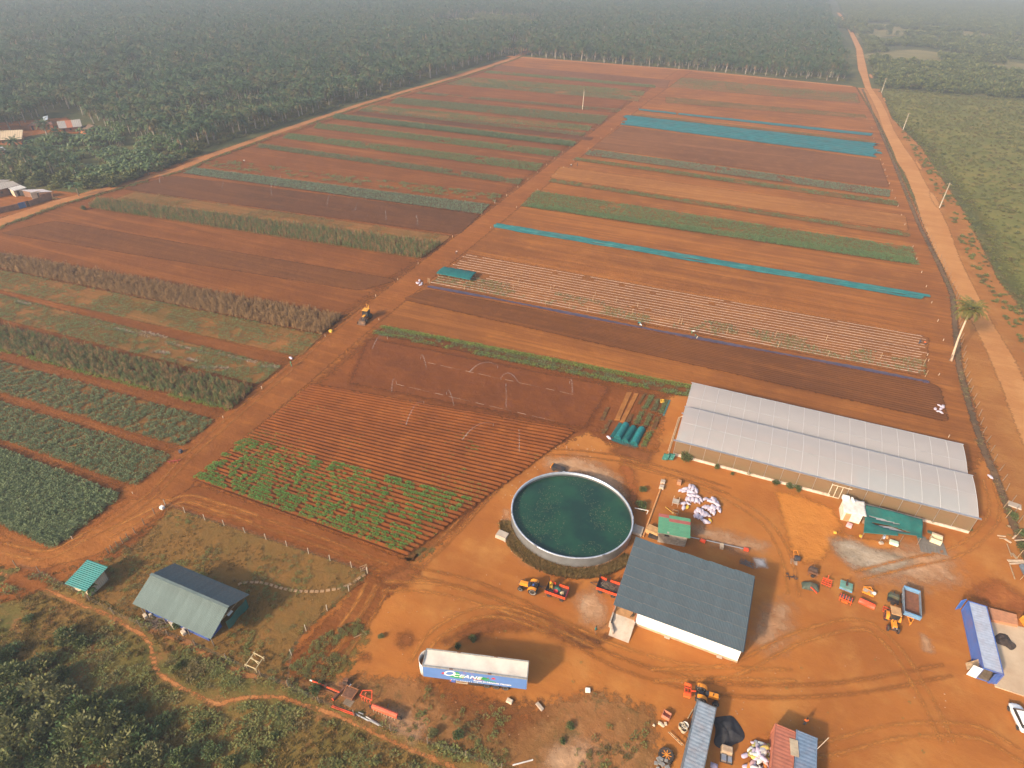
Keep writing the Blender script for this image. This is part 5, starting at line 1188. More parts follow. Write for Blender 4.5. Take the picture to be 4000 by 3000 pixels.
wseg(KV(-200, 1640), KV(300, 1530), 2.1, m_brownwall); wseg(KV(460, 1490), KV(640, 1425), 2.1, m_brownwall); wseg(KV(640, 1425), KV(800, 1385), 2.9, m_brownwall); wseg(KV(490, 1382), KV(640, 1352), 2.6, m_cream); wseg(KV(302, 1528), KV(405, 1502), 2.2, mat('blue_gate', (.06, .13, .27), .6), 'gate'); wseg(KV(412, 1500), KV(455, 1490), 2.2, m_dark, 'gate')
struct(patch('village_earth', PX(KV(-400, 1200), KV(300, 1330), KV(700, 1380), KV(1000, 1380), KV(500, 1550), KV(-400, 1760)), .068, m_road, 1.5, 2))
struct(patch('village_earth', PX(KV(-400, 520), KV(200, 540), KV(450, 430), KV(800, 370), KV(1150, 400), KV(1300, 330), KV(1000, 150), KV(300, 200), KV(-400, 260)), .064, m_road, 1.5, 2))
struct(patch('village_earth', PX(KV(780, 1250), KV(1180, 1290), KV(1250, 1340), KV(980, 1400), KV(760, 1340)), .070, m_road, 1.5, 2))
# hamlet beyond the plantation
for i, (x, y, w, mm, lab) in enumerate(((1905, 104, 20, m_bluewhite, 'pale'), (1935, 97, 24, m_tin, 'tin roofed'), (1955, 103, 16, m_rusttin, 'rusty'), (1985, 99, 18, m_rusttin, 'red roofed'), (2003, 97, 14, m_bluewhite, 'white'), (2018, 95, 16, m_tin, 'grey'), (1925, 108, 12, m_rusttin, 'brown'))):
    house('%s house %s of the far hamlet in the savanna clearing' % (lab, ('at the left end', 'in the middle', 'near the middle', 'right of the gap', 'towards the right', 'at the right end', 'in front')[i]), [(x, y), (x + w, y), (x + w - 2, y - 3.6), (x + 2, y - 3.6)], 3.5, 4.5, mm, m_mud, n=6, name='hamlet_house')

# ------------------------------------------------------------------ vehicles and machines
def wheel_meshes(key, r, w, rim, lugs=14):
    if ('wh', key) in _mats: return _mats[('wh', key)]
    b = MB(); b.lathe([(r * .64, -w * .42), (r * .88, -w * .5), (r * .95, -w * .36), (r * .95, w * .36), (r * .88, w * .5), (r * .64, w * .42)], 18, axis='Y')
    for i in range(lugs):
        a = i * 2 * PI / lugs; b.box((r * .97 * math.cos(a), w * .12 * (1 if i % 2 else -1), r * .97 * math.sin(a)), (.06, w * .72, r * .12), ry=-a + PI / 2)
    t = b.mesh('tyre_form_' + key, m_black)
    b = MB(); b.lathe([(.03, -w * .30), (r * .30, -w * .26), (r * .58, -w * .40), (r * .66, -w * .45), (r * .66, w * .45), (r * .58, w * .40), (r * .30, w * .26), (.03, w * .30)], 16, axis='Y'); q = b.mesh('rim_form_' + key, rim, False)
    _mats[('wh', key)] = (t, q); return t, q
def wheel(parent, key, r, w, loc, rim, name='wheel'):
    t, q = wheel_meshes(key, r, w, rim); o = inst(name, t, parent, loc); inst('rim', q, o); return o
def tractor(label, loc, rz, rim, rk, cab=False, driver=None):
    t = thing('tractor', label, 'tractor', loc, rz)
    b = MB(); b.box((1.0, 0, .72), (2.6, .42, .38)); b.box((2.1, 0, .55), (.5, .9, .16)); b.beam((0, -.75, .72), (0, .75, .72), .2); b.box((-.45, 0, .6), (.5, .5, .25)); b.obj('chassis', m_dark, t)
    b = MB(); b.box((1.62, 0, 1.16), (1.5, .72, .60), taper=.86); b.obj('hood', m_orange, t, bevel=.07)
    b = MB(); b.box((2.36, 0, 1.06), (.08, .56, .50)); b.obj('grille', m_dark, t)
    for s in (-1, 1):
        b = MB(); b.box((2.41, s * .22, 1.2), (.04, .14, .12)); b.obj('headlight', m_white, t)
        wheel(t, 'rear' + rk, .74, .42, (0, s * .80, .74), rim, 'rear_wheel'); wheel(t, 'front' + rk, .46, .28, (2.05, s * .72, .46), rim, 'front_wheel')
        b = MB(); b.grid(lambda u, v: (.86 * math.cos(.25 + u * 2.0), s * (.55 + v * .5), .74 + .86 * math.sin(.25 + u * 2.0)), 7, 1); b.obj('fender', m_orange, t, solid=.04)
    b = MB(); b.box((.05, 0, 1.18), (.5, .5, .12)); b.box((-.2, 0, 1.45), (.1, .5, .5), ry=-.15); b.obj('seat', m_seat, t, bevel=.04)
    b = MB(); b.ring([(.20, 0), (.225, .02), (.20, .04)], 14, (.68, 0, 1.52)); b.tube([(.8, 0, 1.2), (.68, 0, 1.53)], .03, 5); b.obj('steering_wheel', m_black, t)
    b = MB(); b.box((.8, 0, 1.25), (.35, .6, .5)); b.obj('dashboard', m_seat, t)
    b = MB(); b.tube([(1.5, -.25, 1.3), (1.5, -.25, 2.15)], .05, 6); b.obj('exhaust', m_dark, t)
    if cab:
        b = MB(); b.box((.1, 0, 2.45), (1.6, 1.45, .14)); b.obj('cab_roof', mat('tan_cab_roof', (.52, .30, .13), .6, dirt=.5), t, bevel=.05)
        b = MB(); [b.beam((x, y, 1.1), (x * .92, y, 2.4), .07) for x, y in ((.82, -.62), (.82, .62), (-.6, -.62), (-.6, .62))]; b.obj('cab_frame', m_dark, t)
        b = MB(); b.add([(.84, -.58, 1.45), (.84, .58, 1.45), (.78, .58, 2.35), (.78, -.58, 2.35)], [(0, 1, 2, 3)]); b.obj('windscreen', m_glass, t)
    else:
        b = MB(); [b.tube([(-.42, s * .5, .9), (-.5, s * .5, 2.2)], .04, 5) for s in (-1, 1)]; b.tube([(-.5, -.5, 2.2), (-.5, .5, 2.2)], .04, 5); b.obj('roll_bar', m_dark, t)
    return t

# ---- people
m_skin = mat('skin', (.085, .045, .028), .6, var=.05); m_hair = mat('hair', (.012, .010, .009), .9)
def skinned(name, pts, edges, rad, m, parent):
    me = bpy.data.meshes.new(name); me.from_pydata([tuple(p) for p in pts], edges, []); me.materials.append(m)
    o = bpy.data.objects.new(name, me); COL.objects.link(o); o.parent = parent
    k = o.modifiers.new('skin', 'SKIN'); k.use_smooth_shade = True
    for i, r in enumerate(rad): me.skin_vertices[0].data[i].radius = (r, r) if not isinstance(r, tuple) else r
    me.skin_vertices[0].data[0].use_root = True
    o.modifiers.new('sub', 'SUBSURF').levels = 1; o.modifiers['sub'].render_levels = 1
    return o
def person(label, loc, rz, shirt, trousers, pose='stand', hat=None, z=0.0):
    t = thing('person', label, 'person', (loc[0], loc[1], loc[2] + z), rz)
    V = Vector
    if pose == 'bend':
        pel = V((-.12, 0, .86)); ch = V((.30, 0, 1.02)); nk = V((.42, 0, 1.05)); hd = V((.56, 0, 1.02))
    elif pose == 'sit':
        pel = V((0, 0, .18)); ch = V((.06, 0, .58)); nk = V((.08, 0, .72)); hd = V((.14, 0, .90))
    else:
        pel = V((0, 0, .93)); ch = V((.02, 0, 1.28)); nk = V((.02, 0, 1.46)); hd = V((.05, 0, 1.64))
    up = (nk - pel).normalized(); fw = V((up.z, 0, -up.x)); P, E, Rr = [pel, pel.lerp(ch, .5), ch, nk, hd, hd + up * .06 + fw * .02], [(0, 1), (1, 2), (2, 3), (3, 4), (4, 5)], [(.13, .11), (.125, .10), (.15, .10), .055, .085, .07]
    P.append(hd + fw * .12 - up * .01); E.append((4, 6)); Rr.append(.02)
    arms, legs = [], []
    for s in (-1, 1):
        sh = ch + up * .10 + V((0, s * .19, 0)); sw = (.22 * s if pose == 'walk' else .06)
        if pose == 'bend': el, wr = sh + V((.10, s * .03, -.28)), sh + V((.16, 0, -.54))
        elif pose == 'sit': el, wr = sh + V((.18, s * .08, -.22)), sh + V((.42, s * -.02, -.26))
        else: el, wr = sh + V((-sw * .5, s * .06, -.29)), sh + V((sw * .4 + .06, s * .07, -.55))
        hn = wr + (wr - el).normalized() * .09; i = len(P); P += [sh, el, wr, hn]; E += [(2, i), (i, i + 1), (i + 1, i + 2), (i + 2, i + 3)]; Rr += [.06, .043, .030, .034]
        d = (wr - el).normalized(); sd = d.cross(V((0, s, 0))).normalized()
        for j, (o, L) in enumerate(((-.03, .075), (-.01, .085), (.01, .08), (.03, .06))):
            P.append(hn + sd * o * 1.2 + d * L); E.append((i + 3, len(P) - 1)); Rr.append(.009)
        P.append(hn - d * .03 + sd * .06 + V((0, -s * .02, 0))); E.append((i + 2, len(P) - 1)); Rr.append(.010)
        arms.append((sh, el, wr))
        hp = pel + V((0, s * .10, -.04)); st = (.30 * s if pose == 'walk' else 0)
        if pose == 'sit': kn, an = hp + V((.42, s * .10, .12)), hp + V((.44, s * .12, -.10))
        elif pose == 'bend': kn, an = V((.06, s * .13, .47)), V((-.02, s * .14, .07))
        else: kn, an = hp + V((-st * .35 + .04, 0, -.42)), hp + V((-st, s * .02, -.82))
        i = len(P); P += [hp, kn, an, an + V((.17, s * .02, -.04))]; E += [(0, i), (i, i + 1), (i + 1, i + 2), (i + 2, i + 3)]; Rr += [.085, .058, .042, (.04, .03)]
        legs.append((hp, kn, an))
    skinned('body', P, E, Rr, m_skin, t)
    sp, se, sr = [pel + up * .02, pel.lerp(ch, .5), ch, ch + up * .12], [(0, 1), (1, 2), (2, 3)], [(.16, .13), (.15, .125), (.175, .125), (.09, .08)]
    for sh, el, wr in arms: i = len(sp); sp += [sh, sh.lerp(el, .8)]; se += [(2, i), (i, i + 1)]; sr += [.08, .065]
    skinned('shirt', sp, se, sr, shirt, t)
    tp, te, tr = [pel + up * .06, pel], [(0, 1)], [(.155, .13), (.155, .13)]
    for hp, kn, an in legs: i = len(tp); tp += [hp, kn, kn.lerp(an, .8)]; te += [(1, i), (i, i + 1), (i + 1, i + 2)]; tr += [.10, .075, .065]
    skinned('trousers', tp, te, tr, trousers, t)
    q = hd + up * .05; b = MB(); b.lathe([(.001, .105), (.07, .085), (.105, .03), (.108, -.02), (.10, -.03)] if not hat else [(.001, .13), (.08, .11), (.11, .04), (.24, .02), (.24, .0), (.11, .0)], 12, q - fw * .015); b.obj('hat' if hat else 'hair', hat or m_hair, t, True)
    for s in (-1, 1):
        b = MB(); b.box(hd + fw * .085 + V((0, s * .035, 0)) + up * .015, (.02, .022, .016)); b.obj('eye', m_white, t)
    return t
def cl(name, c): return mat('cloth_' + name, c, .85, var=.1)
S_teal, S_or, S_blue, S_white, S_grn, S_dk = cl('teal', (.03, .25, .24)), cl('orange', (.75, .14, .02)), cl('blue', (.05, .13, .45)), cl('white', (.70, .68, .65)), cl('green', (.06, .30, .18)), cl('dark', (.05, .05, .07))

# ---- the three tractors
tr1 = G(2078, 2322); a1 = heading((2090, 2328), (2032, 2312))
tractor('orange tractor with white wheels hitched to the loaded red trailer below the tank', tr1 + Vector((0, .8, 0)), a1, m_whiterim, 'w')
person('driver in a blue shirt sitting on the orange tractor below the tank', (tr1.x, tr1.y + .8, 1.07), a1, S_blue, S_dk, 'sit')
a2 = heading((2728, 2715), (2812, 2738)); p2 = G(2733, 2722)
tractor('orange tractor with a red implement behind the end of the grey blue container', (p2.x, p2.y, 0), a2, m_whiterim, 'w')
p3 = G(3478, 2430); a3 = heading((3478, 2425), (3490, 2500))
tractor('orange tractor with a tan cab roof and red wheel rims in the implement row', (p3.x, p3.y + .4, 0), a3, m_red, 'r', True)

# ---- backhoe loader on the middle road
pb = G(1432, 1246); ab = heading((1450, 1215), (1408, 1262))
bl = thing('backhoe_loader', 'yellow roofed backhoe loader with a black cab on the central farm road', 'digger', (pb.x, pb.y, 0), ab); m_yel = mat('machine_yellow', (.70, .32, .035), .5, dirt=.25)
b = MB(); b.box((.6, 0, .85), (4.2, .9, .5)); b.box((1.3, 0, 1.35), (1.5, .85, .6), taper=.9); b.obj('chassis', m_dark, bl, bevel=.05)
b = MB(); b.box((1.35, 0, 1.7), (1.2, .7, .12)); b.obj('hood', m_yel, bl, bevel=.03)
b = MB(); b.box((-.2, 0, 1.95), (1.6, 1.5, 1.7), taper=.92); b.obj('cab', mat('cab_glass', (.035, .034, .036), .25), bl)
b = MB(); b.box((-.2, 0, 2.87), (1.8, 1.65, .13)); b.obj('cab_roof', m_yel, bl, bevel=.05)
b = MB(); b.tube([(-.1, 0, 2.93), (-.1, 0, 3.1)], .07, 8); b.obj('beacon', mat('beacon', (.9, .5, .1), .3), bl)
b = MB(); [b.beam((x, y, 1.1), (x * .95, y * .95, 2.85), .08) for x, y in ((.62, -.76), (.62, .76), (-1.02, -.76), (-1.02, .76))]; b.obj('cab_frame', m_dark, bl)
for s in (-1, 1):
    wheel(bl, 'bhr', .75, .45, (-.7, s * .95, .75), m_rust, 'rear_wheel'); wheel(bl, 'bhf', .52, .36, (1.9, s * .9, .52), m_rust, 'front_wheel')
    b = MB(); b.beam((.9, s * .62, 1.55), (2.5, s * .62, 1.0), .14, .22); b.beam((2.5, s * .62, 1.0), (3.1, s * .62, .45), .14, .2); b.obj('loader_arm', m_rust, bl)
b = MB(); q = [(3.0, .95), (2.85, .55), (3.0, .12), (3.75, .06), (3.78, .12), (3.08, .22), (2.97, .56), (3.08, .95)]; n = len(q)
b.add([(x, -1.15, z) for x, z in q] + [(x, 1.15, z) for x, z in q], [(i, (i + 1) % n, n + (i + 1) % n, n + i) for i in range(n)]); [b.add([(3.0, s * 1.15, .95), (2.85, s * 1.15, .55), (3.0, s * 1.15, .12), (3.75, s * 1.15, .08)], [(0, 1, 2, 3)]) for s in (-1, 1)]; b.obj('bucket', mat('worn_bucket', (.20, .13, .09), .7, .2, var=.3, dirt=.5), bl)
b = MB(); b.beam((-1.5, 0, .9), (-2.0, .1, 3.3), .22, .3); b.obj('boom', m_yel, bl); b = MB(); b.beam((-2.0, .1, 3.35), (-1.35, -.25, 3.9), .18, .22); b.beam((-1.35, -.25, 3.9), (-2.2, -.35, 2.2), .16, .2); b.obj('dipper_arm', m_yel, bl)
b = MB(); b.box((-2.3, -.35, 1.8), (.5, .6, .6), ry=.4); b.obj('digging_bucket', m_rust, bl)

# ---- red farm trailers
def red_trailer(label, quad, hd):
    A, B, C, D = (G(*p, z=1.0) for p in quad); c = (A + B + C + D) / 4; L = ((B - A).length + (C - D).length) / 2; W = ((D - A).length + (C - B).length) / 2
    t = thing('farm_trailer', label, 'trailer', (c.x, c.y, 0), hd)     # +X points to the drawbar
    b = MB(); b.box((0, 0, .72), (L, W, .12)); b.obj('floor', mat('trailer_bed', (.07, .055, .05), .8, dirt=.3), t); b = MB(); [b.beam((-L / 2, y, .6), (L / 2, y, .6), .1, .16) for y in (-.5, .5)]; b.obj('chassis', m_dark, t)
    n = 6
    for s in (-1, 1):
        for i in range(n):
            if s == -1 and i in (3,): continue
            b = MB(); b.box((-L / 2 + (i + .5) * L / n, s * (W / 2 - .02), 1.06), (L / n - .02, .05, .54)); b.box((-L / 2 + (i + .5) * L / n, s * (W / 2 + .012), 1.06), (.06, .04, .5)); b.obj('side_panel', m_red, t)
        for x in (-L / 2 + .05, 0, L / 2 - .05):
            if s == 1 and x == 0: continue
            b = MB(); b.box((x, s * (W / 2 - .05), 1.1 if s == 1 else 1.35), (.09, .09, .8 if s == 1 else 1.3)); b.obj('corner_post', m_dark, t)
    b = MB(); b.box((L / 2 - .02, 0, 1.1), (.05, W - .1, .6)); b.obj('headboard', m_dark, t)
    b = MB(); b.box((-L / 2 + .02, 0, 1.02), (.05, W - .1, .5)); b.obj('tailboard', mat('crimson_paint', (.45, .03, .06), .5), t)
    for s in (-1, 1):
        for x in (-L * .32, L * .30): wheel(t, 'ft', .36, .24, (x, s * (W / 2 - .1), .36), m_rust)
    b = MB(); b.beam((L / 2, -.35, .6), (L / 2 + 1.3, 0, .5), .08); b.beam((L / 2, .35, .6), (L / 2 + 1.3, 0, .5), .08); b.obj('drawbar', m_dark, t)
    return t, c, L, W
hdT = heading((2208, 2345), (2130, 2317))
t1, c1_, L1, W1 = red_trailer('red farm trailer loaded with chairs and tools behind the orange tractor', [(2130, 2310), (2208, 2343), (2222, 2300), (2145, 2270)], hdT)
t2_, c2_, L2, W2 = red_trailer('red farm trailer heaped with brushwood beside the packing shed', [(2328, 2296), (2409, 2328), (2424, 2284), (2345, 2255)], hdT)
def on(c, hd, x, y): return Vector((c.x + x * math.cos(hd) - y * math.sin(hd), c.y + x * math.sin(hd) + y * math.cos(hd)))
def chair(label, loc, rz, m, z):
    t = thing('plastic_chair', label, 'chair', (loc[0], loc[1], z), rz); b = MB(); b.box((0, 0, .42), (.45, .45, .05)); b.obj('seat', m, t); b = MB(); b.box((-.2, 0, .7), (.05, .45, .5), ry=-.15); b.obj('backrest', m, t)
    for x in (-.18, .18):
        for y in (-.18, .18): b = MB(); b.box((x, y, .2), (.05, .05, .4)); b.obj('leg', m, t)
m_ychair = mat('yellow_plastic', (.72, .42, .05), .5)
chair('yellow chair at the front of the loaded red trailer', on(c1_, hdT, 1.1, -.2), .3, m_ychair, .79); chair('yellow chair against the far front corner of the loaded trailer', on(c1_, hdT, 1.2, -.75), 1.2, m_ychair, .79); chair('cream chair frame at the tail of the loaded trailer', on(c1_, hdT, -.9, .35), 2.4, mat('cream_plastic', (.62, .50, .30), .6), .79)
b = MB(); b.grid(lambda u, v: ((u - .5) * 1.0, (v - .5) * .8, .05 + .3 * math.sin(u * PI) * math.sin(v * PI) + .06 * math.sin(u * 15)), 8, 6); q = on(c1_, hdT, 0, -.45); tag(b.obj('folded_sheet', m_netgreen, None, True, loc=(q.x, q.y, .79)), 'green sheet bundled in the middle of the loaded trailer', 'sheet')
b = MB(); b.lathe([(.28, 0), (.36, .22), (.34, .22), (.27, .03), (.001, .03)], 14); q = on(c1_, hdT, .15, .25); tag(b.obj('red_basin', mat('red_plastic', (.55, .04, .05), .5), None, loc=(q.x, q.y, .79)), 'red basin beside the green sheet in the trailer', 'basin')
b = MB(); [b.beam((i * .5 - .5, -.3, .04), (i * .5 - .5, .3, .04), .06) for i in range(3)]; [b.beam((-.55, y, .09), (.55, y, .09), .05) for y in (-.25, .25)]; q = on(c1_, hdT, 1.0, .7); tag(b.obj('slatted_crate_base', m_wood, None, loc=(q.x, q.y, .79)), 'slatted wooden crate base by the near front corner of the trailer', 'crate')
b = MB(); rg = random.Random(8)
for i in range(150):
    a, l = rg.uniform(0, PI), rg.uniform(.2, .6); x, y, z = rg.gauss(0, .65), rg.gauss(0, .35), rg.uniform(0, .35); x = max(-1.2, min(1.2, x)); y = max(-.65, min(.65, y))
    b.beam((x - l * math.cos(a) / 2, y - l * math.sin(a) / 2, z), (x + l * math.cos(a) / 2, y + l * math.sin(a) / 2, z + rg.uniform(-.1, .15)), .03)
o = b.obj('brushwood_heap', m_oldwood, None, loc=(c2_.x, c2_.y, .80)); o.rotation_euler = (0, 0, hdT); o['label'] = 'tangled brushwood heaped in the red trailer beside the shed'; o['category'] = 'brushwood'; 
# ---- blue tipping trailer
bt = thing('tipping_trailer', 'blue tipping trailer with a rusty bed at the end of the implement row', 'trailer', ((36.4 + 39.3) / 2, 79.9, 0), heading((3560, 2290), (3565, 2430)))
m_ltblue = mat('faded_blue_paint', (.13, .30, .50), .55, dirt=.35, var=.2); L, W = 5.3, 2.35
b = MB(); b.box((0, 0, .9), (L, W, .1)); b.obj('bed', mat('rusty_bed', (.22, .085, .045), .85, var=.3, dirt=.4), bt)
for s in (-1, 1): b = MB(); b.box((0, s * (W / 2), 1.25), (L, .07, .75)); [b.box((-L / 2 + .4 + i * .9, s * (W / 2 + .05), 1.2), (.08, .06, .7)) for i in range(6)]; b.obj('side_wall', mat('grey_blue_paint', (.20, .26, .32), .6, dirt=.35), bt)
for s in (-1, 1): b = MB(); b.box((s * L / 2, 0, 1.25), (.07, W, .75)); b.box((s * L / 2, 0, 1.65), (.22, W, .1)); b.obj('end_wall', m_ltblue, bt)
for s in (-1, 1):
    for x in (-1.6, -.7): wheel(bt, 'tip', .45, .28, (x, s * 1.05, .45), m_rust)
b = MB(); b.box((.3, 0, .7), (L - .8, .9, .22)); b.obj('chassis', m_orange, bt); b = MB(); b.beam((L / 2 - .3, -.5, .65), (L / 2 + 1.1, 0, .5), .1); b.beam((L / 2 - .3, .5, .65), (L / 2 + 1.1, 0, .5), .1); b.tube([(L / 2 + .9, 0, 0), (L / 2 + .9, 0, .8)], .06, 6); b.obj('drawbar', m_orange, bt)

# ---- lorry trailer with lettering
lt = thing('lorry_trailer', 'white roofed blue lorry trailer lettered OCEANE parked on the yard', 'trailer', (-20.75, 42.55, 0), math.atan2(43.27 - 39.44, 14.0)); TL, TW = 14.4, 2.45
m_tblue = mat('trailer_blue', (.105, .215, .50), .55, var=.06, scale=.6, dirt=.12); m_tarp = mat('trailer_roof_canvas', (.66, .60, .52), .75, var=.06, scale=.5, dirt=.22)
for s in (-1, 1): b = MB(); b.box((0, s * TW / 2, 2.52), (TL, .05, 2.62)); b.obj('side_curtain', m_tblue, lt)
b = MB(); b.grid(lambda u, v: ((u - .5) * (TL - .1), (v - .5) * (TW - .15), 3.93 - .10 * math.sin(v * PI) * (.6 + .4 * math.cos(u * 28)) - .05 * math.sin(u * PI)), 36, 6); b.obj('roof_canvas', m_tarp, lt, True)
for s in (-1, 1): b = MB(); b.box((0, s * (TW / 2 + .02), 3.9), (TL + .06, .16, .2)); b.obj('roof_rail', mat('rail_grey', (.36, .34, .31), .6, .3), lt)
b = MB(); b.box((TL / 2, 0, 3.9), (.12, TW + .1, .2)); b.box((-TL / 2, 0, 3.9), (.10, TW, .2)); b.obj('end_rail', mat('rail_grey', (.36, .34, .31), .6, .3), lt)
for s, x in ((-1, -3.2), (-1, 2.1), (1, -2.6), (1, 2.6)): b = MB(); b.box((x, s * (TW / 2 + .05), 4.0), (.5, .16, .07)); b.obj('roof_hinge', m_rust, lt)
b = MB(); b.box((TL / 2 + .02, 0, 2.52), (.06, TW - .05, 2.6)); b.obj('rear_door', m_white, lt)
b = MB(); P_ = [(-TL / 2 - .02 - .75 * math.sin(PI * t) ** .6, (t - .5) * (TW - .05)) for t in np.linspace(0, 1, 13)]; n = len(P_)
b.add([(x, y, 1.2) for x, y in P_] + [(x, y, 3.75) for x, y in P_], [(i, i + 1, n + i + 1, n + i) for i in range(n - 1)]); b.obj('front_fairing', m_white, lt, True, solid=.05)
b = MB(); b.box((-TL / 2 + .02, 0, 2.5), (.06, TW - .06, 2.6)); b.obj('front_wall', m_dark, lt)
b = MB(); b.box((0, 0, 1.12), (TL - .1, .95, .16)); b.box((3.6, 0, .75), (5.0, .9, .3)); b.obj('chassis', m_dark, lt)
for x in (1.65, 2.98, 4.30):
    for s in (-1, 1):
        wheel(lt, 'lorry', .53, .34, (x, s * .98, .53), mat('steel_rim', (.42, .37, .32), .5, .4, dirt=.3)); b = MB(); b.grid(lambda u, v: (x + .62 * math.cos(.1 + u * 2.94), s * (.78 + v * .42), .53 + .62 * math.sin(.1 + u * 2.94)), 8, 1); b.obj('mudguard', m_black, lt, solid=.03)
b = MB(); b.beam((-2.6, -1.12, .95), (-1.05, -1.12, .95), .1); b.beam((-2.6, -1.12, .5), (-1.05, -1.12, .5), .1); b.beam((-2.6, -1.12, .5), (-2.6, -1.12, 1.0), .1); b.beam((-1.05, -1.12, .5), (-1.05, -1.12, 1.0), .1); b.obj('side_guard', m_cream, lt)
b = MB(); b.box((.15, -1.0, .72), (2.0, .4, .55)); b.obj('tool_box', m_dark, lt, bevel=.03); b = MB(); b.lathe([(.001, -.35), (.28, -.3), (.28, .3), (.001, .35)], 12, (-3.0, -1.0, .75), 'X'); b.obj('air_tank', mat('blue_drum', (.05, .10, .35), .5), lt)
for s in (-1, 1): b = MB(); b.box((-3.55, s * .9, .55), (.16, .16, 1.0)); b.box((-3.55, s * .9, .06), (.4, .35, .08)); b.obj('landing_leg', m_rust, lt)
b = MB(); b.box((-3.35, -1.05, .78), (.24, .2, .34)); b.obj('hose_reel', mat('pink_plastic', (.60, .20, .16), .6), lt)
def text(body, size, m, parent, loc, shear=0.0, spacing=1.0, xs=1.0, name='lettering', off=.0):
    cu = bpy.data.curves.new('letters', 'FONT'); cu.body = body; cu.size = size; cu.shear = shear; cu.space_character = spacing; cu.extrude = .004; cu.offset = off
    o = bpy.data.objects.new('letters', cu); COL.objects.link(o); dg = bpy.context.evaluated_depsgraph_get(); me = bpy.data.meshes.new_from_object(o.evaluated_get(dg)); bpy.data.objects.remove(o)
    me.materials.clear(); me.materials.append(m); q = inst(name, me, parent); q.matrix_local = Matrix.Translation(loc) @ Matrix.Rotation(PI / 2, 4, 'X') @ Matrix.Diagonal((xs, 1, 1, 1)); return q
YF = -TW / 2 - .034
def decal(poly, m, y): b = MB(); b.add([(x, YF + y, z) for x, z in poly], [tuple(range(len(poly)))]); return b.obj('logo_shape', m, lt)
m_lw, m_lg, m_lr = mat('letter_white', (.85, .83, .80), .6, var=.02), mat('logo_green', (.03, .30, .09), .6), mat('logo_red', (.62, .035, .03), .6)
decal([(-3.5, 2.0), (-2.6, 3.35), (-2.2, 3.35), (-1.9, 2.7), (-1.2, 2.5), (-1.6, 1.9), (-2.6, 1.85)], m_lg, .004); decal([(.9, 2.95), (1.9, 2.85), (2.2, 2.5), (1.2, 2.35), (3.0, 2.12), (3.0, 1.95), (1.0, 2.16), (-.2, 2.3)], m_lg, .006)
decal([(-4.65, 2.62), (-4.35, 2.95), (-4.0, 2.85), (-4.15, 2.5), (-4.4, 2.45)], m_lr, .002); decal([(2.25, 2.75), (2.6, 3.15), (2.85, 3.0), (2.95, 2.72)], m_lr, .002); decal([(1.75, 2.75), (1.9, 3.05), (1.97, 3.0), (1.9, 2.72)], m_lr, .002)
decal([(-.2, 2.32), (1.4, 2.22), (.8, 2.08), (-.3, 2.15)], m_lr, -.002); decal([(-1.5, 3.55), (-1.1, 3.2), (-1.15, 3.18), (-1.55, 3.52)], m_lr, .002); decal([(-.5, 3.5), (0, 3.2), (-.05, 3.17), (-.55, 3.47)], m_lr, .002); decal([(-1.7, 2.25), (-1.5, 1.85), (-1.56, 1.85), (-1.78, 2.25)], m_lr, .002)
text('O', 1.75, m_lw, lt, (-4.5, YF, 2.25), .35, 1, 1.15, off=.02); text('CEANE', .98, m_lw, lt, (-3.1, YF, 2.22), .35, 1.08, 1.22, off=.02)
text('Fruits et L\u00e9gumes Nantais', .46, m_lw, lt, (-.15, YF - .012, 1.66), .12, 1.02, 1.06, off=.012); text('www.oceane.tm.fr',   .30, m_lw, lt, (-3.35, YF, 1.28), 0, 2.05, 1.0, off=.006)

# ---- shipping containers
def container(label, c, L, rz, paint, roofp, open_=False, W=2.42, Hh=2.6):
    t = thing('shipping_container', label, 'container', (c[0], c[1], 0), rz)
    me = corr('container_side_form', L - .2, Hh - .3, int(L / .28), .022, paint)
    for s in (-1, 1): oriented(me, 'side_wall', t, Vector((s * (L / 2 - .1), s * (W / 2 - .04), .16)), (-s, 0, 0), (0, 0, 1))
    b = MB(); k = int(L / .24)
    b.grid(lambda u, v: (-L / 2 + u * L, (v - .5) * (W - .1), Hh - .06 + (.022 if int(round(u * k)) % 2 else 0)), k, 1); b.obj('roof', roofp, t)
    b = MB()
    for s in (-1, 1):
        for z in (.08, Hh - .06): b.beam((-L / 2, s * W / 2, z), (L / 2, s * W / 2, z), .12)
        for x in (-L / 2, L / 2): b.box((x, s * W / 2, Hh / 2), (.16, .16, Hh + .02))
    for x in (-L / 2, L / 2): b.beam((x, -W / 2, Hh - .06), (x, W / 2, Hh - .06), .12, .14); b.beam((x, -W / 2, .08), (x, W / 2, .08), .12)
    b.obj('frame', paint, t); b = MB(); b.box((0, 0, .15), (L - .1, W - .1, .1)); b.obj('floor', m_oldwood, t)
    b = MB(); b.box((-L / 2 + .05, 0, Hh / 2), (.06, W - .1, Hh - .15)); b.obj('end_wall', paint, t)
    for s in (-1, 1):
        b = MB(); b.box((0, s * W / 4 if not open_ else 0, Hh / 2), (.07, W / 2 - .06, Hh - .25)); [b.tube([(.06, (s * W / 4 if not open_ else 0) + d, .2), (.06, (s * W / 4 if not open_ else 0) + d, Hh - .2)], .025, 5) for d in (-.3, .3)]
        o = b.obj('door', paint if not (open_ and s == -1) else m_white, t)
        if not open_: o.location = (L / 2 + .02, 0, 0)
        else:
            o.location = (L / 2 + .06, s * (W / 2 + .62), 0) if s == -1 else (L / 2 + .12, s * (W / 2 - .50), 0); o.rotation_euler = (0, 0, -.12 if s == -1 else .35)
    return t
m_cblue2 = mat('faded_blue_roof', (.40, .45, .56), .6, dirt=.22, var=.15, scale=1.2); m_cgrey = mat('grey_blue_roof_paint', (.23, .275, .33), .6, dirt=.2, var=.18, scale=1.5); m_cside = mat('grey_container_side', (.12, .15, .18), .6, dirt=.3)
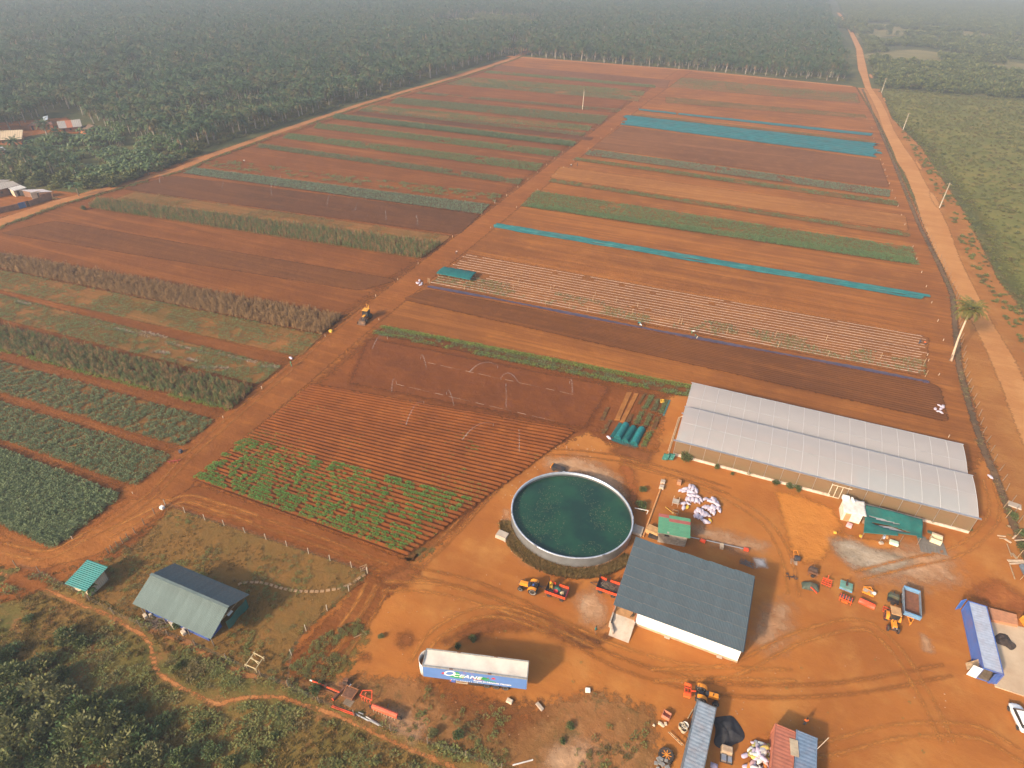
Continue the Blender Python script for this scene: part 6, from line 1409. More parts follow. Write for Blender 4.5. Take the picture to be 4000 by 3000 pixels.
m_cor = mat('orange_red_container', (.37, .125, .078), .6, dirt=.2, var=.14, scale=1.2); m_cb3 = mat('mid_blue_container', (.14, .205, .30), .6, dirt=.15, var=.15, scale=1.2)
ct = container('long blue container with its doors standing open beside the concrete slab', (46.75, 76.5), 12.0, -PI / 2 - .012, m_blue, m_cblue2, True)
b = MB(); b.box((-6.1, -1.75, 1.3), (.07, 1.1, 2.3), rz=.7); b.obj('door', mat('bright_blue_door', (.07, .20, .62), .5), ct)
b = MB(); b.box((0, 0, 0), (.05, 1.15, 2.2), ry=.55); q = G(3800, 2650, .8); tag(b.obj('plank_sheet', m_wood, None, loc=(45.1, 72.0, .92)), 'brown board leaning on the open blue container', 'board')
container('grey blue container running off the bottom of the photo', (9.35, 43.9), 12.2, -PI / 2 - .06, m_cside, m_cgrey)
container('orange red container beside the mound of coloured sacks', (19.35, 44.7), 12.2, -PI / 2 - .04, m_cor, m_cor)
container('bright blue container pressed against the orange red container', (22.0, 44.9), 12.2, -PI / 2 - .03, m_cb3, m_cb3)
container('blue container stored under the open barn roof', (-65.6, 33.85), 12.2, .0, m_blue, m_blue)
b = MB(); b.box((20.7, 48.6, 2.64), (1.0, 2.1, .05), rz=.1); tag(b.obj('roof_sheet_patch', mat('tan_sheet', (.42, .34, .24), .8, dirt=.4), None), 'tan sheet bridging the roofs of the orange and blue containers', 'sheet')
b = MB(); b.tube([(23.4, 49.6, 2.4), (24.2, 50.4, 4.6)], .04, 5); tag(b.obj('mast', m_conc, None), 'thin pole leaning at the corner of the bright blue container', 'pole')

# ---- white car
cr = thing('parked_car', 'white hatchback car cut by the right edge of the photo', 'car', (49.75, 65.8, 0), R(101)); m_car = mat('car_white', (.80, .80, .80), .25, var=.02, spec=.6)
secs = [(-2.05, .62, .55, .74), (-1.95, .74, .42, .92), (-1.5, .82, .25, 1.02), (-.6, .85, .22, 1.0), (.4, .85, .22, .98), (1.1, .84, .22, .96), (1.7, .78, .28, .84), (2.0, .66, .38, .70), (2.1, .55, .48, .62)]
b = MB(); vs = []
for x, w, z0, z1 in secs:
    vs += [(x, -w * .9, z0), (x, -w, (z0 + z1) * .5), (x, -w * .93, z1 - .03), (x, -w * .6, z1), (x, w * .6, z1), (x, w * .93, z1 - .03), (x, w, (z0 + z1) * .5), (x, w * .9, z0)]
n = 8; b.add(vs, [(i * n + j, (i + 1) * n + j, (i + 1) * n + (j + 1) % n, i * n + (j + 1) % n) for i in range(len(secs) - 1) for j in range(n)] + [tuple(range(n)), tuple((len(secs) - 1) * n + j for j in range(n))[::-1]]); b.obj('body', m_car, cr, True)
rf = [(-1.75, .66, 1.02, .74, .98), (-1.40, .66, 1.40, .76, 1.04), (-.3, .68, 1.48, .80, 1.06), (.6, .66, 1.42, .80, 1.04), (1.1, .62, 1.04, .74, 1.0)]
b = MB(); b.grid(lambda u, v: (lambda k: (rf[k][0], (v * 2 - 1) * rf[k][1], rf[k][2] + .03 * (1 - (v * 2 - 1) ** 2)))(1 + int(round(u * 2))), 2, 6); b.obj('roof', m_car, cr, True)
def strip_(k, y0, y1, nm): b = MB(); b.add([(rf[k][0], -rf[k][1] * .98, rf[k][2]), (rf[k][0], rf[k][1] * .98, rf[k][2]), (rf[k + 1][0], rf[k + 1][1] * .98, rf[k + 1][2]), (rf[k + 1][0], -rf[k + 1][1] * .98, rf[k + 1][2])], [(0, 1, 2, 3)]); b.obj(nm, m_glass, cr)
strip_(0, 0, 0, 'rear_window'); strip_(3, 0, 0, 'windscreen')
for s in (-1, 1):
    b = MB(); [b.add([(rf[k][0], s * rf[k][1], rf[k][2]), (rf[k + 1][0], s * rf[k + 1][1], rf[k + 1][2]), (rf[k + 1][0] if k < 3 else 1.0, s * rf[k + 1][3] if k < 3 else s * .72, rf[k + 1][4]), (rf[k][0] if k else -1.6, s * rf[k][3], rf[k][4])], [(0, 1, 2, 3)]) for k in range(4)]; b.obj('side_window', m_glass, cr)
    for x in (-1.3, 1.3): wheel(cr, 'car', .32, .2, (x, s * .78, .32), m_galv)
    b = MB(); b.box((1.98, s * .5, .66), (.14, .26, .12)); b.obj('headlight', m_glass, cr); b = MB(); b.box((-1.98, s * .58, .84), (.12, .14, .16)); b.obj('tail_light', m_red, cr); b = MB(); b.box((.85, s * .92, .98), (.14, .16, .12)); b.obj('mirror', m_car, cr)

# ---- implements parked in the yard
def impl(name, label, px, rz, z=0): q = G(*px); return thing(name, label, 'farm implement', (q.x, q.y, z), rz)
t = impl('disc_harrow', 'small red cultivator grid beside the tarpaulin covered machine', (3226, 2282), -.15)
b = MB(); [b.beam((-.7, y, .55), (.7, y, .55), .09) for y in (-.7, -.25, .25)]; [b.beam((x, -.75, .55), (x, .3, .55), .08) for x in (-.7, -.2, .25, .7)]; b.obj('frame', m_red, t)
b = MB(); b.beam((-.7, .5, .7), (.7, .5, .75), .14); b.beam((0, .45, .7), (0, 1.1, 1.1), .1); b.obj('hitch', m_red, t); b = MB(); [b.beam((x, y, .5), (x + .08, y - .1, 0), .05) for x in (-.6, -.2, .2, .6) for y in (-.7, -.25)]; b.obj('tines', m_dark, t)
t = impl('field_mower', 'wide teal topped mower deck in the implement row', (3302, 2295), -.13)
b = MB(); b.box((0, 0, .55), (1.9, 1.6, .12)); b.box((0, -.85, .45), (1.9, .12, .3)); b.obj('deck', mat('teal_faded_paint', (.13, .29, .24), .55, dirt=.4, var=.2), t, bevel=.04); b = MB(); b.box((0, .2, .75), (.25, .7, .25)); b.beam((0, .5, .8), (0, 1.0, 1.0), .12); b.obj('gearbox', m_dark, t); b = MB(); b.box((0, -.94, .42), (1.9, .06, .24)); b.obj('skirt', m_ltblue, t)
t = impl('fertiliser_spreader', 'yellow framed spreader with a pale tray', (3388, 2318), -.2)
b = MB(); b.box((0, -.55, .5), (1.7, .2, .2)); b.beam((-.8, -.5, .5), (-.8, .45, .6), .1); b.beam((.8, -.5, .5), (.6, .4, .6), .1); b.beam((-.8, .45, .6), (.1, .75, .9), .09); b.beam((.6, .4, .6), (.1, .75, .9), .09); b.beam((-.8, .45, .6), (.6, .4, .6), .09); b.box((.1, -.3, .62), (.35, .4, .12)); b.obj('frame', m_orange, t)
b = MB(); b.box((-.1, -.05, .5), (1.4, .75, .14)); b.obj('tray', m_conc, t); b = MB(); b.lathe([(.001, .5), (.25, .45), (.3, .25), (.2, 0)], 10, (.85, .05, .3)); b.obj('hopper', m_white, t)
t = impl('rotary_tiller', 'red and black rotary tiller in front of the teal mower', (3300, 2348), -.2)
b = MB(); b.box((0, .35, .55), (2.0, .5, .45)); b.obj('rotor_cover', mat('brown_black_steel', (.07, .05, .05), .6, dirt=.4), t, bevel=.08)
for i, x in enumerate((-.85, -.45, -.05, .35, .8)): b = MB(); b.beam((x, .5, .85), (x, -.35, .45), .10); b.beam((x, -.35, .45), (x + .05, -.4, .05), .08); b.obj('arm', m_red, t)
b = MB(); b.beam((-.95, -.25, .5), (.95, -.25, .5), .12); b.box((-.05, -.5, .35), (.9, .25, .3)); b.obj('crossbar', mat('orange_red_paint2', (.80, .13, .02), .45), t)
t = impl('grader_bucket', 'long red two part grading blade in the implement row', (3383, 2365), -.2)
b = MB(); b.grid(lambda u, v: (-1.15 + 2.3 * u, .3 - .5 * v - .12 * math.sin(v * PI), .62 - .6 * v + .06 * math.sin(u * 2 * PI)), 8, 5); b.obj('blade', m_red, t, solid=.05); b = MB(); b.beam((-1.1, .35, .6), (1.1, .35, .6), .12); [b.beam((x, .3, .6), (x, .6, .5), .08) for x in (-1.0, 0, 1.0)]; b.beam((-.15, -.2, .15), (.2, .3, .7), .1); b.obj('frame', m_red, t); b = MB(); b.box((0, .55, .35), (2.1, .3, .4)); b.obj('rear_beam', m_rust, t)
t = impl('seed_drill', 'dark green and black seed drill between the red blade and blue trailer', (3485, 2345), -.15)
b = MB(); b.box((0, .3, .75), (1.7, .8, .7), taper=.8); b.obj('hopper', mat('dark_green_paint', (.05, .075, .05), .6, dirt=.3), t, bevel=.05); b = MB(); b.box((0, -.45, .45), (1.6, .7, .35)); [b.beam((x, -.75, .5), (x, -.85, 0), .07) for x in (-.6, -.2, .2, .6)]; b.beam((0, .6, .7), (0, 1.2, .9), .1); b.obj('frame', m_dark, t); b = MB(); [b.box((x, .75, .7), (.12, .12, .5)) for x in (-.5, .5)]; b.box((0, .0, 1.12), (1.0, .1, .06)); b.obj('lid', mat('grey_green_lid', (.10, .12, .09), .6), t)
for s in (-1, 1): wheel(t, 'imp', .3, .16, (.0, s * .95, .3), m_rust)
t = impl('spring_harrow', 'open red harrow frame just behind the tan roofed tractor', (3475, 2398), -.2)
b = MB(); b.beam((-1.1, .5, .5), (1.3, .5, .5), .09); b.beam((-1.1, .0, .5), (1.2, 0, .5), .08); b.beam((-1.1, -.5, .5), (-.2, -.5, .5), .08); [b.beam((x, -.5 if x < 0 else 0, .5), (x, .5, .5), .08) for x in (-1.1, -.6, -.2, .5, 1.2)]; b.obj('frame', m_red, t); b = MB(); [b.beam((x, y, .45), (x - .1, y - .1, 0), .05) for x in (-1, -.4, .2, .8) for y in (.5, 0)]; b.obj('tines', m_dark, t)
t = impl('covered_machine', 'machine wrapped in a dark green tarpaulin with a red arm showing', (3165, 2295), .1)
b = MB(); b.grid(lambda u, v: ((u - .5) * 2.7, (v - .45) * 1.5, 1.0 * math.sin(PI * u) ** .5 * math.sin(PI * v) ** .5 + .06 * math.sin(u * 17) + .05 * math.sin(v * 12)), 14, 9); b.obj('tarpaulin', mat('dark_green_tarp', (.055, .075, .055), .6, var=.25, dirt=.25), t, True); b = MB(); b.beam((-.2, -.55, .75), (.3, -.72, .5), .16); b.beam((.3, -.72, .5), (.9, -.95, .15), .14); b.obj('arm', m_red, t)
t = impl('old_planter', 'dark rusty planter standing behind the green tarpaulin', (3172, 2240), -.1)
b = MB(); b.box((0, .3, .8), (1.5, .7, .6), taper=.75); b.obj('hopper', mat('dark_rust', (.075, .045, .035), .8, var=.3), t, bevel=.04); b = MB(); b.box((0, -.35, .6), (1.6, .3, .25)); [b.beam((x, -.4, .6), (x, -.8, 0), .08) for x in (-.6, -.2, .2, .6)]; b.beam((0, .5, .9), (0, 1.0, 1.2), .09); b.obj('frame', m_rust, t)
for s in (-1, 1): wheel(t, 'imp', .3, .16, (.1, s * .85, .3), m_rust)
t = impl('scrap_frame', 'flat dark plough frame lying in the shed shadow edge', (3090, 2255), .4)
b = MB(); b.beam((-.9, 0, .15), (.9, .1, .15), .1); b.beam((-.5, -.6, .12), (-.3, .7, .15), .09); b.beam((.3, -.5, .12), (.6, .4, .15), .09); [b.box((x, y, .15), (.3, .2, .3)) for x, y in ((-.5, .6), (.1, -.1), (.7, -.4))]; b.obj('frame', mat('dark_rust', (.075, .045, .035), .8), t)
t = impl('garden_roller', 'black drum roller with a yellow push handle', (3110, 2188), 1.9); t['category'] = 'roller'
b = MB(); b.lathe([(.001, -.45), (.42, -.45), (.46, -.40), (.46, .40), (.42, .45), (.001, .45)], 18, (0, 0, .46), 'Y'); b.obj('drum', mat('black_drum', (.05, .048, .055), .55), t); b = MB(); [b.beam((0, s * .5, .46), (1.3, s * .28, .95), .05) for s in (-1, 1)]; b.beam((1.3, -.28, .95), (1.3, .28, .95), .05); b.beam((.7, -.4, .72), (.7, .4, .72), .05); b.obj('handle', m_orange, t)
b = MB(); b.box((0, 0, .02), (1.1, 1.2, .04)); q = G(3103, 2196); tag(b.obj('base_board', m_conc, None, loc=(q.x - .1, q.y, .03)), 'thin pale board under the black roller', 'board')
# red implement carried behind the lower tractor
q = on(Vector((p2.x, p2.y)), a2, -1.7, .1); t = thing('rotary_tiller', 'bright red tiller mounted behind the orange tractor by the container', 'farm implement', (q.x, q.y, 0), a2)
b = MB(); [b.beam((x, -.95, .7), (x, .95, .7), .09) for x in (-.45, .0, .4)]; [b.beam((-.45, y, .7), (.4, y, .7), .09) for y in (-.9, -.35, .3, .9)]; b.obj('frame', m_red, t); b = MB(); b.box((-.1, -.75, .62), (.9, .6, .3)); b.box((-.1, .85, .62), (.8, .35, .3)); b.obj('cover', mat('orange_red_paint2', (.80, .13, .02), .45), t, bevel=.04); b = MB(); b.beam((.4, 0, .7), (1.0, 0, .9), .12); b.obj('hitch', m_red, t); b = MB(); [b.beam((-.2, y, .6), (-.3, y, 0), .06) for y in (-.8, -.4, 0, .4, .8)]; b.obj('tines', m_dark, t)

# ---- scrap and implements in the weeds
t = impl('spray_boom', 'folded red spray boom with a white tip lying in the weeds', (1275, 2688), heading((1235, 2673), (1315, 2705)))
b = MB(); b.tube([(-2.2, 0, .45), (-.2, 0, .5)], .10, 6); b.tube([(.1, -.05, .5), (2.2, -.05, .42)], .10, 6); b.obj('boom', m_red, t); b = MB(); b.tube([(-2.6, 0, .45), (-2.2, 0, .45)], .09, 6); b.obj('tip', m_white, t); b = MB(); b.box((-.05, 0, .45), (.4, .35, .4)); b.tube([(-1.6, -.25, .2), (2.1, -.3, .15)], .05, 5); b.obj('bracket', m_rust, t)
t = impl('land_roller', 'rusty roller tube with an orange end cap lying in the weeds', (1335, 2702), heading((1312, 2728), (1360, 2680)))
b = MB(); b.tube([(-1.5, 0, .25), (1.5, 0, .25)], .20, 12); b.obj('tube', mat('brown_steel', (.14, .060, .036), .7, dirt=.4), t); b = MB(); b.lathe([(.001, -.03), (.215, -.03), (.215, .03), (.001, .03)], 12, (-1.52, 0, .25), 'X'); b.obj('end_cap', m_red, t)
b = MB(); b.box((0, 0, .3), (1.9, .14, .06)); q = G(1355, 2702); o = b.obj('white_board', m_white, None, loc=(q.x, q.y, .15)); o.rotation_euler = (0, 0, heading((1343, 2718), (1368, 2686))); tag(o, 'narrow white board beside the rusty roller tube', 'board')
t = impl('rusty_baler', 'square rusty machine frame in the weeds near the lower fence', (1372, 2712), heading((1360, 2690), (1398, 2705)))
b = MB(); b.box((0, -.2, .5), (1.6, 1.3, .5)); b.obj('box', m_rust, t); b = MB(); b.beam((-.9, .55, .8), (.95, .55, .8), .1); b.beam((.9, .5, .8), (.7, -1.0, .7), .09); b.beam((.4, .5, .8), (.7, 1.4, .5), .07); b.beam((-.9, .55, .8), (-.8, -.9, .6), .09); b.obj('frame', mat('orange_rust_frame', (.33, .13, .05), .8), t)
t = impl('rusty_winch', 'dark rusty machine block behind the roller tube', (1352, 2672), .3); b = MB(); b.box((0, 0, .5), (.9, .8, .8), taper=.7); b.obj('block', mat('dark_rust', (.075, .045, .035), .8), t); b = MB(); b.box((-.5, -.3, .3), (.7, .5, .4)); b.box((.1, .1, 1.0), (.6, .4, .25)); b.obj('motor', m_rust, t)
pm = MB().box((0, 0, .05), (1.3, .22, .06)).mesh('pallet_board_form', m_oldwood)
t = thing('plank_stack', 'small stack of old planks by the rusty frame', 'planks', G(1362, 2744), heading((1345, 2740), (1378, 2757)))
for i in range(4): inst('plank', pm, t, (0, -.36 + i * .24, .02 * (i % 2)))
t = impl('tined_cultivator', 'orange red cultivator with curved tines in the weeds', (1436, 2726), heading((1412, 2712), (1462, 2728)))
b = MB(); b.beam((-.9, .4, .7), (.4, .7, .9), .09); b.beam((.4, .7, .9), (.9, -.4, .6), .09); b.beam((-.9, .4, .7), (-.9, -.2, .55), .09); b.beam((-.9, -.2, .55), (.9, -.4, .6), .09); b.obj('frame', m_red, t); b = MB(); [b.tube([(x, y, .6), (x - .15, y - .2, .4), (x, y - .35, .02)], .045, 5) for x, y in ((-.9, .1), (-.5, -.2), (-.1, -.25), (.3, -.3), (.8, -.35), (-.3, .4))]; b.obj('tines', m_red, t)
t = impl('seed_drill', 'red lidded seed drill with pale hoses near the lower fence', (1506, 2790), heading((1470, 2775), (1545, 2805)))
b = MB(); P_ = [(.0, .62), (.55, .75), (.62, 1.05), (.35, 1.25), (.05, 1.15)]; n = len(P_); b.add([(-1.9, y - .3, z) for y, z in P_] + [(1.9, y - .3, z) for y, z in P_], [(i, (i + 1) % n, n + (i + 1) % n, n + i) for i in range(n)] + [tuple(range(n))[::-1], tuple(range(n, 2 * n))]); b.obj('hopper', mat('salmon_red_paint', (.70, .12, .06), .4, dirt=.15), t, bevel=.04)
for i in range(9): b = MB(); b.tube([(-1.6 + i * .4, -.15, .65), (-1.6 + i * .4, -.4, .35), (-1.55 + i * .4, -.35, .05)], .03, 4); b.obj('hose', m_cream, t)
b = MB(); b.beam((-1.8, -.1, .45), (1.8, -.1, .45), .1); b.beam((0, .3, .6), (0, 1.0, .8), .1); b.obj('frame', m_dark, t)
for s in (-1, 1): wheel(t, 'drill', .42, .2, (s * 2.05, 0, .42), m_rust)
t = impl('red_rail', 'thin red steel rail lying along the lower fence', (1342, 2774), heading((1312, 2762), (1375, 2785))); b = MB(); b.beam((-1.7, .0, .12), (1.7, 0, .12), .1); b.beam((-1.7, -.18, .08), (1.7, -.18, .08), .07); b.beam((-1.7, .0, .1), (-1.7, -.2, .1), .08); b.beam((1.7, .0, .1), (1.7, -.2, .1), .08); b.obj('rail', m_red, t)
for i, (a, c, nm) in enumerate((((1395, 2795), (1440, 2818), 'upper'), ((1390, 2790), (1480, 2836), 'longest'), ((1430, 2802), (1482, 2832), 'brightest'), ((1400, 2785), (1420, 2793), 'shortest'), ((1445, 2815), (1495, 2842), 'lowest'))):
    A, B = G(*a), G(*c); b = MB(); b.tube([(A.x, A.y, .12 + .04 * i), (B.x, B.y, .1 + .04 * i)], .06, 6); tag(b.obj('steel_pipe', m_galv if i != 2 else m_white, None), '%s grey pipe lying by the lower fence in front of the red seed drill' % nm, 'pipe', 'pipes lying by the lower fence')

# ------------------------------------------------------------------ shade nets on the fields
def net_sheet(q, seed, parent=None, m=None, h=.22, fold=3.0, rag=1.2):
    a, b_, c, d = quadpx(q); rg = np.random.default_rng(seed); L = (b_ - a).length; nu = int(L / 1.3); o = parent.location if parent else Vector((0, 0, 0)); e0, e1 = rg.uniform(-rag, rag, 2), rg.uniform(-rag, rag, 2)
    def f(u, v):
        p = a.lerp(b_, u).lerp(c.lerp(d, u), v); x = p.x + (e0[0] * (1 - v) + e0[1] * v) * max(0, 1 - u * 14) + (e1[0] * (1 - v) + e1[1] * v) * max(0, 1 - (1 - u) * 14)
        y = p.y + (vnoise([p.x], [seed * 31.], 7, seed)[0] - .5) * 1.1 * (1 if v in (0, 1) else .3)
        z = .16 + h * math.sin(v * PI * fold) ** 2 * (.4 + vnoise([p.x], [p.y * 3], 4, seed)[0]) + .08 * vnoise([p.x], [p.y], 1.5, seed + 3)[0]
        return (x - o.x, y - o.y, z + .05)
    b = MB(); b.grid(f, nu, 8); return b.obj('net_sheet', m or m_shade, parent, True)
def lerpq(q, v0, v1):
    l = lambda p, s, t: (p[0] + (s[0] - p[0]) * t, p[1] + (s[1] - p[1]) * t)
    return (l(q[0], q[2], v0), l(q[1], q[3], v0), l(q[0], q[2], v1), l(q[1], q[3], v1))
m_shade2 = mat('teal_net_cloth', (.012, .125, .13), .6, var=.22, scale=.25, dirt=.10)
sn = thing('shade_net', 'broad band of teal shade nets laid across the far right field', 'shade net', G(*K2(1800, 740)))
for i in range(7): net_sheet(lerpq(Q['teal2'], i / 7 - .01, (i + 1) / 7 + .0), 10 + i, sn, m_shade2, .3, 1, 3.0)
sn = thing('shade_net', 'narrow ragged teal net behind the broad band of teal nets', 'shade net', G(*K2(1890, 676)))
for i, (u0, u1) in enumerate(((0, .16), (.17, .30), (.30, .66), (.66, 1.0))):
    q = Q['teal1']; l = lambda p, s, t: (p[0] + (s[0] - p[0]) * t, p[1] + (s[1] - p[1]) * t); net_sheet((l(q[0], q[1], u0), l(q[0], q[1], u1), l(q[2], q[3], u0), l(q[2], q[3], u1)), 30 + i, sn, m_shade2, .2, 1, .6)
sn = thing('shade_net', 'single long teal net across the middle of the right hand field', 'shade net', G(*K2(1000, 1390)))
net_sheet(lerpq(Q['teal3'], -.1, .38), 50, sn, m_shade2, .35, 1); net_sheet(lerpq(Q['teal3'], .36, .72), 51, sn, m_shade2, .35, 1); net_sheet(lerpq(Q['teal3'], .70, 1.1), 52, sn, m_shade2, .35, 1)
# dark mulch film being unrolled
A, B = G(*K4(430, 348)), G(*K5(1612, 938)); n = 120; b = MB(); o = A.copy()
m_plast = mat('dark_mulch_film', (.055, .042, .075), .35, var=.3, scale=.6, dirt=.12)
b.grid(lambda u, v: (A.lerp(B, u) - o + Vector((0, (v - .5) * (1.25 + .35 * math.sin(u * 23)) + .25 * math.sin(u * 9), .2 + .10 * math.sin(v * PI) + .07 * math.sin(u * 300 + v * 5)))), n, 4); tag(b.obj('mulch_film', m_plast, None, True, loc=o), 'long strip of dark plastic mulch along the white rows', 'mulch film')
b = MB(); b.grid(lambda u, v: ((u - .5) * 1.6, (v - .5) * 1.4, .1 + .45 * math.sin(u * PI) * math.sin(v * PI) + .05 * math.sin(u * 20)), 8, 6); tag(b.obj('mulch_roll', m_plast, None, loc=B + Vector((-.3, -.1, .1))), 'bunched end of the dark mulch film at the field edge', 'mulch film')
# white drip rows
m_row = mat('white_row_film', (.52, .38, .29), .6, var=.2, dirt=.35); rg = random.Random(12)
for i in range(15):
    v = (i + .3) / 15.2; q = lerpq(Q['rows'], v, v); A, B = G(*q[0]), G(*q[1]); A.x += rg.uniform(-.5, .8); B.x -= rg.uniform(0, 2.5); w = .22 if i < 9 else (.17 if i < 13 else .30)
    if 6 <= i <= 8: A.x += 13.5 if i > 6 else 2
    b = MB(); n = 70; gap = [rg.random() < (.05 if i in (0, 1, 2, 9) else .0) for _ in range(n)]; P = []
    for j in range(n + 1): p = A.lerp(B, j / n); P.append((p.x - A.x, p.y - A.y + .04 * math.sin(j * .9 + i), .2))
    for j in range(n):
        if not gap[j]: p, r = P[j], P[j + 1]; b.add([(p[0], p[1] - w, p[2] - .03), (r[0], r[1] - w, r[2] - .03), (r[0], r[1], r[2] + .05), (p[0], p[1], p[2] + .05), (p[0], p[1] + w * .6, p[2] - .03), (r[0], r[1] + w * .6, r[2] - .03)], [(0, 1, 2, 3), (3, 2, 5, 4)])
    tag(b.obj('mulch_row', m_row, None, loc=(A.x, A.y, 0)), '%s white row film from the back of the striped plot' % ORD[i], 'row cover', 'white row films of the striped plot')
q5 = lerpq(Q['rows'], .60, .97); crop_strip('row_crop', q5, .9, 1.0, f_grey + f_cover, (.5, .85), noisekeep(6, .45, 80), .15)
for i, (x, y, k, hh) in enumerate(((95, 585, 5, 2.3), (375, 640, 5, 2.2), (675, 665, 5, 2.4), (690, 730, 5, 2.0), (985, 690, 5, 2.2), (1000, 780, 5, 2), (1320, 800, 5, 2), (1590, 830, 5, 2), (1600, 905, 5, 2), (440, 330, 4, 1.6), (655, 370, 4, 1.8), (985, 335, 4, 2), (955, 365, 4, 1.8), (1185, 370, 4, 1.8),
                                 (1205, 365, 4, 1.6), (1155, 465, 4, 2), (1300, 480, 4, 1.8), (1412, 510, 4, 2.2), (1445, 440, 4, 2), (1590, 450, 4, 2), (1690, 520, 4, 2), (1720, 480, 4, 2), (1975, 580, 4, 2.6), (1460, 410, 4, 1.8))):
    p = G(*(K4 if k == 4 else K5)(x, y)); b = MB(); b.tube([(0, 0, -.1), (.04, 0, hh)], .055, 5); tag(b.obj('trellis_pole', m_wood, None, loc=p), '%s thin trellis pole among the white rows counted from the road' % ORD[[9, 10, 12, 11, 13, 14].index(i) if False else i], 'pole', 'trellis poles among the white rows')
# little canopy on the field by the middle road
cq2 = [G(*K4(482, 262), z=1.2), G(*K4(692, 303), z=1.2), G(*K4(730, 256), z=1.5), G(*K4(530, 222), z=1.5)]; o_ = Vector((cq2[0].x, cq2[0].y, 0))
fc = thing('net_canopy', 'low teal net canopy on poles at the road end of the white rows', 'canopy', o_)
b = MB(); b.grid(lambda u, v: cq2[0].lerp(cq2[1], u).lerp(cq2[3].lerp(cq2[2], u), v) - o_ + Vector((0, -.3 * (1 - v), .25 * math.sin(v * PI) - .10 * math.sin(u * PI * 4) ** 2)), 20, 10); b.obj('net', m_tunnel, fc, True, solid=.02)
for u in (.03, .35, .66, .97):
    for v in (.05, .95): p = cq2[0].lerp(cq2[1], u).lerp(cq2[3].lerp(cq2[2], u), v) - o_; b = MB(); b.tube([(p.x, p.y, -.1), (p.x, p.y, p.z)], .05, 5); b.obj('pole', m_wood, fc)
b = MB(); [b.beam((x, 0, 0), (x, .25, 1.7), .06) for x in (0, .5)]; [b.beam((0, .25 * k / 5, .3 * k), (.5, .25 * k / 5, .3 * k), .05) for k in range(1, 6)]; p = G(*K4(428, 325)); tag(b.obj('ladder', m_wood, None, loc=p), 'short wooden ladder standing by the white sacks at the roadside', 'ladder')

# ------------------------------------------------------------------ seed beds and net tunnels beside the greenhouse
def bedquad(a, c, w): return (KB(a[0] - w / 2, a[1]), KB(a[0] + w / 2, a[1]), KB(c[0] - w / 2, c[1]), KB(c[0] + w / 2, c[1]))
m_bed = soil('bed_soil', (.15, .062, .030), (.10, .045, .025), (.21, .08, .035), big=.3, mid=.8, soft=False); m_bedt = soil('tilled_bed_soil', (.34, .115, .042), (.25, .08, .03), (.40, .15, .055), big=.3, mid=.8, soft=False)
beds = [((945, 210), (790, 450), 62, f_olive, .5, 'narrow olive weedy seed bed left of the tall green bed'), ((1085, 262), (915, 565), 112, f_cover, 1.0, 'brightest long seed bed in the far row beside the narrow bed'), ((1225, 345), (1100, 610), 105, f_coverd, .9, 'dark green seed bed left of the yellow crate'), ((1390, 360), (1275, 655), 108, f_cover, .9, 'seed bed with a teal net lying along its right side'),
        ((640, 668), (555, 850), 105, f_olive, .3, 'almost bare brown seed bed in the middle row'), ((870, 605), (745, 890), 110, f_cover, 1.0, 'bright green seed bed behind the middle tunnel'), ((1065, 655), (925, 945), 118, f_cover, .8, 'green seed bed in the centre of the middle row'), ((1225, 710), (1110, 1000), 105, f_weeds, .35, 'dark thinly grown seed bed at the right of the middle row'),
        ((1050, 1050), (890, 1375), 108, f_cover + f_yel, 1.1, 'light green seed bed right of the net tunnels'), ((130, 520), (0, 800), 95, f_weeds, .4, 'longer grey green bed at the edge of the sprinkled plot'), ((190, 800), (20, 1085), 85, f_weeds, .45, 'shorter grey green bed near the white sack'),
        ((760, 205), (440, 830), 105, None, 0, 'bare tilled bed beside the weedy narrow bed'), ((600, 180), (330, 790), 120, None, 0, 'bare tilled bed farthest left of the seed beds')]
for a, c, w, fm, dn, lab in beds:
    q = [G(*p) for p in bedquad(a, c, w)]; o = (q[0] + q[1] + q[2] + q[3]) / 4; t = thing('seed_bed', lab, 'seed bed', o)
    b = MB(); I = [p - o for p in (q[2], q[3], q[1], q[0])]; cc = Vector((0, 0, 0)); b.add([(p.x, p.y, 0) for p in I] + [(p.x * .93, p.y * .97, .22) for p in I], [(4, 5, 6, 7), (0, 1, 5, 4), (1, 2, 6, 5), (2, 3, 7, 6), (3, 0, 4, 7)]); b.obj('soil', m_bed if fm else m_bedt, t)
    if fm: P = fill([p - o for p in q], .42 / max(dn, .55), .42 / max(dn, .55), .3, (lambda x, y: RNG.random(len(x)) < min(1, dn + .15)), .2); scatter('seedlings', P, fm, (.45, .7), (.8, 1.2), parent=t)
